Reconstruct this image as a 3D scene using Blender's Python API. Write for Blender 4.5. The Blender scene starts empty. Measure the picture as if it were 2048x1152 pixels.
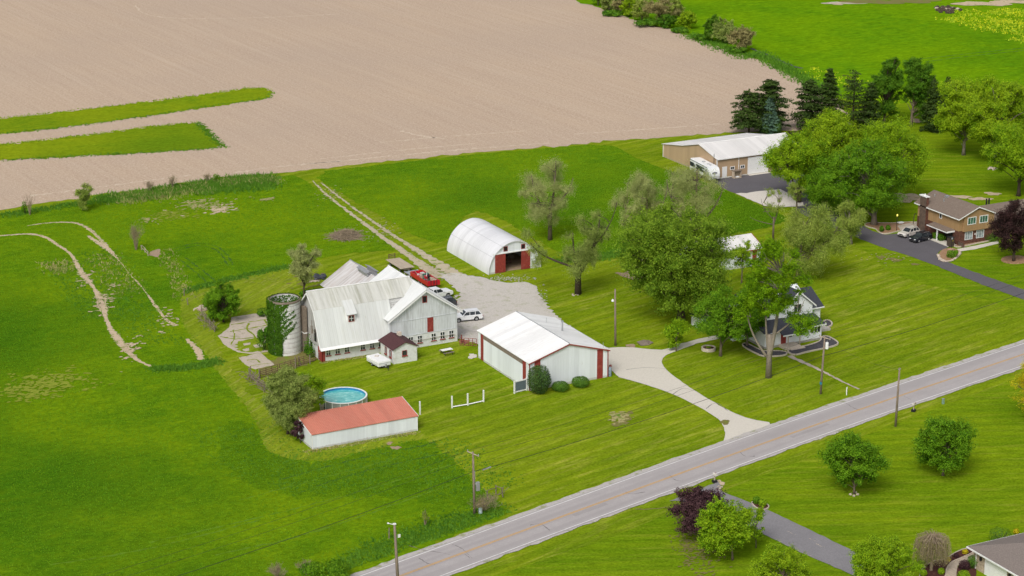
import bpy, math, random
import numpy as np
from mathutils import Vector, Matrix

R = math.radians
SC = bpy.context.scene
COL = SC.collection
rng = np.random.default_rng(7)
random.seed(7)

# ------------------------------------------------------------------ survey
# World X runs along the farm buildings' fronts, world Y away from the road.
FPX, PITCH, CAM_H, PSI = 4369.26, R(17.475), 114.0, R(27.3)
FWD = np.array([math.sin(PSI), math.cos(PSI)])
RGT = np.array([math.cos(PSI), -math.sin(PSI)])

def ray(px, py):
    u, v = px - 1024.0, py - 576.0
    a = u / FPX
    b = math.cos(PITCH) - v / FPX * math.sin(PITCH)
    c = -math.sin(PITCH) - v / FPX * math.cos(PITCH)
    d = RGT * a + FWD * b
    return np.array([d[0], d[1], c])

def G(px, py, z=0.0):
    """survey point of the photograph -> place on the ground (or on a level z)"""
    d = ray(px, py)
    t = (z - CAM_H) / d[2]
    return (d[0] * t, d[1] * t)

def depth_of(xy):
    return float(np.dot(FWD, xy))

def z_at(xy, py):
    """height above ground of something standing at xy"""
    v = py - 576.0
    b = math.cos(PITCH) - v / FPX * math.sin(PITCH)
    c = -math.sin(PITCH) - v / FPX * math.cos(PITCH)
    return CAM_H + depth_of(xy) / b * c

def metres(px, xy, z=0.0):
    """metres spanned by px photo pixels at a place"""
    Z = depth_of(xy) * math.cos(PITCH) + (CAM_H - z) * math.sin(PITCH)
    return px * Z / FPX

def lateral(px, xy, z=0.0):
    Z = depth_of(xy) * math.cos(PITCH) + (CAM_H - z) * math.sin(PITCH)
    return (px - 1024.0) / FPX * Z - float(np.dot(RGT, xy))

# ------------------------------------------------------------------ objects
def tag(o, label=None, cat=None, group=None, kind=None):
    if label: o['label'] = label
    if cat: o['category'] = cat
    if group: o['group'] = group
    if kind: o['kind'] = kind
    return o

def empty(name, xy, label, cat, group=None, rz=0.0, z=0.0):
    o = bpy.data.objects.new(name, None)
    COL.objects.link(o)
    o.location = (xy[0], xy[1], z)
    o.rotation_euler = (0, 0, rz)
    o.empty_display_size = 0.3
    return tag(o, label, cat, group)

def copy_thing(o, xy, rz, label, group=None, z=0.0):
    def cp(a, parent):
        c = a.copy(); COL.objects.link(c)
        if parent: c.parent = parent
        for ch in list(a.children): cp(ch, c)
        return c
    c = cp(o, None)
    c.location = (xy[0], xy[1], z); c.rotation_euler = (0, 0, rz)
    c['label'] = label
    if group: c['group'] = group
    return c

class MB:
    """collects faces of one part"""
    def __init__(s): s.v = []; s.f = []
    def add(s, verts, faces):
        k = len(s.v)
        s.v += [tuple(map(float, p)) for p in verts]
        s.f += [tuple(i + k for i in f) for f in faces]
        return s
    def box(s, x0, y0, z0, x1, y1, z1):
        return s.add([(x0,y0,z0),(x1,y0,z0),(x1,y1,z0),(x0,y1,z0),(x0,y0,z1),(x1,y0,z1),(x1,y1,z1),(x0,y1,z1)],
              [(3,2,1,0),(4,5,6,7),(0,1,5,4),(1,2,6,5),(2,3,7,6),(3,0,4,7)])
    def quad(s, a, b, c, d): return s.add([a,b,c,d], [(0,1,2,3)])
    def slab(s, pts, th, n=None):
        """polygon with thickness th below it"""
        P = [Vector(p) for p in pts]
        if n is None:
            n = Vector((0,0,0))
            for i in range(len(P)): n += P[i].cross(P[(i+1)%len(P)])
            n = ((P[1]-P[0]).cross(P[2]-P[0]) if n.length<1e-9 else n).normalized()
            n = (P[1]-P[0]).cross(P[-1]-P[0]).normalized()
        n = Vector(n); m = len(P)
        Q = [p - n*th for p in P]
        f = [tuple(range(m)), tuple(range(2*m-1, m-1, -1))]
        for i in range(m):
            j = (i+1) % m
            f.append((i, i+m, j+m, j))
        return s.add(P+Q, f)
    def prism(s, prof, axis, a, b):
        """closed profile extruded along axis 'x' or 'y' from a to b; prof = (other, z)"""
        m = len(prof)
        if axis == 'x': A = [(a,p[0],p[1]) for p in prof]; B = [(b,p[0],p[1]) for p in prof]
        else: A = [(p[0],a,p[1]) for p in prof]; B = [(p[0],b,p[1]) for p in prof]
        f = [tuple(range(m)), tuple(range(2*m-1, m-1, -1))]
        for i in range(m):
            j = (i+1) % m
            f.append((i, i+m, j+m, j))
        return s.add(A+B, f)
    def tube(s, pts, rad, n=6, caps=True):
        P = [Vector(p) for p in pts]
        if not isinstance(rad, (list, tuple)): rad = [rad]*len(P)
        rings = []; up0 = None; k = len(s.v); V = []
        for i, p in enumerate(P):
            d = (P[min(i+1, len(P)-1)] - P[max(i-1, 0)]).normalized()
            ref = Vector((0,0,1)) if abs(d.z) < 0.9 else Vector((1,0,0))
            if up0 is None: a = d.cross(ref).normalized()
            else:
                a = up0 - d*up0.dot(d)
                a = a.normalized() if a.length > 1e-6 else d.cross(ref).normalized()
            up0 = a; b = d.cross(a)
            V += [p + (a*math.cos(2*math.pi*j/n) + b*math.sin(2*math.pi*j/n))*rad[i] for j in range(n)]
        F = []
        for i in range(len(P)-1):
            for j in range(n):
                F.append((i*n+j, i*n+(j+1)%n, (i+1)*n+(j+1)%n, (i+1)*n+j))
        if caps:
            F.append(tuple(range(n-1,-1,-1))); F.append(tuple(range((len(P)-1)*n, len(P)*n)))
        return s.add(V, F)
    def cyl(s, x, y, z0, z1, r, n=16, r2=None):
        return s.tube([(x,y,z0),(x,y,z1)], [r, r if r2 is None else r2], n)
    def lathe(s, prof, n=24, c=(0,0,0)):
        V = []; F = []
        for r, z in prof:
            V += [(c[0]+r*math.cos(2*math.pi*j/n), c[1]+r*math.sin(2*math.pi*j/n), c[2]+z) for j in range(n)]
        for i in range(len(prof)-1):
            for j in range(n): F.append((i*n+j, i*n+(j+1)%n, (i+1)*n+(j+1)%n, (i+1)*n+j))
        return s.add(V, F)
    def ribs(s, o, e1, e2, n, pitch, h=0.03, w=0.06):
        """raised ribs on a rectangular sheet: origin o, across vector e1, along vector e2, normal n"""
        o, e1, e2, n = map(Vector, (o, e1, e2, n)); L = e1.length; d = e1.normalized()
        k = int(L / pitch)
        off = (L - k*pitch)/2
        for i in range(k+1):
            p = o + d*min(max(off + i*pitch, w), L-w)
            a = [p - d*w, p - d*w*0.4 + n*h, p + d*w*0.4 + n*h, p + d*w]
            b = [q + e2 for q in a]
            s.add(a+b, [(0,1,5,4),(1,2,6,5),(2,3,7,6)])
        return s
    def ell(s, c, r, nu=16, nv=10, jit=0.0, rs=None):
        V=[]; F=[]
        for i in range(nv+1):
            t = math.pi*i/nv
            for j in range(nu):
                p = 2*math.pi*j/nu
                k = 1 + (rs.uniform(-jit, jit) if rs is not None else 0)
                V.append((c[0]+r[0]*k*math.sin(t)*math.cos(p), c[1]+r[1]*k*math.sin(t)*math.sin(p), c[2]+r[2]*k*math.cos(t)))
        for i in range(nv):
            for j in range(nu): F.append((i*nu+j, (i+1)*nu+j, (i+1)*nu+(j+1)%nu, i*nu+(j+1)%nu))
        return s.add(V, F)
    def build(s, name, mat, parent=None, bevel=0.0, smooth=False):
        me = bpy.data.meshes.new(name)
        me.from_pydata(s.v, [], s.f); me.update()
        o = bpy.data.objects.new(name, me); COL.objects.link(o)
        me.materials.append(mat)
        if parent: o.parent = parent
        if smooth: me.polygons.foreach_set('use_smooth', [True]*len(me.polygons))
        if bevel:
            m = o.modifiers.new('bevel', 'BEVEL'); m.width = bevel; m.segments = 2; m.limit_method = 'ANGLE'
        return o

def mesh_np(name, V, F, mat, parent=None):
    """fast mesh from arrays; F (n,3) or (n,4)"""
    me = bpy.data.meshes.new(name)
    V = np.ascontiguousarray(V, np.float32); F = np.ascontiguousarray(F, np.int32)
    n, k = F.shape
    me.vertices.add(len(V)); me.vertices.foreach_set('co', V.ravel())
    me.loops.add(n*k); me.loops.foreach_set('vertex_index', F.ravel())
    me.polygons.add(n)
    me.polygons.foreach_set('loop_start', np.arange(0, n*k, k, dtype=np.int32))
    me.polygons.foreach_set('loop_total', np.full(n, k, np.int32))
    me.update(calc_edges=True)
    o = bpy.data.objects.new(name, me); COL.objects.link(o)
    me.materials.append(mat)
    if parent: o.parent = parent
    return o

# ------------------------------------------------------------------ materials
class NT:
    def __init__(s, name):
        s.m = bpy.data.materials.new(name); s.m.use_nodes = True
        s.t = s.m.node_tree; s.b = s.t.nodes['Principled BSDF']; s.out = s.t.nodes['Material Output']
        s.b.inputs['Specular IOR Level'].default_value = 0.3
    def n(s, typ, **kw):
        x = s.t.nodes.new(typ)
        for k, v in kw.items():
            if k.startswith('i_'): x.inputs[k[2:].replace('_', ' ')].default_value = v
            else: setattr(x, k, v)
        return x
    def l(s, a, b): s.t.links.new(a, b)
    def coord(s, scale=(1,1,1), rot=(0,0,0), which='Object'):
        tc = s.n('ShaderNodeTexCoord'); src = tc.outputs[which]
        if any(rot):                      # turn first, stretch after
            m0 = s.n('ShaderNodeMapping'); m0.inputs['Rotation'].default_value = rot
            s.l(src, m0.inputs['Vector']); src = m0.outputs[0]
        mp = s.n('ShaderNodeMapping'); mp.inputs['Scale'].default_value = scale
        s.l(src, mp.inputs['Vector']); return mp.outputs[0]
    def noise(s, vec, scale, detail=3.0, rough=0.55, dist=0.0):
        x = s.n('ShaderNodeTexNoise'); x.inputs['Scale'].default_value = scale
        x.inputs['Detail'].default_value = detail; x.inputs['Roughness'].default_value = rough
        x.inputs['Distortion'].default_value = dist
        s.l(vec, x.inputs['Vector']); return x.outputs['Fac']
    def ramp(s, fac, stops, interp='LINEAR'):
        x = s.n('ShaderNodeValToRGB'); cr = x.color_ramp; cr.interpolation = interp
        while len(cr.elements) < len(stops): cr.elements.new(0.5)
        for e, (p, c) in zip(cr.elements, stops):
            e.position = p; e.color = (c[0], c[1], c[2], 1) if not isinstance(c, (int, float)) else (c, c, c, 1)
        s.l(fac, x.inputs[0]); return x.outputs[0]
    def mix(s, fac, a, b, mode='MIX'):
        x = s.n('ShaderNodeMix', data_type='RGBA', blend_type=mode)
        for val, idx in ((fac, 0), (a, 6), (b, 7)):
            if isinstance(val, (int, float)): x.inputs[idx].default_value = val
            elif isinstance(val, tuple): x.inputs[idx].default_value = (*val[:3], 1)
            else: s.l(val, x.inputs[idx])
        return x.outputs[2]
    def math(s, op, a, b=0.0):
        x = s.n('ShaderNodeMath', operation=op)
        for i, v in enumerate((a, b)):
            if isinstance(v, (int, float)): x.inputs[i].default_value = v
            else: s.l(v, x.inputs[i])
        return x.outputs[0]
    def bump(s, h, strength=0.3, dist=0.05):
        x = s.n('ShaderNodeBump'); x.inputs['Strength'].default_value = strength; x.inputs['Distance'].default_value = dist
        s.l(h, x.inputs['Height']); s.l(x.outputs[0], s.b.inputs['Normal'])
    def color(s, c):
        if isinstance(c, tuple): s.b.inputs['Base Color'].default_value = (*c[:3], 1)
        else: s.l(c, s.b.inputs['Base Color'])
    def rough(s, r): s.b.inputs['Roughness'].default_value = r; return s

def plain(name, c, rough=0.7, var=0.12, scale=3.0, metal=0.0, dirt=None, stretch=(1,1,1)):
    t = NT(name); v = t.coord(stretch)
    n = t.noise(v, scale, 5, 0.6)
    lo = tuple(x*(1-var) for x in c); hi = tuple(min(1, x*(1+var*0.6)) for x in c)
    col = t.ramp(n, [(0.3, lo), (0.7, hi)])
    if dirt:
        d = t.noise(t.coord(tuple(q*1.0 for q in stretch)), scale*0.37, 6, 0.7)
        col = t.mix(t.ramp(d, [(0.52, 0.0), (0.75, 1.0)]), col, dirt)
    t.color(col); t.rough(rough); t.b.inputs['Metallic'].default_value = metal
    return t.m

def sheet_metal(name, c, axis='x', pitch=0.25, dirt=(0.4,0.4,0.38), amount=0.35, along=(0.25,1,1), rough=0.45, line=0.82, rust=0.35):
    """painted ribbed sheet: faint dark line at each lap, streaks of dirt down the sheet"""
    t = NT(name)
    sx = t.n('ShaderNodeSeparateXYZ'); tc = t.n('ShaderNodeTexCoord'); t.l(tc.outputs['Object'], sx.inputs[0])
    a = sx.outputs[{'x':0,'y':1,'z':2}[axis]]
    w = t.math('FRACT', t.math('DIVIDE', a, pitch))
    ln = t.ramp(w, [(0.0, line), (0.10, 1.0), (0.90, 1.0), (1.0, line)])
    st = t.noise(t.coord(along), 2.2, 6, 0.65)
    sp = t.noise(t.coord(), 0.35, 4, 0.6)
    col = t.mix(t.math('MULTIPLY', t.ramp(st, [(0.42, 0.0), (0.72, 1.0)]), t.math('MULTIPLY', t.ramp(sp, [(0.3,0.3),(0.7,1.0)]), amount)), c, dirt)
    col = t.mix(1.0, col, ln, 'MULTIPLY')
    wn = t.n('ShaderNodeTexWhiteNoise', noise_dimensions='1D'); t.l(t.math('FLOOR', t.math('DIVIDE', a, 0.92)), wn.inputs['W'])
    col = t.mix(1.0, col, t.ramp(wn.outputs['Value'], [(0.0, 0.90), (1.0, 1.04)]), 'MULTIPLY')     # sheet to sheet
    rs = t.noise(t.coord((1.5,1.5,0.5)), 0.9, 6, 0.75)
    col = t.mix(t.math('MULTIPLY', t.ramp(rs, [(0.63, 0.0), (0.74, 1.0)]), rust), col, (0.30,0.20,0.13))
    if axis != 'z' and 'roof' not in name:                                                        # mud splashed along the foot
        zz = t.math('ADD', sx.outputs[2], t.math('MULTIPLY', t.noise(t.coord((1.5,1.5,1)), 1.6, 4, 0.7), -0.5))
        col = t.mix(t.math('MULTIPLY', t.ramp(zz, [(0.0, 0.7), (0.12, 0.0)]), 0.75), col, (0.36,0.33,0.26))
    t.color(col); t.rough(rough)
    return t.m

def glass_dark(name, c=(0.03,0.035,0.04)):
    t = NT(name); n = t.noise(t.coord(), 1.7, 2)
    t.color(t.ramp(n, [(0.3, tuple(x*0.6 for x in c)), (0.7, tuple(x*1.6 for x in c))])); t.rough(0.08)
    t.b.inputs['Specular IOR Level'].default_value = 0.6
    return t.m

def leaf_mat(name, cols, trans=0.35, big=0.35, gain=1.9):
    """leaves: every leaf its own tint, patches of lighter growth through the crown"""
    t = NT(name)
    g = t.n('ShaderNodeNewGeometry'); r = g.outputs['Random Per Island']
    cols = [tuple(min(0.85, x*gain) for x in q) for q in cols]
    c = t.ramp(r, [(i/(len(cols)-1), q) for i, q in enumerate(cols)])
    n = t.noise(t.coord(), big, 3, 0.6)
    c = t.mix(t.ramp(n, [(0.4, 0.0), (0.62, 0.55)]), c, cols[-1])
    t.color(c); t.rough(0.6); t.b.inputs['Specular IOR Level'].default_value = 0.12
    tr = t.n('ShaderNodeBsdfTranslucent'); t.l(c, tr.inputs['Color'])
    ms = t.n('ShaderNodeMixShader'); ms.inputs[0].default_value = trans
    t.l(t.b.outputs[0], ms.inputs[1]); t.l(tr.outputs[0], ms.inputs[2]); t.l(ms.outputs[0], t.out.inputs[0])
    return t.m

def bark_mat(name, c):
    t = NT(name); n = t.noise(t.coord((6,6,1.2)), 2.0, 6, 0.7)
    t.color(t.ramp(n, [(0.3, tuple(x*0.55 for x in c)), (0.7, tuple(x*1.35 for x in c))])); t.rough(0.9)
    t.bump(n, 0.6, 0.05)
    return t.m
# ------------------------------------------------------------------ grass and soil materials
# linear colours
def lawn_mat(name, dark, mid, light, straw, ang, stripe=0.5, straw_amt=0.5, pitch=1.6):
    """mown grass, ang = direction the mower went"""
    t = NT(name); rot = (0, 0, -ang)
    v = t.coord()
    big = t.noise(v, 0.03, 4, 0.6); med = t.noise(t.coord((0.5,1,1), rot), 0.16, 4, 0.65); fine = t.noise(v, 2.6, 3, 0.7)
    c = t.ramp(med, [(0.26, dark), (0.5, mid), (0.74, light)])
    c = t.mix(t.ramp(big, [(0.38, 0.0), (0.66, 0.7)]), c, light)
    sn = t.noise(t.coord((0.012, 1.0/pitch, 1), rot), 1.0, 2, 0.5, 0.25)      # mower passes
    c = t.mix(t.math('MULTIPLY', t.ramp(sn, [(0.42, 1.0), (0.58, 0.0)]), stripe), c, dark)
    c = t.mix(t.math('MULTIPLY', t.ramp(sn, [(0.50, 0.0), (0.64, 1.0)]), stripe), c, light)
    sv = t.n('ShaderNodeSeparateXYZ'); t.l(t.coord((1,1,1), rot), sv.inputs[0])      # regular pass of the mower
    wv = t.math('SINE', t.math('ADD', t.math('MULTIPLY', sv.outputs[1], 6.283/2.7), t.math('MULTIPLY', t.noise(t.coord((0.02,0.12,1), rot), 1.0, 2), 5.0)))
    c = t.mix(t.math('MULTIPLY', t.math('ADD', t.math('MULTIPLY', wv, 0.5), 0.5), 0.34), c, dark)
    s2 = t.noise(t.coord((0.09, 2.0/pitch, 1), rot), 1.0, 5, 0.7, 0.3)
    pt = t.noise(v, 0.07, 3, 0.6)
    c = t.mix(t.math('MULTIPLY', t.math('MULTIPLY', t.ramp(s2, [(0.50, 0.0), (0.70, 1.0)]), t.ramp(pt, [(0.36, 0.15), (0.6, 1.0)])), straw_amt), c, straw)
    mid2 = t.noise(t.coord((0.5,1.6,1), rot), 0.9, 4, 0.7)
    c = t.mix(0.8, c, t.ramp(mid2, [(0.3, 0.74), (0.7, 1.24)]), 'MULTIPLY')
    c = t.mix(0.75, c, t.ramp(fine, [(0.3, 0.62), (0.7, 1.30)]), 'MULTIPLY')
    t.color(c); t.rough(1.0); t.b.inputs['Specular IOR Level'].default_value = 0.0
    t.bump(fine, 0.5, 0.08)
    return t.m

def meadow_mat(name, dark, mid, light, flower=None, fs=2.0):
    t = NT(name); v = t.coord()
    big = t.noise(v, 0.028, 5, 0.6, 0.4); huge = t.noise(v, 0.011, 3, 0.6); med = t.noise(t.coord((1,1.6,1)), 0.22, 6, 0.72); fine = t.noise(t.coord((0.7,1.5,1)), fs, 4, 0.75); clump = t.noise(t.coord((0.8,1.8,1)), fs*0.35, 3, 0.7)
    c = t.ramp(med, [(0.30, dark), (0.5, mid), (0.72, light)])
    c = t.mix(t.ramp(big, [(0.36, 0.0), (0.62, 0.75)]), c, light if flower is None else flower)
    c = t.mix(t.ramp(huge, [(0.38, 0.75), (0.52, 0.0)]), c, dark)
    c = t.mix(0.7, c, t.ramp(clump, [(0.3, 0.72), (0.7, 1.22)]), 'MULTIPLY')
    c = t.mix(0.8, c, t.ramp(fine, [(0.3, 0.60), (0.7, 1.30)]), 'MULTIPLY')
    t.color(c); t.rough(1.0); t.b.inputs['Specular IOR Level'].default_value = 0.0
    t.bump(fine, 0.6, 0.2)
    return t.m

def soil_mat():
    t = NT('tilled_soil'); v = t.coord(); rot = (0, 0, R(-4))
    row = t.noise(t.coord((1.0, 0.02, 1), rot), 1.0, 4, 0.65)
    row2 = t.noise(t.coord((0.16, 0.008, 1), rot), 1.0, 3, 0.6)
    row3 = t.noise(t.coord((0.42, 0.012, 1), rot), 1.0, 3, 0.6)
    big = t.noise(v, 0.012, 4, 0.6); sp = t.noise(v, 1.7, 4, 0.75); fleck = t.noise(t.coord((1.6,0.8,1)), 2.6, 3, 0.65)
    c = t.ramp(sp, [(0.28, (0.330,0.238,0.166)), (0.5, (0.460,0.345,0.252)), (0.72, (0.575,0.455,0.346))])
    c = t.mix(t.ramp(row, [(0.40, 0.0), (0.66, 0.42)]), c, (0.545,0.435,0.33))
    c = t.mix(t.ramp(row3, [(0.54, 0.0), (0.70, 0.30)]), c, (0.56,0.45,0.345))
    c = t.mix(t.ramp(row2, [(0.44, 0.0), (0.70, 0.40)]), c, (0.50,0.375,0.265))
    c = t.mix(t.ramp(big, [(0.40, 0.0), (0.65, 0.40)]), c, (0.41,0.32,0.255))
    c = t.mix(t.ramp(fleck, [(0.58, 0.0), (0.72, 0.9)]), c, (0.78,0.69,0.56))
    t.color(c); t.rough(0.95); t.b.inputs['Specular IOR Level'].default_value = 0.1
    t.bump(sp, 0.5, 0.12)
    return t.m

def gravel_mat(name, a, b, c, grass=None, amt=0.0):
    t = NT(name); v = t.coord()
    f = t.noise(v, 4.0, 5, 0.75); m = t.noise(v, 0.35, 4, 0.65)
    col = t.ramp(f, [(0.3, a), (0.5, b), (0.7, c)])
    col = t.mix(t.ramp(m, [(0.38, 0.0), (0.62, 0.5)]), col, b)
    if grass:
        g = t.noise(v, 0.6, 5, 0.7)
        col = t.mix(t.math('MULTIPLY', t.ramp(g, [(0.54, 0.0), (0.62, 1.0)]), amt), col, grass)
    t.color(col); t.rough(0.95); t.b.inputs['Specular IOR Level'].default_value = 0.15
    t.bump(f, 0.4, 0.05)
    return t.m

def asphalt_mat(name, base, lane_dir=None, var=0.12):
    t = NT(name); v = t.coord()
    f = t.noise(v, 6.0, 4, 0.7); m = t.noise(v, 0.25, 4, 0.6)
    col = t.ramp(f, [(0.3, tuple(x*(1-var) for x in base)), (0.7, tuple(x*(1+var) for x in base))])
    col = t.mix(t.ramp(m, [(0.4, 0.0), (0.65, 0.5)]), col, tuple(x*0.86 for x in base))
    if lane_dir is not None:
        w = t.noise(t.coord((0.006, 0.9, 1), (0, 0, -lane_dir)), 1.0, 2, 0.5)
        col = t.mix(t.ramp(w, [(0.42, 0.0), (0.60, 0.55)]), col, tuple(x*0.80 for x in base))
    t.color(col); t.rough(0.85); t.b.inputs['Specular IOR Level'].default_value = 0.25
    return t.m

ROAD_PX = [(805.3,1151.5),(1120,1035.2),(1648,843.3),(2048,709.2)]
RC = [np.array(G(*p)) for p in ROAD_PX]
d0 = (RC[1]-RC[0]); d0 /= np.linalg.norm(d0); d1 = (RC[3]-RC[2]); d1 /= np.linalg.norm(d1)
RC = [RC[0]-d0*160] + RC + [RC[3]+d1*260]
ROAD_ANG = math.atan2(RC[3][1]-RC[2][1], RC[3][0]-RC[2][0])

M = {}
M['lawn'] = lawn_mat('mown_lawn', (0.100,0.176,0.006), (0.165,0.250,0.008), (0.245,0.312,0.011), (0.41,0.39,0.075), ROAD_ANG, 0.22, 0.62, 2.4)
M['lawn_rich'] = lawn_mat('mown_rich_lawn', (0.084,0.172,0.005), (0.142,0.242,0.006), (0.212,0.296,0.008), (0.35,0.35,0.04), ROAD_ANG-R(38), 0.16, 0.45, 2.4)
M['verge'] = lawn_mat('mown_margin', (0.135,0.215,0.010), (0.20,0.272,0.014), (0.26,0.312,0.02), (0.37,0.34,0.10), R(40), 0.3, 0.6)
M['meadow'] = meadow_mat('meadow_grass', (0.048,0.138,0.005), (0.100,0.218,0.005), (0.190,0.290,0.005))
M['lush'] = meadow_mat('lush_meadow_grass', (0.038,0.114,0.005), (0.074,0.174,0.005), (0.130,0.232,0.005))
M['far_meadow'] = meadow_mat('far_meadow_grass', (0.074,0.195,0.005), (0.118,0.265,0.005), (0.165,0.305,0.004), None, 0.9)
M['strip'] = meadow_mat('grass_waterway', (0.105,0.205,0.008), (0.18,0.275,0.009), (0.245,0.310,0.009))
M['soil'] = soil_mat()
M['gravel'] = gravel_mat('pale_gravel', (0.38,0.35,0.31), (0.53,0.495,0.45), (0.64,0.605,0.555), (0.24,0.27,0.08), 0.35)
M['gravel_lane'] = gravel_mat('lane_gravel', (0.34,0.285,0.19), (0.47,0.405,0.29), (0.58,0.515,0.39), (0.15,0.23,0.015), 0.9)
M['white_gravel'] = gravel_mat('white_gravel', (0.50,0.46,0.41), (0.63,0.58,0.52), (0.72,0.68,0.62))
M['sand'] = gravel_mat('dry_sand', (0.38,0.29,0.19), (0.52,0.41,0.28), (0.62,0.51,0.37), (0.16,0.2,0.02), 0.55)
M['dirt'] = gravel_mat('bare_dirt', (0.24,0.165,0.105), (0.34,0.25,0.17), (0.45,0.35,0.25), (0.15,0.2,0.02), 0.3)
M['concrete'] = gravel_mat('driveway_concrete', (0.51,0.47,0.40), (0.61,0.57,0.495), (0.68,0.64,0.565))
M['slab'] = gravel_mat('old_slab_concrete', (0.37,0.31,0.25), (0.49,0.42,0.345), (0.58,0.51,0.43), (0.13,0.17,0.03), 0.35)
M['asphalt'] = asphalt_mat('road_asphalt', (0.405,0.375,0.370), ROAD_ANG)
M['shoulder'] = gravel_mat('shoulder_gravel', (0.36,0.335,0.31), (0.46,0.43,0.405), (0.56,0.525,0.50), (0.18,0.22,0.03), 0.6)
M['blacktop'] = asphalt_mat('driveway_blacktop', (0.120,0.112,0.122), None, 0.2)
M['old_blacktop'] = asphalt_mat('worn_blacktop', (0.235,0.225,0.235), None, 0.22)
M['mulch'] = gravel_mat('bark_mulch', (0.045,0.018,0.014), (0.08,0.032,0.025), (0.13,0.06,0.045))
M['tan_mulch'] = gravel_mat('tan_mulch', (0.23,0.13,0.07), (0.33,0.20,0.115), (0.43,0.29,0.18))
M['dark_gravel'] = gravel_mat('dark_bed_stone', (0.04,0.038,0.044), (0.085,0.08,0.088), (0.15,0.14,0.15))
M['worn'] = gravel_mat('worn_turf', (0.135,0.115,0.045), (0.19,0.17,0.055), (0.22,0.225,0.05), (0.15,0.235,0.012), 0.9)
M['yellow'] = plain('yellow_road_paint', (0.62,0.33,0.05), 0.7, 0.2, 2.0)
M['white_line'] = plain('white_road_paint', (0.74,0.73,0.71), 0.7, 0.15, 1.0, dirt=(0.5,0.48,0.46))
M['crack'] = plain('tar_crack', (0.20,0.185,0.18), 0.8, 0.2)
M['straw_patch'] = gravel_mat('straw_patch', (0.26,0.24,0.08), (0.36,0.32,0.14), (0.48,0.42,0.22), (0.12,0.235,0.010), 1.0)
M['fleck'] = gravel_mat('dry_lawn_fleck', (0.17,0.23,0.015), (0.23,0.28,0.025), (0.30,0.32,0.05))
M['straw'] = gravel_mat('straw_litter', (0.40,0.31,0.23), (0.56,0.46,0.35), (0.74,0.65,0.51))

def densify(P, step, jit, closed=True, seed=0):
    r = np.random.default_rng(seed + len(P)); out = []
    n = len(P)
    for i in range(n if closed else n-1):
        a, b = np.array(P[i]), np.array(P[(i+1) % n])
        L = np.linalg.norm(b-a); k = max(1, int(L/step))
        nn = np.array([-(b-a)[1], (b-a)[0]])/max(L, 1e-6)
        for j in range(k):
            q = a + (b-a)*j/k
            out.append(q + nn*(r.normal(0, jit) if (j or closed) else 0))
    if not closed: out.append(np.array(P[-1]))
    return out

def smooth_poly(P, it=2, closed=True):
    P = [np.array(p, float) for p in P]
    for _ in range(it):
        Q = []
        n = len(P)
        for i in range(n if closed else n-1):
            a, b = P[i], P[(i+1) % n]
            Q += [a*0.75+b*0.25, a*0.25+b*0.75]
        P = Q if closed else [P[0]] + Q + [P[-1]]
    return P

# cells of the map where no long grass grows (tracks, bare earth, road)
GX0, GY0, GRES = 0.0, 180.0, 0.25
BARE = np.zeros((1400, 1400), bool)
def mark(P, rad):
    P = np.array(P); k = int(rad/GRES)+1
    for q in P:
        i, j = int((q[0]-GX0)/GRES), int((q[1]-GY0)/GRES)
        if k <= i < 1400-k and k <= j < 1400-k: BARE[i-k+1:i+k, j-k+1:j+k] = True
def zone(name, px, mat, z, jit=0.25, step=1.2, round_=1, kind='structure', world=False, th=0.0):
    P = [np.array(p) if world else np.array(G(*p)) for p in px]
    if round_: P = smooth_poly(P, round_)
    if jit: P = densify(P, step, jit)
    area = sum(P[i][0]*P[(i+1)%len(P)][1]-P[(i+1)%len(P)][0]*P[i][1] for i in range(len(P)))
    if area < 0: P = P[::-1]
    m = MB()
    if th: m.slab([(p[0], p[1], z) for p in P], th, (0,0,1))
    else: m.add([(p[0], p[1], z) for p in P], [tuple(range(len(P)))])
    o = m.build(name, mat)
    o['kind'] = kind
    return o, P

def strip(name, px, width, mat, z, jit=0.15, step=0.8, world=False, kind='structure', wj=0.3, seed=1, parent=None, th=0.0):
    """ribbon of varying width along a line"""
    P = [np.array(p) if world else np.array(G(*p)) for p in px]
    P = smooth_poly(P, 2, closed=False)
    P = densify(P, step, 0, closed=False)
    r = np.random.default_rng(seed+len(P)); n = len(P)
    w = np.full(n, width) if np.isscalar(width) else np.interp(np.linspace(0,1,n), np.linspace(0,1,len(width)), width)
    A = []; B = []
    for i in range(n):
        d = P[min(i+1,n-1)]-P[max(i-1,0)]; d = d/max(np.linalg.norm(d),1e-6); nn = np.array([-d[1], d[0]])
        A.append(P[i]+nn*w[i]*0.5*(1+r.normal(0,wj))+nn*r.normal(0,jit)*0.5)
        B.append(P[i]-nn*w[i]*0.5*(1+r.normal(0,wj))+nn*r.normal(0,jit)*0.5)
    if name in ('dirt_track', 'farm_lane'): mark(np.array(P), float(np.mean(w))*0.5)
    m = MB()
    V = [(p[0],p[1],z) for p in B] + [(p[0],p[1],z) for p in A]
    m.add(V, [(i, i+1, n+i+1, n+i) for i in range(n-1)])
    o = m.build(name, mat, parent)
    if parent is None: o['kind'] = kind
    return o

# ------------------------------------------------------------------ the ground
m = MB(); NG = 40
m.add([(-900,-300,0),(1500,-300,0),(1500,2600,0),(-900,2600,0)], [(0,1,2,3)])
g = m.build('ground', M['lawn']); g['kind'] = 'structure'

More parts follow.
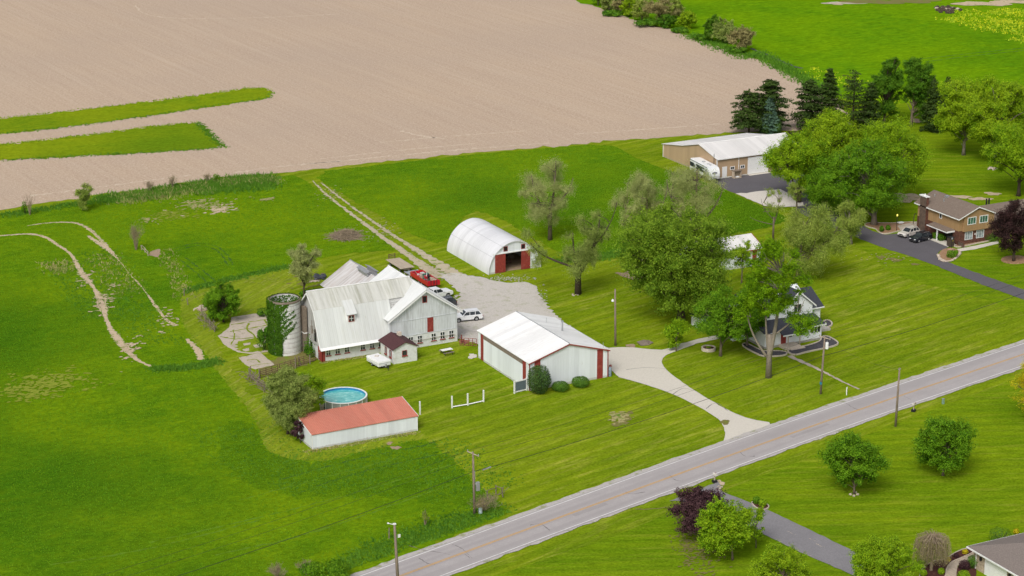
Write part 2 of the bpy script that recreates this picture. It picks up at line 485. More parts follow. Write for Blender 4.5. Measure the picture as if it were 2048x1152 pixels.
E_ = 0.008
zone('lawn_far_side', [(900,1180),(1210,1080),(1440,985),(1700,880),(2048,752),(2300,660),(2300,1500),(700,1500)], M['lawn_rich'], E_, 0.1, 2, 0)
zone('lawn_by_neighbour', [(1700,480),(1800,560),(1960,590),(2400,760),(2400,190),(1900,175),(1700,190),(1600,215),(1560,290),(1640,420)], M['lawn_rich'], E_, 0.3, 2, 1)
zone('tilled_field', [(-500,480),(-200,448),(0,419),(120,401),(200,389),(300,376),(430,358),(600,342),(750,326),(900,310),(1050,297),(1210,283),(1330,274),(1450,265),
      (1560,262),(1700,250),(1690,215),(1640,185),(1612,163),(1575,142),(1540,128),(1450,98),(1360,66),(1250,34),(1150,-2),(1000,-70),(700,-160),(-900,-160)], M['soil'], E_*2, 0.55, 1.5, 0)
zone('far_meadow', [(1150,0),(1250,33),(1360,64),(1450,97),(1540,127),(1612,162),(1660,190),(1760,215),(1900,190),(2100,170),(2500,160),(2500,-200),(1000,-200),(1000,-60)], M['far_meadow'], E_*2.5, 0.5, 2, 0)
meadowA_px = [(-500,1600),(-500,520),(-200,455),(0,428),(120,412),(200,398),(300,385),(430,366),(545,352),(600,352),(650,392),(715,435),(790,488),(800,500),(740,503),(660,512),(580,534),(470,559),(368,585),
      (360,606),(364,630),(378,662),(410,700),(455,760),(500,815),(521,850),(527,885),(548,908),(600,920),(660,917),(760,893),(822,880),(850,876),(905,920),(950,965),(1010,1012),(1022,1028),(960,1052),(850,1096),(735,1140),(640,1180),(300,1330)]
for k, (pts, w_) in enumerate([([(600,330),(760,314),(930,298),(1100,286)],0.8),([(640,318),(800,300),(950,287)],0.5),([(470,345),(560,332),(690,322)],0.7),([(760,285),(900,272),(1050,262)],0.5),([(800,262),(840,272),(890,278)],1.0),([(1150,268),(1300,258),(1440,248)],0.6),([(60,392),(200,374),(380,350)],0.8),([(270,10),(285,28),(330,36),(420,38),(560,34),(680,28)],0.7)]):
    strip('straw_streak', pts, w_*0.55, M['straw'], E_*2.2, 0.3, 0.5, wj=0.9, seed=200+k)
oA, PA = zone('meadow', meadowA_px, M['meadow'], E_*3, 0.22, 0.8, 1)
zone('lush_meadow', [(852,879),(905,922),(950,967),(1006,1012),(900,1012),(760,990),(640,1000),(520,985),(440,930),(430,860),(480,830),(518,862),(526,892),(548,912),(600,924),(660,921),(762,897),(822,884)], M['lush'], E_*3.3, 0.5, 0.6, 2)
meadowB_px = [(618,346),(690,392),(770,437),(860,488),(905,478),(935,420),(990,430),(1090,490),(1130,512),(1180,516),(1240,506),(1380,478),(1530,458),(1585,438),(1520,412),(1444,377),(1380,352),(1300,330),(1255,306),(1215,287),(1050,300),(900,314),(750,331)]
oB, PB = zone('pasture', meadowB_px, M['meadow'], E_*3, 0.22, 0.8, 1)
zone('mown_margin_path', [(360,600),(368,585),(470,559),(580,534),(640,520),(660,540),(560,590),(500,640),(450,640),(420,660),(455,735),(500,790),(560,840),(600,900),(700,893),(840,862),(860,878),(822,882),(760,896),(660,920),(600,923),(548,911),(524,887),(517,850),(496,818),(450,762),(405,702),(374,664),(360,632)], M['verge'], E_*4, 0.2, 0.8, 1)
zone('waterway_strip', [(-300,268),(0,237),(150,222),(300,203),(420,188),(500,176),(530,176),(545,184),(540,195),(520,201),(430,212),(300,232),(150,253),(0,268),(-300,302)], M['strip'], E_*4, 0.5, 1.0, 1)
zone('waterway_strip', [(-300,315),(0,290),(150,274),(300,254),(390,245),(408,250),(428,276),(445,294),(400,299),(250,308),(120,315),(0,321),(-300,340)], M['strip'], E_*4, 0.5, 1.0, 1)

# sandy race track worn in the meadow
for k, (pts, w) in enumerate([
  ([(-60,474),(0,472),(60,467),(92,474),(115,490),(140,506),(152,524),(163,548),(182,568),(195,588),(206,610),(212,638),(220,656),(234,678),(254,702),(276,722),(302,733)],
   [0.8,0.8,0.8,0.7,0.6,0.6,0.8,1.3,1.2,0.6,1.5,1.7,0.6,0.8,1.4,1.4,0.9,0.4]),
  ([(55,452),(90,446),(140,444),(165,450),(186,464),(203,481),(214,496),(228,510),(244,528),(262,552),(280,570),(297,592),(314,616),(332,640),(352,652)], [0.3,0.6,0.8,0.8,0.6,0.9,0.8,0.15,0.08,0.1,0.35,0.1,0.5,0.6,0.5,0.9]),
  ([(176,472),(196,485),(210,494),(226,508)], [0.5,1.0,1.3,0.5]),
  ([(374,678),(388,693),(400,708),(402,720)], [0.5,1.0,1.1,0.9])]):
    strip('dirt_track', pts, w, M['sand'], E_*5+0.001*k, 0.10, 0.35, wj=0.22, seed=k)
# farm lane
strip('farm_lane', [(625,362),(655,392),(705,430),(770,478),(825,516),(880,556)], [0.35,0.6,0.7,1.0,1.5,2.6], M['gravel_lane'], E_*5, 0.2, 0.6, wj=0.15, seed=31)
strip('farm_lane', [(643,366),(680,396),(732,434),(800,480),(868,522),(930,562)], [0.3,0.5,0.6,0.8,1.8,3.2], M['gravel_lane'], E_*5.5, 0.2, 0.6, wj=0.15, seed=32)
zone('gravel_yard', [(872,548),(900,545),(950,553),(1010,566),(1062,563),(1076,582),(1092,612),(1125,643),(1160,668),(1200,690),(1235,702),(1235,724),(1130,730),(940,684),(908,676),(895,640),(912,606),(924,590),(905,572)], M['gravel'], E_*6, 0.25, 0.7, 1)
zone('concrete_driveway', [(1205,697),(1255,694),(1318,701),(1340,697),(1360,690),(1390,682),(1399,686),(1350,703),(1327,713),(1322,728),(1345,752),(1400,789),(1460,824),(1500,839),(1552,847),(1520,885),(1443,897),(1449,880),(1451,862),(1438,838),(1400,815),(1350,790),(1290,769),(1222,750)], M['concrete'], E_*7, 0.05, 1.0, 1)
strip('driveway_joint', [(1252,740),(1290,735),(1330,738)], 0.10, M['crack'], E_*7.6, 0.05, 0.5)
strip('driveway_joint', [(1345,790),(1365,775),(1392,783)], 0.10, M['crack'], E_*7.6, 0.05, 0.5)
strip('driveway_joint', [(1412,818),(1432,803),(1455,822)], 0.10, M['crack'], E_*7.6, 0.05, 0.5)
# road: shoulders, asphalt, paint
RP = smooth_poly(RC, 2, closed=False)
def road_band(name, o0, o1, mat, z, jit=0.0, rng_=None):
    P = densify(RP, 3.0 if not jit else 1.0, 0, closed=False); n = len(P); r = np.random.default_rng(5)
    V = []; 
    for k in (o0, o1):
        for i in range(n):
            d = P[min(i+1,n-1)]-P[max(i-1,0)]; d /= np.linalg.norm(d); nn = np.array([-d[1], d[0]])
            q = P[i] + nn*(k + (r.normal(0,jit) if jit else 0)); V.append((q[0],q[1],z))
    mm = MB(); mm.add(V, [(i, i+1, n+i+1, n+i) for i in range(n-1)])
    o = mm.build(name, mat); o['kind'] = 'structure'; return o
road_band('road_shoulder', -4.05, 4.45, M['shoulder'], E_*9, 0.1)
road_band('road', -3.65, 3.65, M['asphalt'], E_*10)
for q_ in densify(RP, 0.4, 0, closed=False): mark([q_], 4.6)
road_band('road_edge_line', 3.22, 3.36, M['white_line'], E_*11)
road_band('road_edge_line', -3.36, -3.22, M['white_line'], E_*11)
road_band('road_centre_line', 0.06, 0.17, M['yellow'], E_*11)
road_band('road_centre_line', -0.17, -0.06, M['yellow'], E_*11)
for k, pts in enumerate([[(818,1092),(845,1101),(878,1106),(900,1110)],[(905,1090),(925,1098),(945,1118)],[(838,1117),(853,1128),(870,1130)],[(1808,793),(1822,800)],[(930,1110),(940,1117)],
      [(1060,1052),(1080,1047),(1100,1062)],[(1250,985),(1262,990),(1290,985)],[(1340,952),(1350,962),(1366,963)],[(1480,905),(1490,915),(1510,913)],[(1690,805),(1702,815),(1720,822)]]):
    strip('road_crack', pts, 0.09, M['crack'], E_*10.5, 0.1, 0.3, seed=k)
# blacktop on the neighbouring land
zone('neighbour_driveway', [(2300,690),(2048,600),(1960,568),(1850,522),(1760,494),(1700,470),(1655,452),(1610,432),(1590,418),(1600,392),(1640,402),(1690,428),(1722,451),(1762,470),(1790,468),(1830,462),(1880,480),(1905,492),(1872,505),(1880,518),(1910,530),(1950,545),(2048,580),(2300,664)], M['blacktop'], E_*6, 0.08, 1.0, 1)
zone('shed_forecourt', [(1425,362),(1433,358.5),(1480,352),(1560,343),(1640,352),(1640,404),(1600,410),(1560,380),(1475,389),(1445,377)], M['blacktop'], E_*7, 0.1, 1.0, 0)
zone('white_gravel_pad', [(1472,388),(1560,379),(1592,392),(1610,412),(1556,416),(1530,412)], M['white_gravel'], E_*8, 0.15, 1.0, 0)
zone('facing_driveway', [(1338,1003),(1400,980),(1428,968),(1434,962),(1442,972),(1438,982),(1480,998),(1530,1018),(1610,1056),(1705,1102),(1780,1138),(1760,1180),(1690,1144),(1600,1105),(1500,1056),(1440,1024),(1400,1008),(1350,1002)], M['old_blacktop'], E_*8, 0.06, 0.8, 0)
for k, (x, y) in enumerate([(1575,1063),(1618,1077),(1632,1088),(1606,1106)]):
    strip('driveway_scuff', [(x,y),(x+9,y+5),(x+17,y+7)], 0.05, M['slab'], E_*8.5, 0.1, 0.3, seed=k)
strip('worn_ditch_line', [(1270,1018),(1300,1019),(1340,1014)], 0.25, M['worn'], E_*3, 0.1, 0.5)
0 and zone('worn_turf', [(1345,1062),(1375,1068),(1395,1095),(1430,1125),(1450,1175),(1420,1180),(1390,1130),(1360,1095)], M['worn'], E_*3, 0.5, 0.6, 1)
# bare patches
def blob(name, px, py, rx, ry, mat, z, seed=0, irr=0.35):
    r = np.random.default_rng(seed); c = np.array(G(px, py)); n = 26; P = []
    mx = metres(rx, c); my = metres(ry, c)/math.sin(PITCH+0.02)
    ph = r.uniform(0, 6.28, 4)
    for i in range(n):
        a = 2*math.pi*i/n
        k = 1 + irr*(0.5*math.sin(2*a+ph[0])+0.4*math.sin(3*a+ph[1])+0.35*math.sin(5*a+ph[2])) + r.normal(0, irr*0.25)
        P.append(c + RGT*mx*k*math.cos(a) + FWD*my*k*math.sin(a))
    mark(np.array([c+(q-c)*k for q in P for k in (0.1,0.35,0.6,0.8)]), 0.3)
    o, _ = zone(name, P, mat, z, 0.0, 1, 1, world=True); return o
bk = 0
for (x,y,rx,ry,mt) in [(448,424,5,2,'sand'),(436,418,4,2,'sand'),(425,428,5,1.5,'sand'),(410,426,4,1.2,'sand'),(444,410,3,1.5,'sand'),(365,432,5,1,'sand'),(345,425,4,1,'sand'),(330,421,4,1,'sand'),
      (1250,838,14,5,'worn'),(1238,848,18,4,'worn'),(1260,826,6,3,'worn'),(792,896,9,3.2,'dirt'),(779,887,6,2.4,'dirt'),(945,713,10,4,'concrete'),(1262,692,11,3,'dirt'),
      (1440,966,9,4,'sand'),(1810,395,34,10,'sand'),(1840,398,20,6,'sand'),(1920,394,22,4,'sand'),(1960,398,22,4,'sand'),(1833,242,11,5,'dirt'),(1985,388,14,4,'sand'),
      (310,507,13,7,'dirt'),(405,617,9,8,'dirt'),(1762,515,8,4,'worn'),(1790,520,12,4,'worn'),(1830,529,10,2,'worn'),(1450,845,10,4,'worn'),(1400,598,10,3,'worn'),(700,540,20,5,'worn'),(690,815,8,2,'worn'),
      (1690,6,40,5,'slab'),(1740,4,55,8,'worn'),(1830,2,50,8,'worn'),(1960,8,50,8,'sand'),(2020,4,40,8,'sand'),(1676,9,12,2,'sand')]:
    bk += 1
    blob('bare_patch', x, y, rx, ry, M[mt], E_*(5+0.12*bk), bk)
def speckle(name, px, py, rx, ry, n, size, mat, z, seed=0):
    """thin, broken ground: many small scraps of bare earth or straw fading outwards"""
    r = np.random.default_rng(600+seed); c = np.array(G(px, py)); mx = metres(rx, c); my = metres(ry, c)/math.sin(PITCH+0.02); m_ = MB()
    for i in range(n):
        q = c + RGT*r.normal(0, mx*0.45) + FWD*r.normal(0, my*0.45); s = size*r.uniform(0.3, 1.3); k = 7; a0 = r.uniform(0, 6.28); el = r.uniform(0.8, 2.6); ph = r.normal(R(0), 0.5)
        V = []
        for j in range(k):
            a = a0+6.283*j/k; u, v = s*el*math.cos(a)*r.uniform(0.6,1.1), s*math.sin(a)*r.uniform(0.6,1.1)
            V.append((q[0]+u*math.cos(ph)-v*math.sin(ph), q[1]+u*math.sin(ph)+v*math.cos(ph), z+0.00002*i))
        m_.add(V, [tuple(range(k))])
    o = m_.build(name, mat); o['kind'] = 'stuff'; return o
for k, (x,y,rx,ry,n,s_,mt) in enumerate([(405,408,66,16,190,0.3,'straw_patch'),(440,420,30,10,60,0.35,'sand'),(345,430,60,14,130,0.28,'fleck'),(300,440,25,8,30,0.3,'straw_patch'),(100,765,100,24,240,0.3,'fleck'),(55,785,80,20,160,0.3,'fleck'),(530,400,22,6,26,0.3,'straw_patch'),
      (940,668,30,12,60,0.28,'gravel'),(925,600,22,16,70,0.28,'gravel'),(1010,558,60,7,160,0.12,'gravel'),(1085,600,12,30,70,0.12,'gravel'),(870,545,30,14,60,0.3,'gravel_lane'),(660,390,30,20,60,0.12,'gravel_lane'),(760,462,36,26,110,0.13,'gravel_lane'),(1240,836,24,10,60,0.3,'straw_patch'),
      (610,560,40,24,60,0.3,'worn'),(520,560,80,14,80,0.25,'fleck'),(210,600,26,40,60,0.3,'sand'),(262,700,22,34,50,0.28,'sand'),(330,640,26,30,40,0.26,'sand'),(170,560,14,24,36,0.26,'sand'),
      (1770,516,50,10,60,0.16,'straw_patch'),(1398,1110,50,44,260,0.16,'worn'),(1375,1082,30,26,120,0.16,'worn')]):
    speckle('thin_ground', x, y, rx, ry, n, s_, M[mt], E_*7+0.02+0.004*(k%7), k)
# concrete pad remains left of the silo
M['silo_pad_grass'] = M['worn']
zone('concrete_yard', [(463,635),(508,628),(545,629),(548,665),(540,703),(500,708),(474,704),(448,690),(436,672),(458,656)], M['slab'], 0.06, 0.06, 0.6, 0, th=0.1)
zone('concrete_yard', [(478,716),(520,706),(543,724),(548,730),(510,739),(492,731)], M['slab'], 0.062, 0.06, 0.6, 0, th=0.1)
zone('yard_grass', [(478,683),(505,679),(528,676),(546,680),(544,700),(505,706),(476,703),(470,693)], M['verge'], 0.072, 0.25, 0.5, 1)
for k, s in enumerate([[(484,700),(498,697),(499,702),(490,704)],[(506,691),(522,688),(527,694),(512,697)],[(486,688),(500,686),(501,690),(488,692)],[(524,682),(536,680),(538,686),(527,688)]]):
    zone('concrete_slab', s, M['slab'], 0.078, 0.05, 0.4, 0)
for k, (l, w_) in enumerate([([(462,650),(500,645),(546,637)],0.35),([(497,647),(492,660),(506,668),(514,680)],0.30),([(528,640),(536,652),(548,662)],0.25),([(460,664),(500,657),(546,649)],0.3),([(466,660),(470,676),(462,690)],0.2),([(440,674),(476,680),(520,674)],0.3),([(494,722),(512,718),(520,726)],0.22),([(500,733),(520,729),(545,727)],0.16)]):
    strip('joint_grass', l, w_, M['verge'], 0.074+0.0006*k, 0.1, 0.4, wj=0.35, seed=k)
zone('barnyard_earth', [(545,720),(600,700),(640,705),(636,722),(560,746),(515,752),(520,735)], M['worn'], E_*6, 0.25, 0.6, 1)
# pads behind the big tree and round the houses
zone('gravel_pad', [(1230,547),(1300,536),(1345,532),(1345,552),(1300,562),(1262,560)], M['dirt'], E_*6, 0.2, 0.7, 0)
zone('front_path', [(1352,690),(1400,678),(1470,664),(1478,668),(1410,684),(1358,696)], M['concrete'], E_*7.4, 0.05, 1, 0)
strip('front_walk', [(1578,712),(1600,722),(1650,745),(1680,762),(1718,779)], [1.0,0.7,0.6,0.4,0.35], M['slab'], E_*7, 0.12, 0.4, wj=0.12)
# tyre tracks through the meadow
M['track'] = plain('flattened_grass', (0.040,0.110,0.008), 0.95, 0.3, 1.5)
M['track_light'] = plain('bent_pale_grass', (0.115,0.225,0.006), 0.95, 0.3, 1.5)
for k, (pts, mt) in enumerate([([(345,498),(390,485),(430,490),(455,508),(465,530)],'track'),([(350,503),(392,490),(425,495),(447,512),(455,532)],'track'),([(370,515),(410,545),(430,560)],'track'),([(360,520),(400,552),(415,566)],'track'),([(470,562),(420,572),(380,580)],'track'),
      ([(600,985),(700,950),(800,925),(900,905)],'track'),([(560,960),(700,920),(830,895),(870,885)],'track'),([(480,1000),(650,955),(800,915)],'track_light'),([(300,1085),(500,1040),(700,990),(900,930)],'track_light'),([(430,1110),(600,1075),(760,1020),(900,970)],'track_light'),([(100,1130),(300,1100),(520,1040)],'track_light'),
      ([(1840,118),(1930,108),(2060,95)],'track'),([(1850,124),(1940,112),(2060,100)],'track')]):
    strip('tyre_track', pts, 0.24, M[mt], E_*3.6+0.0006*k, 0.15, 0.6, wj=0.6, seed=k)

M['patch'] = asphalt_mat('road_patch', (0.35,0.325,0.32), None, 0.15)
for k, (x, y, L, w_, off) in enumerate([(1180,1020,6,0.8,1.6),(1620,862,8,0.7,1.2)]):
    q = np.array(G(x, y)); q = q - np.array([-math.sin(ROAD_ANG), math.cos(ROAD_ANG)])*0 ; d = np.array([math.cos(ROAD_ANG), math.sin(ROAD_ANG)])
    strip('road_patch', [q-d*L/2, q, q+d*L/2], w_, M['patch'], E_*10.3, 0.02, 0.5, world=True, wj=0.03, seed=k)
# ------------------------------------------------------------------ vegetation
M['leaf_mid'] = leaf_mat('leaf_mid_green', [(0.024,0.075,0.004),(0.046,0.122,0.005),(0.080,0.172,0.006),(0.118,0.215,0.008)])
M['leaf_soft'] = leaf_mat('leaf_soft_green', [(0.044,0.094,0.007),(0.080,0.148,0.010),(0.125,0.204,0.014),(0.175,0.250,0.020)], 0.45)
M['leaf_tall'] = leaf_mat('leaf_glossy_green', [(0.028,0.076,0.002),(0.054,0.126,0.002),(0.092,0.180,0.003),(0.140,0.232,0.004)])
M['leaf_deep'] = leaf_mat('leaf_deep_green', [(0.016,0.060,0.005),(0.032,0.096,0.006),(0.055,0.130,0.007),(0.085,0.165,0.010)])
M['leaf_fresh'] = leaf_mat('leaf_fresh_green', [(0.050,0.120,0.004),(0.090,0.180,0.005),(0.145,0.240,0.006),(0.20,0.285,0.008)])
M['leaf_yellow'] = leaf_mat('leaf_yellow_green', [(0.060,0.130,0.005),(0.105,0.190,0.006),(0.160,0.245,0.007),(0.21,0.285,0.008)])
M['leaf_gold'] = leaf_mat('leaf_golden', [(0.30,0.26,0.01),(0.42,0.35,0.012),(0.55,0.47,0.02)], gain=1.3)
M['leaf_grey'] = leaf_mat('leaf_grey_green', [(0.140,0.170,0.056),(0.195,0.228,0.076),(0.245,0.272,0.098),(0.295,0.310,0.125)], 0.5)
M['leaf_willow'] = leaf_mat('leaf_willow', [(0.080,0.130,0.020),(0.130,0.185,0.030),(0.185,0.235,0.040),(0.235,0.275,0.055)], 0.4)
M['leaf_olive'] = leaf_mat('leaf_olive', [(0.085,0.122,0.026),(0.130,0.176,0.038),(0.176,0.222,0.050),(0.225,0.262,0.070)], 0.45)
M['leaf_purple'] = leaf_mat('leaf_purple', [(0.020,0.009,0.013),(0.038,0.016,0.022),(0.060,0.027,0.033),(0.088,0.046,0.048)], 0.25, gain=1.5)
M['leaf_copper'] = leaf_mat('leaf_copper', [(0.012,0.008,0.008),(0.022,0.013,0.012),(0.036,0.020,0.018),(0.060,0.027,0.026)], 0.2, gain=1.3)
M['leaf_tan'] = leaf_mat('leaf_tan', [(0.125,0.112,0.045),(0.180,0.162,0.066),(0.235,0.215,0.088)], 0.4)
M['leaf_pine'] = leaf_mat('needle_pine', [(0.012,0.028,0.005),(0.021,0.044,0.008),(0.034,0.062,0.010),(0.052,0.086,0.014)], 0.12, gain=1.4)
M['leaf_blue'] = leaf_mat('needle_blue', [(0.030,0.062,0.040),(0.055,0.100,0.066),(0.085,0.140,0.095)], 0.12)
M['leaf_yew'] = leaf_mat('needle_yew', [(0.010,0.026,0.007),(0.018,0.043,0.010),(0.033,0.068,0.015),(0.055,0.098,0.022)], 0.1, 1.2)
M['leaf_box'] = leaf_mat('leaf_clipped', [(0.022,0.062,0.008),(0.042,0.098,0.010),(0.070,0.140,0.014)], 0.15, 1.2)
M['bark'] = bark_mat('grey_brown_bark', (0.16,0.125,0.09))
M['bark_pale'] = bark_mat('pale_bark', (0.235,0.20,0.155))
M['bark_dark'] = bark_mat('dark_bark', (0.075,0.055,0.04))
M['twig'] = bark_mat('bare_twig', (0.30,0.235,0.16))

class Leaves:
    def __init__(s): s.V = []; s.n = 0
    def put(s, P, N, size, r, aspect=0.62, fold=0.25):
        """one folded leaf blade per point P facing N"""
        k = len(P)
        if k == 0: return
        N = N/np.maximum(np.linalg.norm(N, axis=1, keepdims=True), 1e-6)
        a = np.cross(N, r.normal(size=(k,3))); a /= np.maximum(np.linalg.norm(a, axis=1, keepdims=True), 1e-6)
        b = np.cross(N, a)
        sz = (size*r.uniform(0.6, 1.4, k))[:, None]
        v = np.stack([P - a*sz*0.5, P + b*sz*0.5*aspect - N*sz*fold*0.3, P + a*sz*0.5, P - b*sz*0.5*aspect - N*sz*fold*0.3], 1)
        s.V.append(v.reshape(-1,3)); s.n += k
    def build(s, name, mat, parent):
        V = np.concatenate(s.V); F = np.arange(len(V), dtype=np.int32).reshape(-1,4)
        return mesh_np(name, V, F, mat, parent)

def bez(a, b, c, d, n):
    t = np.linspace(0,1,n)[:,None]
    return (1-t)**3*a + 3*(1-t)**2*t*b + 3*(1-t)*t*t*c + t**3*d

def rdir(r, n):
    v = r.normal(size=(n,3)); return v/np.linalg.norm(v, axis=1, keepdims=True)

GROUND_OF = {}
def crown_tree(name, label, cat, base_px, top_y, xl, xr, bot_y, leaf, bark='bark', nclump=34, leaves=9000, lsize=0.34, trunk_r=None,
               clump_r=0.30, open_=0.0, fork=0.0, seed=0, group=None, lean=None, hang=0.0, shape=1.0, ry=None, limbs=True, twiggy=False, trunk_name='trunk', crown_name='crown', forks=None, gaps=0.0, low=0.0, extra=None):
    r = np.random.default_rng(1000+seed)
    if lsize > 0.2: lsize *= 0.66; leaves = int(leaves*2.0)
    xy = np.array(G(*base_px)); o = empty(name, xy, label, cat, group)
    top = max(0.5, z_at(xy, top_y)); bot = max(0.05, z_at(xy, bot_y)); zc = (top+bot)/2
    l0, l1 = lateral(xl, xy, zc), lateral(xr, xy, zc)
    off = (l0+l1)/2; rx = (l1-l0)/2; rz = (top-bot)/2; ry = rx*0.95 if ry is None else ry
    C = np.array([RGT[0]*off, RGT[1]*off, zc])
    H = top
    tr = trunk_r if trunk_r else 0.022*H+0.06
    # clump centres: fill the crown, mostly towards the outside, none alike
    cl = []; tries = 0
    kr = clump_r*min(rx, rz*1.15)
    while len(cl) < nclump and tries < nclump*60:
        tries += 1
        d = rdir(r, 1)[0]; q = r.uniform(0.12, 1.0)**0.45*(1-clump_r*0.35)
        z = d[2]*q
        wide = (1.0 if z > 0 else 1.0 + low*z)
        p = C + np.array([d[0]*q*rx*wide, d[1]*q*ry*wide, z*rz])
        if shape != 1.0:
            h = (p[2]-bot)/max(top-bot, 1e-3); f = 1 - (shape-1)*h
            p[0] = C[0]+(p[0]-C[0])*f; p[1] = C[1]+(p[1]-C[1])*f
        if all(np.linalg.norm((p-x)/np.array([1,1,0.9])) > kr*0.72 for x, _ in cl):
            cl.append((p, kr*r.uniform(0.55, 1.35)))
    for ex, ez, er in (extra or []):
        cl.append((np.array([RGT[0]*ex, RGT[1]*ex, ez]), er))
    # trunk
    mb = MB(); lean = np.array([0,0,0.]) if lean is None else np.array([RGT[0]*lean, RGT[1]*lean, 0])
    th = bot + (top-bot)*0.62
    tip = np.array([C[0]*0.75, C[1]*0.75, th])
    trunk = bez(np.zeros(3), np.array([0,0,th*0.35])+lean, tip*np.array([0.7,0.7,0.65])+lean, tip, 9)
    rad = [tr*1.35] + [tr*(1-0.72*i/8) for i in range(1, 9)]
    if forks:
        for fx, fz, fr, z0 in forks:      # stems: sideways m, top height, radius factor, start height
            e = np.array([RGT[0]*fx, RGT[1]*fx, fz]); s0 = np.array([0,0,z0])
            pts = bez(s0, s0+np.array([e[0]*0.55, e[1]*0.55, (fz-z0)*0.30]), np.array([e[0]*0.9, e[1]*0.9, z0+(fz-z0)*0.6]), e, 9)
            mb.tube([tuple(p) for p in pts], [tr*fr*(1-0.75*i/8) for i in range(9)], 7)
        zt = max(f[3] for f in forks)+0.5
        mb.tube([(0,0,-0.1),(0,0,zt*0.5),(0,0,zt)], [tr*1.3, tr, tr*1.05], 8)
        trunk = np.array([[0,0,zt*i/8] for i in range(9)])
        starts = [np.array([RGT[0]*f[0]*0.8, RGT[1]*f[0]*0.8, f[3]+(f[1]-f[3])*q]) for f in forks for q in (0.35,0.5,0.65,0.8)]
    else:
        trunk[0][2] = -0.1
        mb.tube([tuple(p) for p in trunk], rad, 8)
        starts = None
    lv = Leaves(); per = int(leaves*1.45)//max(1, len(cl))
    for i, (p, k) in enumerate(cl):
        if limbs:
            if starts is not None:
                s0 = min(starts, key=lambda q: np.linalg.norm((q-p)*np.array([1,1,1.0]))+max(0, q[2]-p[2])*2)
            else:
                hz = np.clip(p[2]*0.62 - 0.10*rx, bot*0.55 if bot > 1 else th*0.15, th*0.95)
                j = min(8, max(1, int(round(hz/th*8)))); s0 = trunk[j]
            L = np.linalg.norm(p-s0); br = min(tr*0.5, 0.018*L+0.035)
            mid1 = s0 + (p-s0)*0.35 + np.array([0,0,L*0.10]) + r.normal(0, 0.05*L, 3)
            mid2 = s0 + (p-s0)*0.70 + np.array([0,0,L*0.12]) + r.normal(0, 0.06*L, 3)
            pts = bez(s0, mid1, mid2, p, 6)
            mb.tube([tuple(x) for x in pts], [br*(1-0.8*q/5) for q in range(6)], 5, caps=False)
            nt = 5 if twiggy else 2
            for _ in range(nt):
                e = p + rdir(r,1)[0]*k*np.array([1,1,0.8])*0.9 + np.array([0,0,k*0.2])
                mb.tube([tuple(pts[4]), tuple((pts[4]+e)/2 + r.normal(0,0.08*k,3)), tuple(e)], [br*0.35, br*0.22, br*0.08], 4, caps=False)
        if gaps and r.random() < gaps: continue
        n = int(per*r.uniform(0.7, 1.3)*(k/kr)**2)
        # sprays: each clump is several leafy shoots
        ns = max(4, int(n/45))
        sd = rdir(r, ns); sd[:,2] = sd[:,2]*0.75+0.18
        sl = k*r.uniform(0.40, 1.55 + open_, ns)
        w = r.integers(0, ns, n); u = r.uniform(0.25, 1.0, n)**0.7
        P = p + sd[w]*(sl[w]*u)[:,None] + r.normal(0, k*0.16, (n,3))
        if hang: P[:,2] -= hang*k*np.abs(r.normal(0, 1, n))*u
        N = sd[w]*0.7 + rdir(r, n)*0.8 + np.array([0,0,0.45])
        lv.put(P, N, lsize, r)
    mb.build(trunk_name, M[bark], o, smooth=True)
    c = lv.build(crown_name, M[leaf], o)
    return o

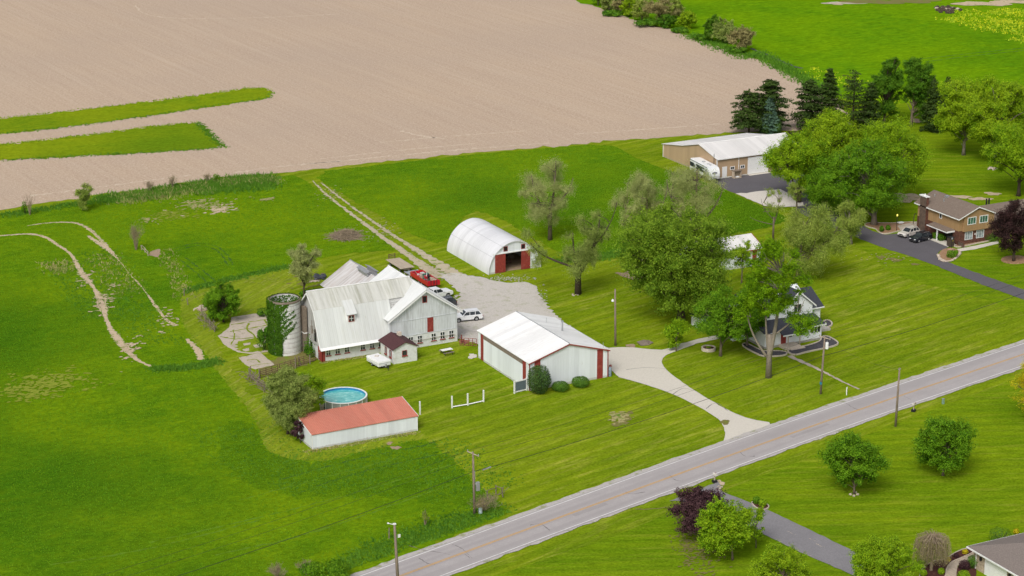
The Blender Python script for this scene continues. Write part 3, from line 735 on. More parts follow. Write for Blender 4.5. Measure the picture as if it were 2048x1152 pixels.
def conifer(name, label, base_px, top_y, xl, xr, leaf='leaf_pine', seed=0, layers=16, irregular=0.3, bare=0.06, droop=0.12, lsize=0.42, dens=26, group=None, power=0.85, bark='bark_dark', cat='tree'):
    r = np.random.default_rng(500+seed)
    xy = np.array(G(*base_px)); o = empty(name, xy, label, cat, group)
    H = max(1.0, z_at(xy, top_y)); rx = (lateral(xr, xy, H/2)-lateral(xl, xy, H/2))/2
    off = (lateral(xr, xy, H/2)+lateral(xl, xy, H/2))/2
    mb = MB(); mb.tube([(0,0,-0.1),(RGT[0]*off*0.3,RGT[1]*off*0.3,H*0.5),(RGT[0]*off*0.5,RGT[1]*off*0.5,H)], [0.018*H+0.08, 0.012*H+0.04, 0.02], 7)
    lv = Leaves()
    for i in range(layers):
        h = bare + (1-bare)*(i+r.uniform(-0.2,0.2))/layers
        if h < bare*0.7: continue
        R0 = rx*(1.0-max(0,h-bare)/(1-bare))**power*1.05 + 0.25
        if h < bare+0.1: R0 *= 0.8
        nb = int(r.integers(6, 10))
        a0 = r.uniform(0, 6.28)
        for b in range(nb):
            if r.random() < irregular*0.25: continue
            a = a0 + 6.283*b/nb + r.normal(0, 0.15)
            L = R0*(1 + r.normal(0, irregular*0.5)); L = max(0.25, L)
            z = H*h + r.normal(0, H*0.012)
            base = np.array([RGT[0]*off*h*0.5, RGT[1]*off*h*0.5, z])
            dirv = np.array([math.cos(a), math.sin(a), 0.0])
            end = base + dirv*L + np.array([0,0,-droop*L + 0.22*L*h])
            mb.tube([tuple(base), tuple((base+end)/2+np.array([0,0,0.04*L])), tuple(end)], [0.02+0.012*L, 0.015+0.006*L, 0.01], 4, caps=False)
            n = int(dens*L/ max(lsize,0.1)*0.55) + 8
            u = r.uniform(0.12, 1.05, n)
            side = np.array([-dirv[1], dirv[0], 0])
            wdt = L*0.26*(1-u*0.65)+0.12
            P = base + (end-base)*u[:,None] + side*(r.normal(0, 1, n)*wdt)[:,None] + np.array([0,0,1.0])*(r.normal(0, 0.10, n)+0.06*L*np.sin(u*3.1))[:,None]
            N = np.array([0,0,1.0]) + rdir(r, n)*0.7 + dirv*0.3
            lv.put(P, N, lsize, r, aspect=0.45, fold=0.5)
    # leader
    n = 30; z = H*r.uniform(0.93, 1.0, n)
    lv.put(np.stack([r.normal(0,0.12,n)+RGT[0]*off*0.5, r.normal(0,0.12,n)+RGT[1]*off*0.5, z],1), rdir(r,n), lsize*0.8, r, 0.4)
    mb.build('trunk', M[bark], o, smooth=True); lv.build('crown', M[leaf], o)
    return o

def dense_shrub(name, label, cat, base_px, top_y, xl, xr, leaf, seed=0, n=2600, lsize=0.16, lumps=0, group=None, flat=1.0, rough_=0.07, xy=None, dims=None, z=0.0):
    """close-leaved shrub: stems, and leaves right through the outer shell"""
    r = np.random.default_rng(2000+seed)
    if xy is None: xy = np.array(G(*base_px))
    o = empty(name, xy, label, cat, group, z=z)
    if dims: rx, H = dims
    else:
        H = max(0.25, z_at(xy, top_y)); rx = (lateral(xr, xy, H/2)-lateral(xl, xy, H/2))/2
    mb = MB()
    for i in range(7):
        a = r.uniform(0,6.28); e = np.array([math.cos(a)*rx*0.6, math.sin(a)*rx*0.6, H*0.75])
        mb.tube([(e[0]*0.1,e[1]*0.1,-0.05), tuple(e*0.5), tuple(e)], [0.03+0.01*H, 0.02+0.006*H, 0.008], 5)
    mb.build('stems', M['bark_dark'], o, smooth=True)
    lv = Leaves()
    cs = [(np.array([0,0,H*0.5]), np.array([rx, rx*flat, H*0.52]))]
    for i in range(lumps):
        a = r.uniform(0, 6.28); q = r.uniform(0.35,0.8); h = r.uniform(0.3,0.8)
        cs.append((np.array([math.cos(a)*rx*q, math.sin(a)*rx*q, H*h]), np.array([rx*0.42, rx*0.42, H*0.26])))
    m = n//len(cs)
    for c, e in cs:
        d = rdir(r, m); lump = 1 + rough_*np.sin(d[:,0]*5+seed)*np.cos(d[:,1]*4.3)+rough_*0.8*np.sin(d[:,2]*6+d[:,0]*3)
        q = np.where(r.random(m) < 0.7, r.uniform(0.86, 1.02, m), r.uniform(0.45, 0.88, m))*lump
        P = c + d*e*q[:,None]; P[:,2] = np.maximum(P[:,2], 0.03)
        lv.put(P, d*0.9+rdir(r,m)*0.6, lsize, r)
    lv.build('foliage', M[leaf], o)
    return o

def bare_shrub(name, label, base_px, top_y, xl, xr, seed=0, n=26, leaf=None, nleaf=0, lsize=0.12, group=None, mat='twig', cat='shrub', weep=0.0):
    r = np.random.default_rng(3000+seed)
    xy = np.array(G(*base_px)); o = empty(name, xy, label, cat, group)
    H = max(0.4, z_at(xy, top_y)); rx = (lateral(xr, xy, H/2)-lateral(xl, xy, H/2))/2
    mb = MB(); tips = []
    for i in range(n):
        a = r.uniform(0, 6.28); q = r.uniform(0.1, 1.0); h = H*r.uniform(0.6, 1.0)
        e = np.array([math.cos(a)*rx*q, math.sin(a)*rx*q, h*(1-0.25*q*q)])
        m = e*np.array([0.35,0.35,0.55])
        mb.tube([(e[0]*0.06,e[1]*0.06,-0.05), tuple(m), tuple(e)], [0.012*H**0.5+0.012, 0.014, 0.006], 4, caps=False)
        for k in range(7):
            s = m + (e-m)*r.uniform(0,0.9); t = s + rdir(r,1)[0]*np.array([0.3*rx,0.3*rx,0.16*H]) + np.array([0,0,0.12*H])
            mb.tube([tuple(s), tuple((s+t)/2+r.normal(0,0.03,3)), tuple(t)], [0.012,0.009,0.005], 3, caps=False); tips.append(t)
            for q2 in range(3):
                t2 = (s+t)/2 + rdir(r,1)[0]*0.2*min(rx,H); mb.tube([tuple((s+t)/2), tuple(t2)], [0.008,0.004], 3, caps=False); tips.append(t2)
    mb.build('stems', M[mat], o)
    if leaf and nleaf:
        tips = np.array(tips); lv = Leaves(); w = r.integers(0, len(tips), nleaf)
        lv.put(tips[w]+r.normal(0, 0.12, (nleaf,3)), rdir(r,nleaf), lsize, r); lv.build('foliage', M[leaf], o)
    return o

# ---- trees of the farm -------------------------------------------------
GT = 'trees round the farmyard'
crown_tree('deciduous_tree', 'huge leafy tree with broad mid-green crown towering over the farmyard west of the white farmhouse', 'tree', (1362,645), 365, 1222, 1468, 662, 'leaf_soft', 'bark_dark', nclump=95, leaves=46000, lsize=0.42, trunk_r=0.62, clump_r=0.20, seed=1, group=GT, open_=0.2, low=0.15, lean=0.5,
   forks=[(-2.5,15,0.75,4.0),(1.2,18,0.85,4.5),(5.0,13,0.6,5.0),(-5.5,9,0.5,4.5)])
crown_tree('elm_tree', 'thin-leaved elm with a long bare limb hanging over the round-roofed barn door', 'tree', (1156,588), 405, 1118, 1228, 560, 'leaf_olive', 'bark_dark', nclump=30, leaves=34000, lsize=0.16, trunk_r=0.5, clump_r=0.27, seed=2, group=GT, hang=0.5, twiggy=True, gaps=0.05,
   extra=[(-7.6,8.4,1.3),(-8.9,11.0,1.2),(-6.6,6.6,1.2),(-7.4,5.6,0.9),(-5.8,7.6,0.8)], forks=[(3.6,13.5,0.75,3.4),(-1.0,11,0.6,3.2),(6.5,16.5,0.4,6.0),(-8.2,9.2,0.45,4.6)])
crown_tree('elm_tree', 'tall thin-leaved elm with pale domed crown standing alone in the pasture behind the round-roofed barn', 'tree', (1100,480), 314, 1036, 1152, 452, 'leaf_grey', 'bark', nclump=40, leaves=34000, lsize=0.16, trunk_r=0.36, clump_r=0.27, seed=3, group=GT, hang=0.35, twiggy=True, gaps=0,
   forks=[(-3.5,12.5,0.7,4.0),(1.0,15.2,0.8,4.5),(4.2,12.0,0.6,6.0)], low=0.2)
crown_tree('elm_tree', 'grey thin-leaved elm behind the huge tree, its crown reaching the left side', 'tree', (1288,512), 335, 1222, 1330, 470, 'leaf_grey', 'bark', nclump=36, leaves=34000, lsize=0.16, trunk_r=0.4, clump_r=0.27, seed=4, group=GT, hang=0.3, twiggy=True, gaps=0.08,
   forks=[(-4.0,11.5,0.6,3.5),(0.5,14.5,0.8,4.0),(4.0,13.0,0.6,4.5)])
crown_tree('elm_tree', 'greyish half-bare elm rising behind the huge tree towards the travel trailer', 'tree', (1390,502), 328, 1318, 1446, 440, 'leaf_grey', 'bark', nclump=44, leaves=34000, lsize=0.16, trunk_r=0.42, clump_r=0.27, seed=5, group=GT, hang=0.3, twiggy=True, gaps=0.1,
   forks=[(-5.5,13.5,0.6,3.5),(0.0,15.5,0.8,4.0),(5.0,13.0,0.6,4.5)])
crown_tree('cottonwood_tree', 'tall narrow tree with forked pale trunk right in front of the white farmhouse', 'tree', (1537,755), 462, 1482, 1616, 640, 'leaf_tall', 'bark_pale', nclump=56, leaves=26000, lsize=0.34, trunk_r=0.40, clump_r=0.24, seed=6, group=GT, gaps=0.12, open_=0.2,
   extra=[(5.6,8.8,1.7),(4.6,7.4,1.2),(3.6,9.6,1.4),(-4.6,10.2,1.6),(-3.9,12.0,1.5)], forks=[(-3.8,11.5,0.6,2.9),(-0.9,13.0,0.62,3.0),(1.6,20.0,0.95,3.0),(5.0,12.5,0.42,6.5)])
crown_tree('deciduous_tree', 'small spreading tree with grey trunk beside the round stone planter', 'tree', (1441,712), 566, 1388, 1506, 692, 'leaf_mid', 'bark', nclump=48, leaves=19000, lsize=0.32, trunk_r=0.24, clump_r=0.25, seed=7, group=GT)
crown_tree('deciduous_tree', 'leafy small tree between the planter tree and the farmhouse front corner', 'tree', (1494,692), 566, 1452, 1536, 682, 'leaf_mid', 'bark', nclump=36, leaves=14000, lsize=0.32, trunk_r=0.2, clump_r=0.30, seed=8, group=GT)
crown_tree('small_tree', 'low bushy young tree at the foot of the huge tree beside the driveway', 'tree', (1352,702), 628, 1328, 1382, 698, 'leaf_fresh', 'bark', nclump=14, leaves=4500, lsize=0.30, trunk_r=0.12, clump_r=0.38, seed=9, group=GT)
crown_tree('small_tree', 'thin young tree with open crown before the white detached garage', 'tree', (1483,568), 478, 1462, 1512, 535, 'leaf_yellow', 'bark', nclump=14, leaves=3000, lsize=0.30, trunk_r=0.13, clump_r=0.36, seed=10, group=GT, gaps=0.1)
crown_tree('willow_tree', 'leaning yellow-green willow with dark crooked limbs behind the white farmhouse', 'tree', (1597,557), 412, 1562, 1700, 535, 'leaf_willow', 'bark', nclump=40, leaves=52000, lsize=0.18, trunk_r=0.42, clump_r=0.26, seed=11, group=GT, hang=0.55, twiggy=True, gaps=0.05, lean=0.6,
   forks=[(2.8,7.5,0.75,2.8),(6.5,9.5,0.6,4.0),(0.5,10.5,0.6,3.5)])
crown_tree('willow_tree', 'slim yellow-green willow with pale trunk on the edge of the neighbour driveway', 'tree', (1702,488), 398, 1664, 1728, 470, 'leaf_willow', 'bark_pale', nclump=22, leaves=24000, lsize=0.19, trunk_r=0.25, clump_r=0.30, seed=12, group=GT, hang=0.6, twiggy=True)
crown_tree('dead_tree', 'nearly leafless tree with broken grey branches behind the white detached garage', 'tree', (1546,480), 372, 1520, 1572, 440, 'leaf_willow', 'bark', nclump=12, leaves=1300, lsize=0.22, trunk_r=0.17, clump_r=0.34, seed=13, group=GT, gaps=0.35, twiggy=True,
   forks=[(-4.5,4.6,0.5,3.0),(1.0,9.0,0.8,3.0),(-2.5,8.0,0.5,4.0)])
crown_tree('small_tree', 'slender tree with tufted crown beside the white gravel pad', 'tree', (1593,429), 360, 1572, 1614, 402, 'leaf_willow', 'bark', nclump=12, leaves=2600, lsize=0.22, trunk_r=0.22, clump_r=0.36, seed=14, group=GT, hang=0.3)
# round the neighbour's land
GN = 'trees on the neighbouring property'
crown_tree('shade_tree', 'large bright green shade tree with thick trunk in the mulch bed near the brown house', 'tree', (1748,450), 285, 1645, 1812, 428, 'leaf_mid', 'bark_pale', nclump=80, leaves=40000, lsize=0.38, trunk_r=0.55, clump_r=0.23, seed=20, group=GN)
crown_tree('shade_tree', 'bright green shade tree with twin trunk beside the pole barn forecourt', 'tree', (1598,405), 262, 1530, 1658, 372, 'leaf_fresh', 'bark_dark', nclump=56, leaves=25000, lsize=0.38, trunk_r=0.4, clump_r=0.24, seed=21, group=GN, forks=[(-3,10,0.6,2.0),(2.0,13,0.8,2.0),(5,9,0.5,4)])
crown_tree('shade_tree', 'yellow-green shade tree whose rounded top stands out behind the forecourt tree', 'tree', (1668,402), 222, 1590, 1742, 360, 'leaf_yellow', 'bark', nclump=66, leaves=32000, lsize=0.38, trunk_r=0.42, clump_r=0.24, seed=22, group=GN)
crown_tree('shade_tree', 'wide green shade tree reaching right over the lawn behind the brown house chimney', 'tree', (1778,408), 228, 1702, 1852, 395, 'leaf_fresh', 'bark', nclump=70, leaves=33000, lsize=0.38, trunk_r=0.42, clump_r=0.24, seed=23, group=GN)
crown_tree('shade_tree', 'lower green tree filling the gap over the dark driveway below the bright shade trees', 'tree', (1662,428), 312, 1596, 1722, 420, 'leaf_mid', 'bark_dark', nclump=46, leaves=20000, lsize=0.36, trunk_r=0.32, clump_r=0.26, seed=24, group=GN)
crown_tree('maple_tree', 'yellow-green maple with bare grey trunk on the lawn beyond the brown house', 'tree', (1927,310), 160, 1868, 1990, 288, 'leaf_yellow', 'bark_pale', nclump=64, leaves=27000, lsize=0.42, trunk_r=0.36, clump_r=0.24, seed=25, group=GN)
crown_tree('maple_tree', 'tall yellow-green maple, its top the highest along the right edge', 'tree', (1990,328), 146, 1935, 2070, 305, 'leaf_yellow', 'bark', nclump=66, leaves=29000, lsize=0.42, trunk_r=0.4, clump_r=0.23, seed=26, group=GN)
crown_tree('maple_tree', 'green maple cut by the right picture edge above the copper-leaved tree', 'tree', (2037,392), 246, 1970, 2110, 365, 'leaf_fresh', 'bark_dark', nclump=54, leaves=23000, lsize=0.40, trunk_r=0.36, clump_r=0.25, seed=27, group=GN)
crown_tree('copper_tree', 'round dark copper-leaved tree in a tan mulch ring beside the brown house', 'tree', (2027,523), 393, 1984, 2074, 512, 'leaf_copper', 'bark_dark', nclump=46, leaves=22000, lsize=0.26, trunk_r=0.25, clump_r=0.30, seed=28, group=GN)
crown_tree('poplar_tree', 'tall dark green tree, left of the twin pair beyond the brown house', 'tree', (1768,250), 102, 1744, 1808, 244, 'leaf_deep', 'bark_dark', nclump=70, leaves=26000, lsize=0.36, trunk_r=0.36, clump_r=0.27, seed=29, group=GN)
crown_tree('poplar_tree', 'tall dark green tree, right of the twin pair beyond the brown house', 'tree', (1822,252), 102, 1802, 1874, 240, 'leaf_deep', 'bark', nclump=66, leaves=23000, lsize=0.36, trunk_r=0.36, clump_r=0.27, seed=30, group=GN, gaps=0.08)
GP = 'evergreens behind the pole barn'
conifer('pine_tree', 'dark shaggy pine nearest the pole barn roof', (1498,266), 178, 1460, 1530, 'leaf_pine', 1, 13, 0.55, 0.14, 0.1, 0.5, 30, GP, 0.55)
conifer('pine_tree', 'taller dark pine standing just behind the blue spruce', (1541,262), 158, 1506, 1574, 'leaf_pine', 2, 15, 0.5, 0.10, 0.05, 0.5, 34, GP, 0.42)
conifer('blue_spruce', 'pale blue-green spruce in front of the taller dark pine', (1538,266), 192, 1518, 1562, 'leaf_blue', 3, 16, 0.2, 0.03, 0.1, 0.42, 30, GP)
conifer('pine_tree', 'broad dark pine with long level branches left of the spruce row', (1621,256), 158, 1578, 1652, 'leaf_pine', 4, 14, 0.5, 0.06, 0.08, 0.5, 30, GP, 0.6)
conifer('spruce_tree', 'dark pointed spruce, tallest of the evergreen row', (1656,258), 136, 1626, 1688, 'leaf_pine', 5, 20, 0.25, 0.04, 0.12, 0.45, 30, GP, 0.75)
conifer('pine_tree', 'thin see-through pine with visible straight trunk', (1705,262), 140, 1676, 1738, 'leaf_pine', 6, 12, 0.7, 0.18, 0.02, 0.45, 11, GP, 0.5)
conifer('spruce_tree', 'small dark spruce between the see-through pine and the poplars', (1738,258), 165, 1718, 1765, 'leaf_pine', 7, 14, 0.4, 0.05, 0.1, 0.45, 22, GP, 0.6)
conifer('spruce_tree', 'dark narrow spruce right of the twin poplars', (1866,262), 158, 1840, 1888, 'leaf_pine', 8, 18, 0.3, 0.03, 0.12, 0.45, 28, GP, 0.7)
conifer('spruce_tree', 'dark spruce with a slim spire next to the yellow-green maple', (1893,258), 152, 1872, 1912, 'leaf_pine', 9, 16, 0.35, 0.03, 0.1, 0.45, 24, GP, 0.75)
dense_shrub('arborvitae', 'upright green arborvitae behind the pole barn roof ridge, left of two', 'shrub', (1530,268), 244, 1521, 1540, 'leaf_yew', 40, 2500, 0.22)
dense_shrub('arborvitae', 'upright green arborvitae behind the pole barn roof ridge, right of two', 'shrub', (1554,268), 242, 1545, 1563, 'leaf_yew', 41, 2500, 0.22)
dense_shrub('brush_heap', 'dark low brush behind the pole barn end', 'brush', (1592,278), 265, 1568, 1622, 'leaf_copper', 42, 1800, 0.3, 4)
# near side of the road
GR = 'trees on the lawns this side of the road'
crown_tree('lawn_tree', 'neat round green tree with mulched trunk on the near lawn, closer to the worn driveway', 'tree', (1708,988), 862, 1642, 1774, 980, 'leaf_mid', 'bark', nclump=50, leaves=19000, lsize=0.30, trunk_r=0.16, clump_r=0.25, seed=50, group=GR, low=0.1, shape=1.25)
crown_tree('lawn_tree', 'neat round green tree on the near lawn below the bare roadside pole', 'tree', (1886,951), 830, 1822, 1954, 944, 'leaf_mid', 'bark', nclump=50, leaves=19000, lsize=0.30, trunk_r=0.16, clump_r=0.25, seed=51, group=GR, low=0.1, shape=1.2)
crown_tree('lawn_tree', 'orange-tinged tree cut by the right picture edge beside the road', 'tree', (2075,850), 690, 2022, 2125, 840, 'leaf_gold', 'bark', nclump=34, leaves=5200, lsize=0.22, trunk_r=0.15, clump_r=0.26, seed=52, group=GR, twiggy=True)
crown_tree('plum_tree', 'dark purple-leaved tree beside the worn driveway', 'tree', (1397,1076), 976, 1340, 1456, 1062, 'leaf_purple', 'bark_dark', nclump=44, leaves=17000, lsize=0.28, trunk_r=0.14, clump_r=0.27, seed=53, group=GR, open_=0.3)
crown_tree('lawn_tree', 'fresh green tree with ragged right side in front of the purple-leaved tree', 'tree', (1465,1120), 1000, 1392, 1502, 1112, 'leaf_fresh', 'bark', nclump=44, leaves=14000, lsize=0.30, trunk_r=0.14, clump_r=0.26, seed=54, group=GR, open_=0.35)
crown_tree('lawn_tree', 'wispy pale green sapling leaning over the worn driveway', 'tree', (1512,1096), 1002, 1468, 1545, 1080, 'leaf_fresh', 'bark', nclump=22, leaves=1700, lsize=0.28, trunk_r=0.07, clump_r=0.3, seed=55, group=GR, twiggy=True)
crown_tree('lawn_tree', 'yellow-green tree cut by the bottom picture edge', 'tree', (1566,1205), 1098, 1502, 1632, 1195, 'leaf_yellow', 'bark', nclump=44, leaves=16000, lsize=0.26, trunk_r=0.14, clump_r=0.26, seed=56, group=GR)
crown_tree('maple_shrub', 'broad puffy yellow-green tree at the bottom edge beside the mulch bed', 'tree', (1768,1190), 1078, 1694, 1842, 1192, 'leaf_fresh', 'bark_dark', nclump=64, leaves=30000, lsize=0.24, trunk_r=0.16, clump_r=0.20, seed=57, group=GR, low=-0.1)
# left side
GL = 'trees and bushes left of the barn'
crown_tree('olive_willow', 'big grey-green willow bush at the left end of the red-roofed shed', 'tree', (576,868), 735, 530, 630, 884, 'leaf_olive', 'bark_dark', nclump=60, leaves=90000, lsize=0.17, trunk_r=0.2, clump_r=0.24, seed=60, group=GL, hang=0.2)
crown_tree('sapling', 'fresh green young tree beside the round pool', 'tree', (614,832), 735, 578, 648, 826, 'leaf_fresh', 'bark', nclump=26, leaves=8500, lsize=0.28, trunk_r=0.12, clump_r=0.30, seed=61, group=GL)
crown_tree('purple_bush', 'small purple-leaved bush against the end wall of the red-roofed shed', 'bush', (601,886), 838, 582, 614, 880, 'leaf_purple', 'bark_dark', nclump=16, leaves=3500, lsize=0.2, trunk_r=0.06, clump_r=0.38, seed=62, group=GL)
crown_tree('deciduous_tree', 'round green tree at the corner of the broken concrete yard', 'tree', (447,644), 562, 408, 482, 640, 'leaf_mid', 'bark_dark', nclump=36, leaves=13000, lsize=0.30, trunk_r=0.15, clump_r=0.28, seed=63, group=GL)
crown_tree('elm_tree', 'hazy grey-green tree with thin dark trunk behind the barn roof end', 'tree', (608,600), 487, 572, 648, 562, 'leaf_grey', 'bark_dark', nclump=32, leaves=34000, lsize=0.16, trunk_r=0.17, clump_r=0.27, seed=64, group=GL, hang=0.1, twiggy=True)
dense_shrub('yard_bush', 'dark green bush at the foot of the ivy-covered silo', 'bush', (530,700), 655, 515, 548, 'leaf_deep', 65, 3000, 0.24, 3)
dense_shrub('yard_bush', 'low dark bush between the broken slabs and the silo', 'bush', (528,632), 616, 512, 543, 'leaf_deep', 66, 1600, 0.22, 2)
dense_shrub('yard_bush', 'weedy green growth behind the barn end beside the thin dark trunk', 'bush', (625,592), 578, 598, 652, 'leaf_deep', 67, 2200, 0.24, 4, flat=0.6)
GF = 'bushes along the field edge'
crown_tree('edge_bush', 'olive-green bush alone on the tilled field edge', 'bush', (166,421), 366, 144, 188, 420, 'leaf_willow', 'bark', nclump=22, leaves=5200, lsize=0.22, trunk_r=0.08, clump_r=0.32, seed=70, group=GF, twiggy=True)
bare_shrub('bare_bush', 'thin bare bush on the field edge near the left picture edge', (60,430), 388, 46, 76, 71, 18, group=GF)
dense_shrub('yard_bush', 'small green bush touching the bare bush at the field edge', 'bush', (50,428), 402, 45, 56, 'leaf_mid', 71, 700, 0.2, 1, group=GF)
bare_shrub('bare_bush', 'brown bare bush beside the dirt square in the meadow', (272,500), 446, 248, 290, 72, 34, 'leaf_tan', 900, 0.10)
bare_shrub('bare_bush', 'pale dry bush at the field edge, left of two', (298,384), 360, 284, 313, 73, 22, group=GF, leaf='leaf_tan', nleaf=300)
bare_shrub('bare_bush', 'pale dry bush at the field edge, right of two', (346,376), 352, 332, 362, 74, 22, group=GF, leaf='leaf_tan', nleaf=300)
bare_shrub('bare_bush', 'pale dry bush beside the small green field-edge bush', (415,364), 346, 404, 428, 75, 18, group=GF, leaf='leaf_tan', nleaf=200)
dense_shrub('yard_bush', 'small dark green bush at the field edge above the pasture', 'bush', (433,362), 347, 426, 441, 'leaf_mid', 76, 600, 0.22, 1, group=GF)
bare_shrub('bare_bush', 'tan leafless bush at the bottom picture edge, left of two', (556,1160), 1126, 535, 582, 77, 30, 'leaf_tan', 300, 0.08)
bare_shrub('bare_bush', 'tan leafless bush at the bottom picture edge, right of two', (612,1150), 1120, 592, 640, 78, 26, 'leaf_tan', 300, 0.08)
dense_shrub('vine_mound', 'mound of green vines beside the road at the bottom picture edge', 'bush', (650,1170), 1126, 590, 692, 'leaf_mid', 79, 6500, 0.22, 8, flat=0.7)
bare_shrub('dry_bush', 'dry brown brush at the foot of the utility pole with the grey box', (965,1022), 990, 918, 1000, 80, 30, 'leaf_tan', 900, 0.14)
bare_shrub('dry_bush', 'small weedy bush with yellow tips between the two near utility poles', (850,1052), 1018, 838, 862, 81, 18, 'leaf_yellow', 500, 0.14)
# hedge row along the far boundary
GH = 'hedgerow bushes beyond the tilled field'
for i, (x, y, t, a, b, lf, lb, kind) in enumerate([
    (1196,12,-24,1172,1222,'leaf_mid','green hedgerow bush at the top picture edge, farthest left','c'),
    (1218,22,-12,1200,1240,'leaf_olive','olive hedgerow bush next to the farthest left one','c'),
    (1240,28,-10,1225,1258,'leaf_tan','tan-twigged hedgerow bush between green neighbours','c'),
    (1258,34,-8,1240,1278,'leaf_yellow','bright yellow-green hedgerow bush','c'),
    (1284,42,-4,1266,1304,'leaf_willow','pale green hedgerow bush left of the big brown one','c'),
    (1318,48,-14,1288,1362,'leaf_tan','big brown dry hedgerow bush, widest of the row','c'),
    (1352,48,-4,1336,1368,'leaf_willow','green side of the hedgerow right behind the big brown bush','c'),
    (1336,56,26,1312,1354,'leaf_deep','dark green low bush in front of the big brown hedgerow bush','c'),
    (1374,58,24,1356,1392,'leaf_yellow','small yellow-green bush at the right end of the thick hedgerow','c'),
    (1424,82,30,1406,1444,'leaf_deep','dark-topped bush standing apart from the hedgerow','c'),
    (1444,86,38,1424,1472,'leaf_olive','olive bush beside the dark-topped one','c'),
    (1481,103,56,1454,1508,'leaf_tan','round tan bush at the near end of the hedgerow','c')]):
    crown_tree('hedgerow_bush', lb, 'bush', (x,y), t, a, b, y-1, lf, 'bark_dark', nclump=20, leaves=4200, lsize=0.5, trunk_r=0.12, clump_r=0.34, seed=100+i, group=GH)
for i, (x,y,t,a,b) in enumerate([(1225,32,20,1205,1250),(1290,52,38,1262,1316),(1360,66,54,1348,1382),(1402,80,68,1386,1420),(1472,106,94,1452,1492)]):
    dense_shrub('hedge_base', ['low dark growth under the left of the hedgerow','low dark growth under the middle of the hedgerow','low dark growth at the right end of the thick hedgerow','grey-green low growth between hedgerow and lone bushes','low green growth under the round tan bush'][i], 'bush', (x,y), t, a, b, 'leaf_deep', 120+i, 1800, 0.5, 4, group=GH, flat=0.6)
# clipped garden shrubs
GS = 'clipped shrubs in front of the white metal garage'
dense_shrub('yew', 'tall dark rounded evergreen at the garage corner', 'shrub', (1078,786), 731, 1054, 1103, 'leaf_yew', 130, 6500, 0.17, group=GS, rough_=0.05)
dense_shrub('yew', 'low clipped mound next to the tall dark evergreen', 'shrub', (1121,781), 764, 1103, 1140, 'leaf_box', 131, 3200, 0.14, group=GS, rough_=0.03)
dense_shrub('yew', 'low clipped mound farthest along the garage wall', 'shrub', (1161,773), 754, 1143, 1180, 'leaf_box', 132, 3200, 0.14, group=GS, rough_=0.03)
GB = 'round shrubs in the beds of the brick garage house'
for i, (x,y,t,a,b,lf,lb) in enumerate([
    (1872,1134,1122,1840,1854,'leaf_yellow','yellow-green ball shrub behind the weeping tree'),
    (1846,1152,1139,1838,1854,'leaf_fresh','yellow-green ball shrub left of the weeping tree foot'),
    (1882,1149,1136,1876,1890,'leaf_fresh','yellow-green ball shrub beside the paved path edge'),
    (1895,1123,1114,1889,1901,'leaf_gold','golden shrub left of the small maroon one'),
    (1930,1108,1099,1924,1937,'leaf_gold','golden shrub at the top of the long mulch bed'),
    (1912,1116,1106,1907,1917,'leaf_purple','little maroon shrub between the golden shrubs'),
    (1928,1140,1120,1918,1941,'leaf_purple','maroon ball shrub in the bed by the garage door'),
    (1945,1136,1110,1936,1960,'leaf_box','green ball shrub against the brick garage wall'),
    (1927,1160,1141,1914,1940,'leaf_fresh','bright green ball shrub at the bottom edge by the garage'),
    (2000,1084,1056,1982,2030,'leaf_box','rounded green shrub behind the brick garage roof'),
    (2032,1068,1058,2026,2038,'leaf_gold','golden shrub tip just over the garage roof')]):
    if i == 0: x, y, t, a, b = 1848, 1133, 1121, 1841, 1855
    dense_shrub('ball_shrub', lb, 'shrub', (x,y), t, a, b, lf, 140+i, 1500, 0.12, group=GB, rough_=0.06)
GX = 'shrubs in the small bed beside the worn driveway'
dense_shrub('ball_shrub', 'green shrub in the small driveway bed, left of two', 'shrub', (1513,1008), 993, 1505, 1521, 'leaf_mid', 160, 1500, 0.13, group=GX)
dense_shrub('ball_shrub', 'green shrub in the small driveway bed, right of two', 'shrub', (1525,1013), 999, 1517, 1534, 'leaf_fresh', 161, 1500, 0.13, group=GX)
# beds by the brown house
GBH = 'shrubs round the brown split-level house'
for i, (x,y,t,a,b,lf,lb) in enumerate([
    (1763,464,452,1759,1768,'leaf_deep','small dark shrub in the tan bed, nearest the driveway'),
    (1776,461,450,1771,1781,'leaf_deep','small dark shrub in the tan bed, nearer the lamp post'),
    (1872,478,464,1864,1882,'leaf_deep','dark hedge shrub behind the black car'),
    (1882,482,467,1874,1892,'leaf_deep','dark hedge shrub beside the entrance post'),
    (1985,482,467,1968,2000,'leaf_deep','dark shrub under the right ground-floor window'),
    (1903,516,500,1892,1914,'leaf_mid','low green cover inside the stone-ringed bed')]):
    dense_shrub('house_shrub', lb, 'shrub', (x,y), t, a, b, lf, 170+i, 1500, 0.2, 1, group=GBH)

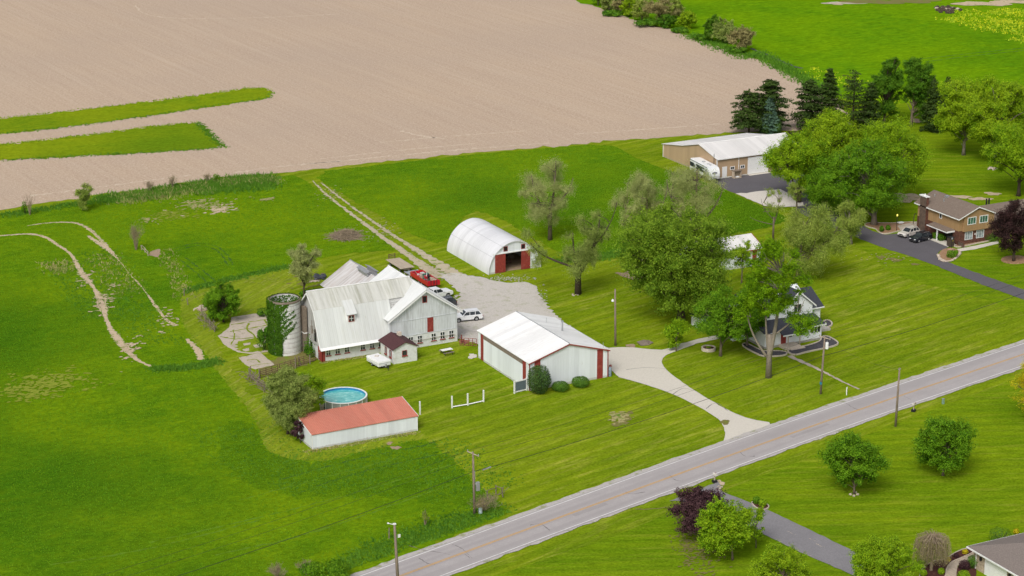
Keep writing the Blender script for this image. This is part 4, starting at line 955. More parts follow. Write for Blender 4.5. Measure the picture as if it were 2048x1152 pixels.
def weeping_tree():
    r = np.random.default_rng(77)
    xy = np.array(G(1862,1142)); o = empty('weeping_tree', xy, 'small weeping tree with brown drooping twigs in the mulch bed', 'tree')
    H = z_at(xy, 1064); rx = metres(39, xy); mb = MB(); lv = Leaves()
    mb.tube([(0,0,-0.05),(0.05,0,H*0.4),(0,0,H*0.72)], [0.2,0.15,0.12], 8)
    for i in range(190):
        a = r.uniform(0,6.28); q = rx*r.uniform(0.25,1.05); h = H*r.uniform(0.80,1.0)
        d = np.array([math.cos(a), math.sin(a), 0]); side = np.array([-d[1], d[0], 0])
        low = H*r.uniform(0.18, 0.5)
        pts = [np.array([0,0,H*0.68]), d*q*0.35+np.array([0,0,h]), d*q*0.8+np.array([0,0,h*0.92]), d*q+side*r.normal(0,0.1)+np.array([0,0,(h*0.85+low)/2]), d*q*1.0+side*r.normal(0,0.15)+np.array([0,0,low])]
        mb.tube([tuple(p) for p in pts], [0.05,0.03,0.018,0.012,0.006], 4, caps=False)
        for k in range(9):
            s = pts[2]+(pts[4]-pts[2])*r.uniform(0,0.9); e = s+np.array([r.normal(0,0.14), r.normal(0,0.14), -r.uniform(0.3,0.9)])
            mb.tube([tuple(s), tuple(e)], [0.010,0.005], 3, caps=False)
        n = 40; u = r.uniform(0,1,n)[:,None]
        lv.put(pts[2]+(pts[4]-pts[2])*u+r.normal(0,0.14,(n,3)), rdir(r,n), 0.13, r, 0.5)
    mb.build('trunk', M['twig'], o); lv.build('crown', M['leaf_tan'], o)
weeping_tree()

# ---- long grass: real blades over the meadow --------------------------
def inside(P, x, y):
    P = np.array(P); n = len(P); c = np.zeros(len(x), bool); j = n-1
    for i in range(n):
        xi, yi, xj, yj = P[i,0], P[i,1], P[j,0], P[j,1]
        with np.errstate(divide='ignore', invalid='ignore'):
            t = ((yi > y) != (yj > y)) & (x < (xj-xi)*(y-yi)/(yj-yi)+xi)
        c ^= t; j = i
    return c

M['blade'] = leaf_mat('meadow_blades', [(0.048,0.130,0.006),(0.066,0.160,0.006),(0.084,0.182,0.006),(0.125,0.205,0.006)], 0.45, 0.022, 2.1)
M['blade_dry'] = leaf_mat('dry_blades', [(0.20,0.17,0.07),(0.30,0.26,0.11),(0.12,0.17,0.03)], 0.3, 0.1)
M['blade_strip'] = leaf_mat('waterway_blades', [(0.075,0.150,0.006),(0.13,0.205,0.008),(0.19,0.245,0.010)], 0.3, 0.05)
M['blade_dark'] = leaf_mat('dark_blades', [(0.034,0.105,0.008),(0.056,0.140,0.011),(0.088,0.180,0.016)], 0.35, 0.12)
def view_ok(x, y, m=60):
    d = np.stack([x,y],1)@FWD; l = np.stack([x,y],1)@RGT
    Z = d*math.cos(PITCH)+CAM_H*math.sin(PITCH)
    px = 1024+FPX*l/Z; py = 576+FPX*(CAM_H*math.cos(PITCH)-d*math.sin(PITCH))/Z
    return (px > -m) & (px < 2048+m) & (py > -m) & (py < 1152+m)

def tufts(name, P, n, h, w, mat, seed, soft=0.0):
    r = np.random.default_rng(seed)
    P = np.array(P); lo, hi = P.min(0), P.max(0)
    X = []; Y = []; got = 0
    while got < n:
        x = r.uniform(lo[0], hi[0], 60000); y = r.uniform(lo[1], hi[1], 60000)
        k = view_ok(x, y)
        x, y = x[k], y[k]
        k = inside(P, x, y); x, y = x[k], y[k]
        if len(x) == 0: break
        X.append(x); Y.append(y); got += len(x)
        if len(X) > 400: break
    x = np.concatenate(X)[:n]; y = np.concatenate(Y)[:n]
    # thickness of the sward varies in patches
    f = 0.5+0.5*np.sin(x*0.31+1.7*np.sin(y*0.23))*np.cos(y*0.37+1.3*np.sin(x*0.19))
    f = 0.35+0.3*f+0.35*r.random(len(x))
    k = r.random(len(x)) < 0.55+0.45*f
    x, y, f = x[k], y[k], f[k]
    if soft: soft = min(soft, 0.9)
    if soft: x = x+r.normal(0, soft, len(x)); y = y+r.normal(0, soft, len(y))
    i = np.clip(((x-GX0)/GRES).astype(int), 0, 1399); j = np.clip(((y-GY0)/GRES).astype(int), 0, 1399)
    k = ~(BARE[i, j] & (x > GX0) & (y > GY0)); x, y, f = x[k], y[k], f[k]
    m = len(x); nb = 3
    x = np.repeat(x, nb)+r.normal(0, w*0.5, m*nb); y = np.repeat(y, nb)+r.normal(0, w*0.5, m*nb); f = np.repeat(f, nb)
    hh = h*(0.5+0.7*f)*r.uniform(0.6, 1.4, m*nb); a = r.uniform(0, 6.28, m*nb); ln = r.normal(0, 0.45, (m*nb,2))*hh[:,None]
    ww = w*r.uniform(0.6, 1.3, m*nb)
    b0 = np.stack([x-np.cos(a)*ww*0.5, y-np.sin(a)*ww*0.5, np.full(m*nb, -0.01)], 1)
    b1 = np.stack([x+np.cos(a)*ww*0.5, y+np.sin(a)*ww*0.5, np.full(m*nb, -0.01)], 1)
    tp = np.stack([x+ln[:,0], y+ln[:,1], hh], 1)
    V = np.stack([b0,b1,tp],1).reshape(-1,3); F = np.arange(len(V), dtype=np.int32).reshape(-1,3)
    o = mesh_np(name, V, F, M[mat]); o['kind'] = 'stuff'; return o

tufts('long_grass', PA, 90000, 0.13, 0.16, 'blade', 1)
tufts('long_grass', PB, 55000, 0.13, 0.16, 'blade', 2)
def band(px, w):
    A = [np.array(G(*p)) for p in px]; out = []; back = []
    for i, p in enumerate(A):
        d = A[min(i+1,len(A)-1)]-A[max(i-1,0)]; d /= np.linalg.norm(d); nn = np.array([-d[1],d[0]])
        out.append(p+nn*w/2); back.append(p-nn*w/2)
    return out+back[::-1]
# weedy, darker growth: ditch, field edge, pasture edge, round the race track
for k, (px, w, n, h, mt) in enumerate([
    ([(690,1150),(760,1100),(850,1072),(930,1042),(1010,1022)], 5.0, 4000, 0.3, 'blade_dark'),
    ([(200,402),(300,388),(400,372),(470,362),(545,357)], 6.0, 4500, 0.7, 'blade_dark'),([(230,402),(320,390),(420,374)], 7.0, 900, 0.7, 'blade_dry'),
    ([(390,382),(470,375),(550,369)], 7.0, 1800, 0.6, 'blade_dark'),
    ([(430,368),(500,362),(560,360)], 5.0, 500, 0.7, 'blade_dry'),
    ([(1120,522),(1180,517),(1240,508),(1320,492)], 3.0, 1800, 0.5, 'blade_dark'),([(560,940),(700,935),(860,910),(960,985)], 14.0, 2800, 0.2, 'blade_dark'),([(470,850),(530,930),(640,960),(800,955)], 12.0, 1800, 0.2, 'blade_dark'),
    ([(370,583),(470,557),(580,532)], 2.0, 1200, 0.4, 'blade_dark'),
    ([(120,520),(180,610),(200,640)], 6.0, 900, 0.3, 'blade_dark'),
    ([(190,500),(250,600),(330,690)], 7.0, 1300, 0.3, 'blade_dark'),
    ([(300,738),(370,737),(440,722)], 2.2, 900, 0.45, 'blade_dark'),
    ([(200,510),(260,590)], 6.0, 350, 0.4, 'blade_dry'),
    ([(110,525),(130,545)], 4.0, 250, 0.5, 'blade_dry'),
    ([(330,500),(370,600)], 3.0, 350, 0.4, 'blade_dry'),
    ([(1510,105),(1540,122),(1600,155),(1660,190)], 5.0, 2500, 0.7, 'blade_dark'),
    ([(1380,70),(1450,98),(1500,118)], 5.0, 1500, 0.7, 'blade_dark'),
    ([(0,432),(120,414),(200,402)], 3.0, 900, 0.5, 'blade_dark'),
    ([(610,905),(700,890),(836,866)], 0.8, 500, 0.25, 'blade_dry'),
    ([(640,726),(740,712)], 0.5, 200, 0.25, 'blade_dry')]):
    tufts('weedy_growth', band(px, w), int(n*0.8), h*0.8, 0.22, mt, 50+k, soft=w*0.22)
for k, px in enumerate([[(0,237),(150,222),(300,203),(420,188),(500,176),(535,178),(545,186)],[(545,186),(535,198),(430,211),(300,232),(150,253),(0,268)],[(0,290),(150,274),(300,254),(390,245)],[(395,246),(428,276),(446,295)],[(446,295),(400,299),(250,308),(0,321)]]):
    tufts('weedy_growth', band(px, 1.0), 450, 0.25, 0.25, 'blade_dark' if k in (1,3,4) else 'blade_strip', 90+k, soft=0.5)
# yellow flowering weeds in the far meadow
M['flower'] = leaf_mat('yellow_flowers', [(0.40,0.38,0.01),(0.30,0.33,0.01),(0.16,0.26,0.015)], 0.2, 0.2)
for k, (px, w, n) in enumerate([([(1905,32),(1960,42),(2010,58),(2060,62)], 16, 2600),([(1985,22),(2080,30)], 12, 1500),([(1990,42),(2080,46)], 7, 900),([(1600,140),(1640,148),(1720,170)], 9, 500),([(1740,205),(1830,200)], 8, 250),([(2030,75),(2070,80)], 9, 500),([(1960,22),(1900,24)], 5, 300)]):
    tufts('flowering_weeds', band(px, w), n//4, 0.35, 0.42, 'flower', 130+k, soft=w*0.15)
# ------------------------------------------------------------------ building materials
WHITE = (0.78,0.79,0.79)
M['white_x'] = sheet_metal('white_ribbed_wall_x', (0.77,0.805,0.84), 'x', 0.23, (0.50,0.52,0.53), 0.25, (1.2,1.2,0.12), 0.5, 0.86)
M['white_y'] = sheet_metal('white_ribbed_wall_y', (0.77,0.805,0.84), 'y', 0.23, (0.50,0.52,0.53), 0.25, (1.2,1.2,0.12), 0.5, 0.86)
M['white_roof_y'] = sheet_metal('white_metal_roof', (0.84,0.84,0.83), 'y', 0.60, (0.60,0.59,0.57), 0.45, (0.25,1.2,1), 0.45, 0.93)
M['white_roof_x'] = sheet_metal('white_metal_roof_x', (0.72,0.70,0.68), 'x', 0.60, (0.60,0.58,0.56), 0.35, (1.2,0.25,1), 0.45, 0.93)
M['barn_roof'] = sheet_metal('barn_roof_painted', (0.655,0.670,0.655), 'x', 0.62, (0.50,0.50,0.43), 0.55, (1.5,0.12,0.12), 0.5, 0.90)
M['barn_roof_stained'] = sheet_metal('barn_roof_stained', (0.585,0.585,0.545), 'x', 0.62, (0.30,0.30,0.225), 1.0, (1.1,0.07,0.07), 0.6, 0.92)
M['barn_roof_cross'] = sheet_metal('barn_cross_roof', (0.70,0.715,0.71), 'y', 0.62, (0.58,0.58,0.53), 0.35, (0.15,1.2,0.15), 0.5, 0.92)
M['old_roof'] = sheet_metal('old_rusty_roof', (0.60,0.59,0.59), 'y', 0.65, (0.30,0.21,0.16), 1.0, (0.10,1.0,0.10), 0.6, 0.85, 1.0)
M['red_roof'] = sheet_metal('red_metal_roof', (0.56,0.195,0.135), 'x', 0.30, (0.60,0.28,0.21), 0.5, (1.0,0.2,0.2), 0.4, 0.45, 0.1)
M['barn_board'] = sheet_metal('barn_boards', (0.66,0.69,0.71), 'x', 0.28, (0.30,0.30,0.28), 0.8, (2.6,1,0.20), 0.8, 0.62, 0.5)
M['barn_board_y'] = sheet_metal('barn_boards_weathered', (0.56,0.56,0.545), 'y', 0.26, (0.17,0.15,0.13), 1.0, (1,3.2,0.15), 0.85, 0.50)
M['block_white'] = plain('whitewashed_block', (0.68,0.69,0.685), 0.85, 0.10, 2.5, dirt=(0.50,0.48,0.43), stretch=(1,1,1.6))
M['silo_stave'] = None
M['red_paint'] = plain('barn_red_paint', (0.275,0.042,0.033), 0.7, 0.25, 3.0, dirt=(0.34,0.10,0.08))
M['red_trim'] = plain('red_trim_paint', (0.27,0.045,0.035), 0.6, 0.15, 4.0)
M['white_trim'] = plain('white_trim', (0.80,0.80,0.79), 0.55, 0.06, 3.0)
M['siding'] = plain('white_vinyl_siding', (0.80,0.82,0.84), 0.5, 0.04, 1.0)
M['dark_shingle'] = plain('charcoal_shingle', (0.052,0.055,0.068), 0.9, 0.30, 5.0)
M['maroon_shingle'] = plain('maroon_shingle', (0.085,0.035,0.038), 0.9, 0.35, 6.0)
M['brown_shingle'] = plain('weathered_brown_shingle', (0.195,0.150,0.120), 0.92, 0.22, 5.0, dirt=(0.235,0.195,0.155))
M['grey_shingle'] = plain('grey_brown_shingle', (0.215,0.180,0.160), 0.92, 0.28, 7.0)
M['tan_x'] = sheet_metal('tan_ribbed_wall_x', (0.46,0.325,0.205), 'x', 0.23, (0.40,0.28,0.18), 0.15, (1.2,1.2,0.15), 0.5, 0.88)
M['tan_y'] = sheet_metal('tan_ribbed_wall_y', (0.46,0.325,0.205), 'y', 0.23, (0.40,0.28,0.18), 0.15, (1.2,1.2,0.15), 0.5, 0.88)
M['tan_siding_x'] = sheet_metal('tan_board_siding_x', (0.40,0.255,0.125), 'x', 0.30, (0.27,0.15,0.06), 0.5, (1.5,1.5,0.2), 0.75, 0.62)
M['tan_siding_y'] = sheet_metal('tan_board_siding_y', (0.38,0.245,0.12), 'y', 0.30, (0.27,0.15,0.06), 0.5, (1.5,1.5,0.2), 0.75, 0.75)
M['glass'] = glass_dark('dark_window_glass'); M['glass_green'] = glass_dark('green_window_glass', (0.045,0.12,0.085)); M['glass_pale'] = glass_dark('curtained_glass', (0.26,0.30,0.32))
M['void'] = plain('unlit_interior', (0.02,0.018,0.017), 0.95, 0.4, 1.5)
M['wood_old'] = plain('weathered_wood', (0.23,0.185,0.145), 0.9, 0.35, 3.0, stretch=(1,1,3))
M['wood_pale'] = plain('pale_planks', (0.47,0.39,0.30), 0.9, 0.22, 1.5, stretch=(4,0.4,1))
M['rusty_steel'] = plain('rusty_pipe', (0.135,0.075,0.055), 0.8, 0.4, 3.0)
M['rusty_red'] = plain('red_painted_pipe', (0.25,0.065,0.055), 0.8, 0.3, 3.0)
M['grey_steel'] = plain('galvanised_steel', (0.42,0.43,0.44), 0.45, 0.15, 2.0, metal=0.5)
M['pole_wood'] = plain('pole_timber', (0.235,0.185,0.14), 0.9, 0.3, 2.0, stretch=(3,3,0.4))
M['black_metal'] = plain('black_metal', (0.02,0.02,0.022), 0.5, 0.3)
M['rubber'] = plain('tyre_rubber', (0.022,0.022,0.023), 0.85, 0.3, 5)
M['rim'] = plain('alloy_rim', (0.42,0.43,0.44), 0.35, 0.15, 5, metal=0.6)
M['concrete_wall'] = plain('foundation_concrete', (0.40,0.375,0.34), 0.9, 0.18, 2.0)
M['edging'] = plain('pale_block_edging', (0.60,0.52,0.43), 0.9, 0.2, 4.0)
M['stone'] = plain('field_stone', (0.50,0.42,0.34), 0.9, 0.3, 3.0)

def brick_mat(name, c1, c2, mortar, scale=3.2, rot=(0,0,0)):
    t = NT(name); b = t.n('ShaderNodeTexBrick')
    v = t.coord((1,1,1), rot); t.l(v, b.inputs['Vector'])
    b.inputs['Color1'].default_value = (*c1,1); b.inputs['Color2'].default_value = (*c2,1); b.inputs['Mortar'].default_value = (*mortar,1)
    b.inputs['Scale'].default_value = scale; b.inputs['Mortar Size'].default_value = 0.015
    n = t.noise(t.coord(), 2.4, 4, 0.7)
    c = t.mix(0.8, b.outputs['Color'], t.ramp(n, [(0.3,0.55),(0.7,1.35)]), 'MULTIPLY'); t.color(c); t.rough(0.9); return t.m
M['brick_x'] = brick_mat('brown_brick_x', (0.155,0.060,0.038), (0.095,0.040,0.028), (0.13,0.09,0.07), 2.2, (R(90),0,0))
M['brick_y'] = brick_mat('brown_brick_y', (0.155,0.060,0.038), (0.095,0.040,0.028), (0.13,0.09,0.07), 2.2, (R(90),0,R(90)))
M['tan_brick'] = brick_mat('tan_house_brick', (0.46,0.38,0.28), (0.38,0.30,0.21), (0.5,0.44,0.36), 2.2, (R(90),0,R(90)))

def stave_mat():
    t = NT('white_silo_staves'); v = t.coord()
    n = t.noise(v, 1.4, 6, 0.7); st = t.noise(t.coord((2.5,2.5,0.25)), 1.6, 5, 0.7)
    c = t.ramp(n, [(0.3,(0.58,0.57,0.54)),(0.6,(0.70,0.70,0.69))])
    c = t.mix(t.ramp(st, [(0.52,0.0),(0.75,0.65)]), c, (0.42,0.39,0.34))
    sx = t.n('ShaderNodeSeparateXYZ'); tc = t.n('ShaderNodeTexCoord'); t.l(tc.outputs['Object'], sx.inputs[0])
    w = t.math('FRACT', t.math('MULTIPLY', sx.outputs[2], 1.35))
    c = t.mix(1.0, c, t.ramp(w, [(0.0,0.72),(0.09,1.0),(0.93,1.0),(1.0,0.72)]), 'MULTIPLY')
    t.color(c); t.rough(0.85); return t.m
M['silo_stave'] = stave_mat()

class House:
    """a building whose parts are given in site coordinates"""
    def __init__(s, name, label, cat, x, y, group=None):
        s.o = empty(name, (x, y), label, cat, group); s.x, s.y = x, y
    def part(s, name, mb, mat, parent=None, bevel=0.0, smooth=False, label=None):
        mb.v = [(p[0]-s.x, p[1]-s.y, p[2]) for p in mb.v]
        o = mb.build(name, mat, parent or s.o, bevel, smooth)
        if label: o['label'] = label
        return o
    # wall openings: face 'f' looks to -Y, 'l' to -X, 'r' to +X
    def P(s, face, w, a, d, z):
        return {'f': (a, w-d, z), 'l': (w-d, a, z), 'r': (w+d, a, z)}[face]
    def fbox(s, mb, face, w, a0, a1, d0, d1, z0, z1):
        p, q = s.P(face, w, a0, d0, z0), s.P(face, w, a1, d1, z1)
        return mb.box(min(p[0],q[0]), min(p[1],q[1]), min(p[2],q[2]), max(p[0],q[0]), max(p[1],q[1]), max(p[2],q[2]))
    def window(s, face, w, a0, a1, z0, z1, frame, glass, cols=2, rows=2, fw=0.09, sill=None, bar=0.05, parent=None):
        mb = MB()
        s.fbox(mb, face, w, a0-fw, a0, -0.05, 0.06, z0-fw, z1+fw); s.fbox(mb, face, w, a1, a1+fw, -0.05, 0.06, z0-fw, z1+fw)
        s.fbox(mb, face, w, a0, a1, -0.05, 0.057, z1, z1+fw); s.fbox(mb, face, w, a0, a1, -0.05, 0.057, z0-fw, z0)
        f = s.part('window', mb, M[frame], parent)
        g = MB(); s.fbox(g, face, w, a0, a1, -0.04, 0.015, z0, z1); s.part('pane', g, M[glass], f)
        if cols*rows > 1:
            b = MB()
            for i in range(1, cols):
                x = a0+(a1-a0)*i/cols; s.fbox(b, face, w, x-bar/2, x+bar/2, 0.0, 0.036, z0, z1)
            for i in range(1, rows):
                z = z0+(z1-z0)*i/rows; s.fbox(b, face, w, a0, a1, 0.0, 0.034, z-bar/2, z+bar/2)
            s.part('glazing_bar', b, M['white_trim'], f)
        if sill:
            b = MB(); s.fbox(b, face, w, a0-0.12, a1+0.12, 0.061, 0.16, z0-fw-0.12, z0-0.02); s.part('sill', b, M[sill], f)
        return f
    def panel(s, name, face, w, a0, a1, z0, z1, mat, d=0.05, parent=None, label=None):
        mb = MB(); s.fbox(mb, face, w, a0, a1, -0.03, d, z0, z1); return s.part(name, mb, M[mat], parent, label=label)

def rslope(mb, x0, x1, ya, za, yb, zb, th=0.09):
    """roof slab between eave line y=ya and ridge line y=yb"""
    n = Vector((0, -(zb-za), (yb-ya))); n = n if n.z > 0 else -n; n.normalize()
    P = [(x0,ya,za),(x1,ya,za),(x1,yb,zb),(x0,yb,zb)]
    if (Vector(P[1])-Vector(P[0])).cross(Vector(P[3])-Vector(P[0])).z < 0: P = P[::-1]
    return mb.slab(P, th, n)
def rslope_y(mb, y0, y1, xa, za, xb, zb, th=0.09):
    n = Vector((-(zb-za), 0, (xb-xa))); n = n if n.z > 0 else -n; n.normalize()
    P = [(xa,y0,za),(xa,y1,za),(xb,y1,zb),(xb,y0,zb)]
    if (Vector(P[1])-Vector(P[0])).cross(Vector(P[3])-Vector(P[0])).z < 0: P = P[::-1]
    return mb.slab(P, th, n)

# ================================================================== the big white barn
b = House('barn', 'big white barn with gambrel wing, cross gable and red-silled windows', 'barn', 132, 306)
X0, X1 = 121.9, 139.3
w = MB(); w.prism([(301.0,2.0),(303.05,7.85),(305.6,10.15),(308.15,7.85),(310.4,2.0)], 'x', X0, X1)
b.part('gambrel_wall', w, M['barn_board_y'], label='weathered grey board end wall')
w = MB(); w.box(X0,300.99,-0.5,133.28,310.41,2.05); b.part('base_wall', w, M['block_white'])
w = MB(); w.prism([(133.3,2.25),(133.3,5.55),(139.4,9.42),(145.2,5.6),(145.2,2.25)], 'y', 300.55, 314.2); b.part('gable_wall', w, M['barn_board'])
w = MB(); w.box(133.3,300.5,-0.7,145.2,314.2,2.25); b.part('base_wall', w, M['block_white'])
for (ya,za,yb,zb,mt,nm) in ((300.35,2.45,302.94,8.06,'barn_roof','lower_roof'),(302.90,8.03,305.62,10.38,'barn_roof_stained','upper_roof'),(310.85,2.45,308.26,8.06,'barn_roof','lower_roof'),(308.30,8.03,305.58,10.38,'barn_roof_stained','upper_roof')):
    xr = 134.3 if nm == 'lower_roof' and ya < 305 else 139.2
    w = MB(); rslope(w, 121.36, xr, ya, za, yb, zb)
    n = Vector((0,-(zb-za),(yb-ya))); n = (n if n.z > 0 else -n).normalized()
    w.ribs((121.36,ya,za), (xr-121.36,0,0), (0,yb-ya,zb-za), n, 0.62, 0.025, 0.04)
    b.part(nm, w, M[mt], label='grey-stained upper roof slope' if mt == 'barn_roof_stained' and ya < 305 else None)
w = MB(); w.tube([(121.3,305.6,10.42),(139.2,305.6,10.42)], 0.09, 6); b.part('ridge_cap', w, M['white_trim'])
w = MB()   # flared eave along the front
w.slab([(121.3,299.95,2.18),(133.2,299.95,2.18),(133.2,300.42,2.56),(121.3,300.42,2.56)], 0.07, (0,-0.6,0.8)); b.part('eave', w, M['white_trim'])
for (xa,za,s) in ((132.75,5.35,'l'),(146.0,5.25,'r')):
    w = MB(); rslope_y(w, 299.95, 314.6, xa, za, 139.5, 9.72)
    n = Vector((-(9.72-za),0,(139.5-xa))); n = (n if n.z > 0 else -n).normalized()
    w.ribs((xa,299.95,za), (0,14.65,0), (139.5-xa,0,9.72-za), n, 0.62, 0.025, 0.04)
    b.part('cross_roof', w, M['barn_roof_cross'])
w = MB(); w.tube([(139.5,299.9,9.75),(139.5,314.65,9.75)], 0.09, 6); b.part('ridge_cap', w, M['white_trim'])
w = MB()
for (xa,za,xb,zb) in ((132.85,5.22,139.5,9.56),(145.9,5.12,139.5,9.56)):
    w.slab([(xa,299.9,za),(xb,299.9,zb),(xb,299.9,zb-0.28),(xa,299.9,za-0.28)], 0.05, (0,-1,0))
b.part('bargeboard', w, M['white_trim'])
w = MB(); w.slab([(121.30,300.35,2.30),(121.30,302.94,7.9),(121.30,302.94,7.65),(121.30,300.55,2.30)],0.06,(-1,0,0)); w.slab([(121.30,302.94,7.9),(121.30,305.6,10.22),(121.30,305.6,9.95),(121.30,302.94,7.65)],0.06,(-1,0,0)); w.slab([(121.30,308.26,7.9),(121.30,305.6,10.22),(121.30,305.6,9.95),(121.30,308.26,7.65)],0.06,(-1,0,0)); b.part('bargeboard', w, M['white_trim'])
for a0, a1 in ((122.58,123.26),(124.14,124.86),(125.74,126.46),(128.46,129.16),(130.04,130.76),(131.56,132.24)):
    b.window('f', 300.99, a0, a1, 1.0, 2.0, 'white_trim', 'glass', 2, 2, 0.04, 'red_paint', 0.07)
for a0, a1 in ((136.56,137.3),(138.14,138.88),(140.58,141.32),(142.16,142.9),(143.72,144.46)):
    b.window('f', 300.5, a0, a1, 0.84, 1.94, 'white_trim', 'glass', 2, 2, 0.04, 'red_paint', 0.07)
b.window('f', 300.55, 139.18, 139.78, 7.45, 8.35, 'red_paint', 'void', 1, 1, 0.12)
b.panel('loft_door', 'f', 300.55, 139.9, 140.95, 2.28, 4.7, 'red_paint', 0.06)
w = MB(); w.box(133.3,300.49,4.78,145.2,300.548,4.86); w.box(133.3,300.44,2.2,145.2,300.498,2.3); b.part('belt_board', w, M['barn_board'])
w = MB(); w.box(121.84,300.9,-0.4,122.35,300.985,2.0); w.box(121.84,300.9,-0.4,121.895,302.6,2.2); b.part('corner_board', w, M['red_paint'])
w = MB(); w.tube([(135.0,300.35,1.75),(138.2,300.35,1.18),(141.4,300.35,1.30),(144.7,300.35,1.25)], 0.03, 5); b.part('pipe', w, M['wood_old'])
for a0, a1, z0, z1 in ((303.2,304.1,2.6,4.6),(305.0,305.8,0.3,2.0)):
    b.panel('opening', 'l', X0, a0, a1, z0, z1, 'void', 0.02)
w = MB()
r_ = np.random.default_rng(3)
for i in range(20):
    y = r_.uniform(301.6, 309.4); z0 = r_.uniform(2.2, 4.5); zt = z0 + r_.uniform(1.0, 2.6)
    zmax = 7.6-abs(y-305.6)*1.25+1.2
    w.box(121.86, y, z0, 121.896, y+0.14, min(zt, zmax))
b.part('bare_board', w, M['wood_old'])
# dormer on the lower roof
w = MB(); w.prism([(301.75,5.4),(301.75,6.95),(302.75,7.55),(303.2,8.0),(303.2,7.6)], 'x', 126.62, 127.98); dm = b.part('dormer', w, M['white_trim'])
w = MB(); w.slab([(126.4,301.45,6.92),(128.2,301.45,6.92),(128.2,303.6,8.72),(126.4,303.6,8.72)], 0.08, (0,-0.64,0.77)); b.part('dormer_roof', w, M['barn_roof'], dm)
b.window('f', 301.75, 126.9, 127.7, 5.75, 6.6, 'red_paint', 'glass', 2, 2, 0.09, None, 0.06)

# lower shed behind the barn
h = House('cattle_shed', 'low grey metal-roofed shed with rust streaks behind the barn', 'shed', 140, 323)
w = MB(); w.prism([(134.9,-0.2),(134.9,2.5),(140.05,5.75),(145.2,2.5),(145.2,-0.2)], 'y', 314.75, 331.6); h.part('wall', w, M['barn_board_y'])
for xa in (134.35, 145.75):
    w = MB(); rslope_y(w, 314.7, 332.0, xa, 2.35, 140.05, 6.0)
    n = Vector((-(3.65),0,(140.05-xa))); n = (n if n.z > 0 else -n).normalized()
    w.ribs((xa,314.7,2.35), (0,17.3,0), (140.05-xa,0,3.65), n, 0.65, 0.02, 0.04); h.part('roof', w, M['old_roof'])
w = MB(); w.box(139.1,322.6,5.7,139.35,326.4,6.35); w.box(140.75,322.6,5.7,141.0,326.4,6.35); w.slab([(138.85,322.4,6.3),(139.6,322.4,6.55),(139.6,326.6,6.55),(138.85,326.6,6.3)],0.05,(-0.3,0,0.95)); w.slab([(140.5,322.4,6.55),(141.25,322.4,6.3),(141.25,326.6,6.3),(140.5,326.6,6.55)],0.05,(0.3,0,0.95)); h.part('ridge_vent', w, M['grey_steel'])
w = MB(); w.tube([(140.05,314.7,6.03),(140.05,332.0,6.03)], 0.08, 6); h.part('ridge_cap', w, M['grey_steel'])

# milk house
h = House('milk_house', 'little white block hut with maroon shingle roof against the barn front', 'hut', 133.4, 297)
w = MB(); w.prism([(131.4,-0.3),(131.4,2.45),(133.42,3.3),(135.45,2.45),(135.45,-0.3)], 'y', 294.95, 299.9); h.part('wall', w, M['block_white'])
for xa in (131.1, 135.75):
    w = MB(); rslope_y(w, 294.7, 300.3, xa, 2.42, 133.42, 3.46, 0.1); h.part('roof', w, M['maroon_shingle'])
h.window('f', 294.95, 132.95, 133.65, 1.2, 1.95, 'red_paint', 'glass', 1, 1, 0.07, 'red_paint')
h.window('l', 131.4, 295.7, 296.3, 0.9, 1.95, 'red_paint', 'glass', 2, 1, 0.07, 'red_paint')
h.window('l', 131.4, 297.5, 298.1, 0.9, 1.95, 'red_paint', 'glass', 2, 1, 0.07, 'red_paint')
w = MB(); w.box(133.9,298.6,3.1,134.5,299.2,3.75); h.part('chimney', w, M['edging'])
w = MB(); w.slab([(135.46,296.2,0.02),(136.0,296.2,0.02),(135.46,296.2,0.8)],1.4,(0,-1,0)); h.part('cellar_hatch', w, M['black_metal'])

# silo
sx_, sy_ = 118.75, 308.49
so = empty('silo', (sx_,sy_), 'round white stave silo without a roof, its left side covered in ivy', 'silo')
m_ = MB(); m_.lathe([(2.5,-0.3),(2.5,8.55),(2.56,8.6),(2.56,8.85),(2.2,8.85),(2.2,1.2),(0.01,1.2)], 40); m_.build('shell', M['silo_stave'], so)
m_ = MB()
for i in range(11):
    z = 0.5+i*0.77; m_.lathe([(2.505,z),(2.53,z+0.015),(2.505,z+0.03)], 40)
m_.build('hoop', M['rusty_steel'], so)
m_ = MB(); m_.lathe([(2.575,8.58),(2.61,8.62),(2.61,8.84),(2.575,8.90),(2.19,8.90)], 40); m_.build('rim_band', M['wood_old'], so)
r_ = np.random.default_rng(9)
lv = Leaves(); to_cam = math.atan2(-sy_, -sx_)
def ivy(n, a0, a1, z0, z1, taper=1.0):
    u = r_.uniform(0,1,n); a = a0+(a1-a0)*u; edge = np.minimum(u, 1-u)*2
    zz = z0+(z1-z0)*r_.uniform(0,1,n)
    keep = r_.random(n) < np.clip(edge*3, 0.2, 1)
    a, zz = a[keep], zz[keep]; k = len(a); rr = 2.55+np.abs(r_.normal(0,0.14,k))
    P = np.stack([rr*np.cos(a), rr*np.sin(a), zz],1); N = np.stack([np.cos(a),np.sin(a),np.full(k,0.25)],1)+rdir(r_,k)*0.6
    lv.put(P, N, 0.24, r_)
LEFT = math.atan2(-RGT[1], -RGT[0])            # side facing left in the view
sgn = 1 if math.sin(to_cam-LEFT) > 0 else -1
def A(t): return LEFT + sgn*t                  # t: 0 left edge, pi/2 facing the road
ivy(9000, A(-0.7), A(1.12), 0.0, 8.9); ivy(1800, A(1.0), A(1.5), 0.0, 3.8); ivy(1500, A(1.0), A(1.4), 2.5, 7.4)
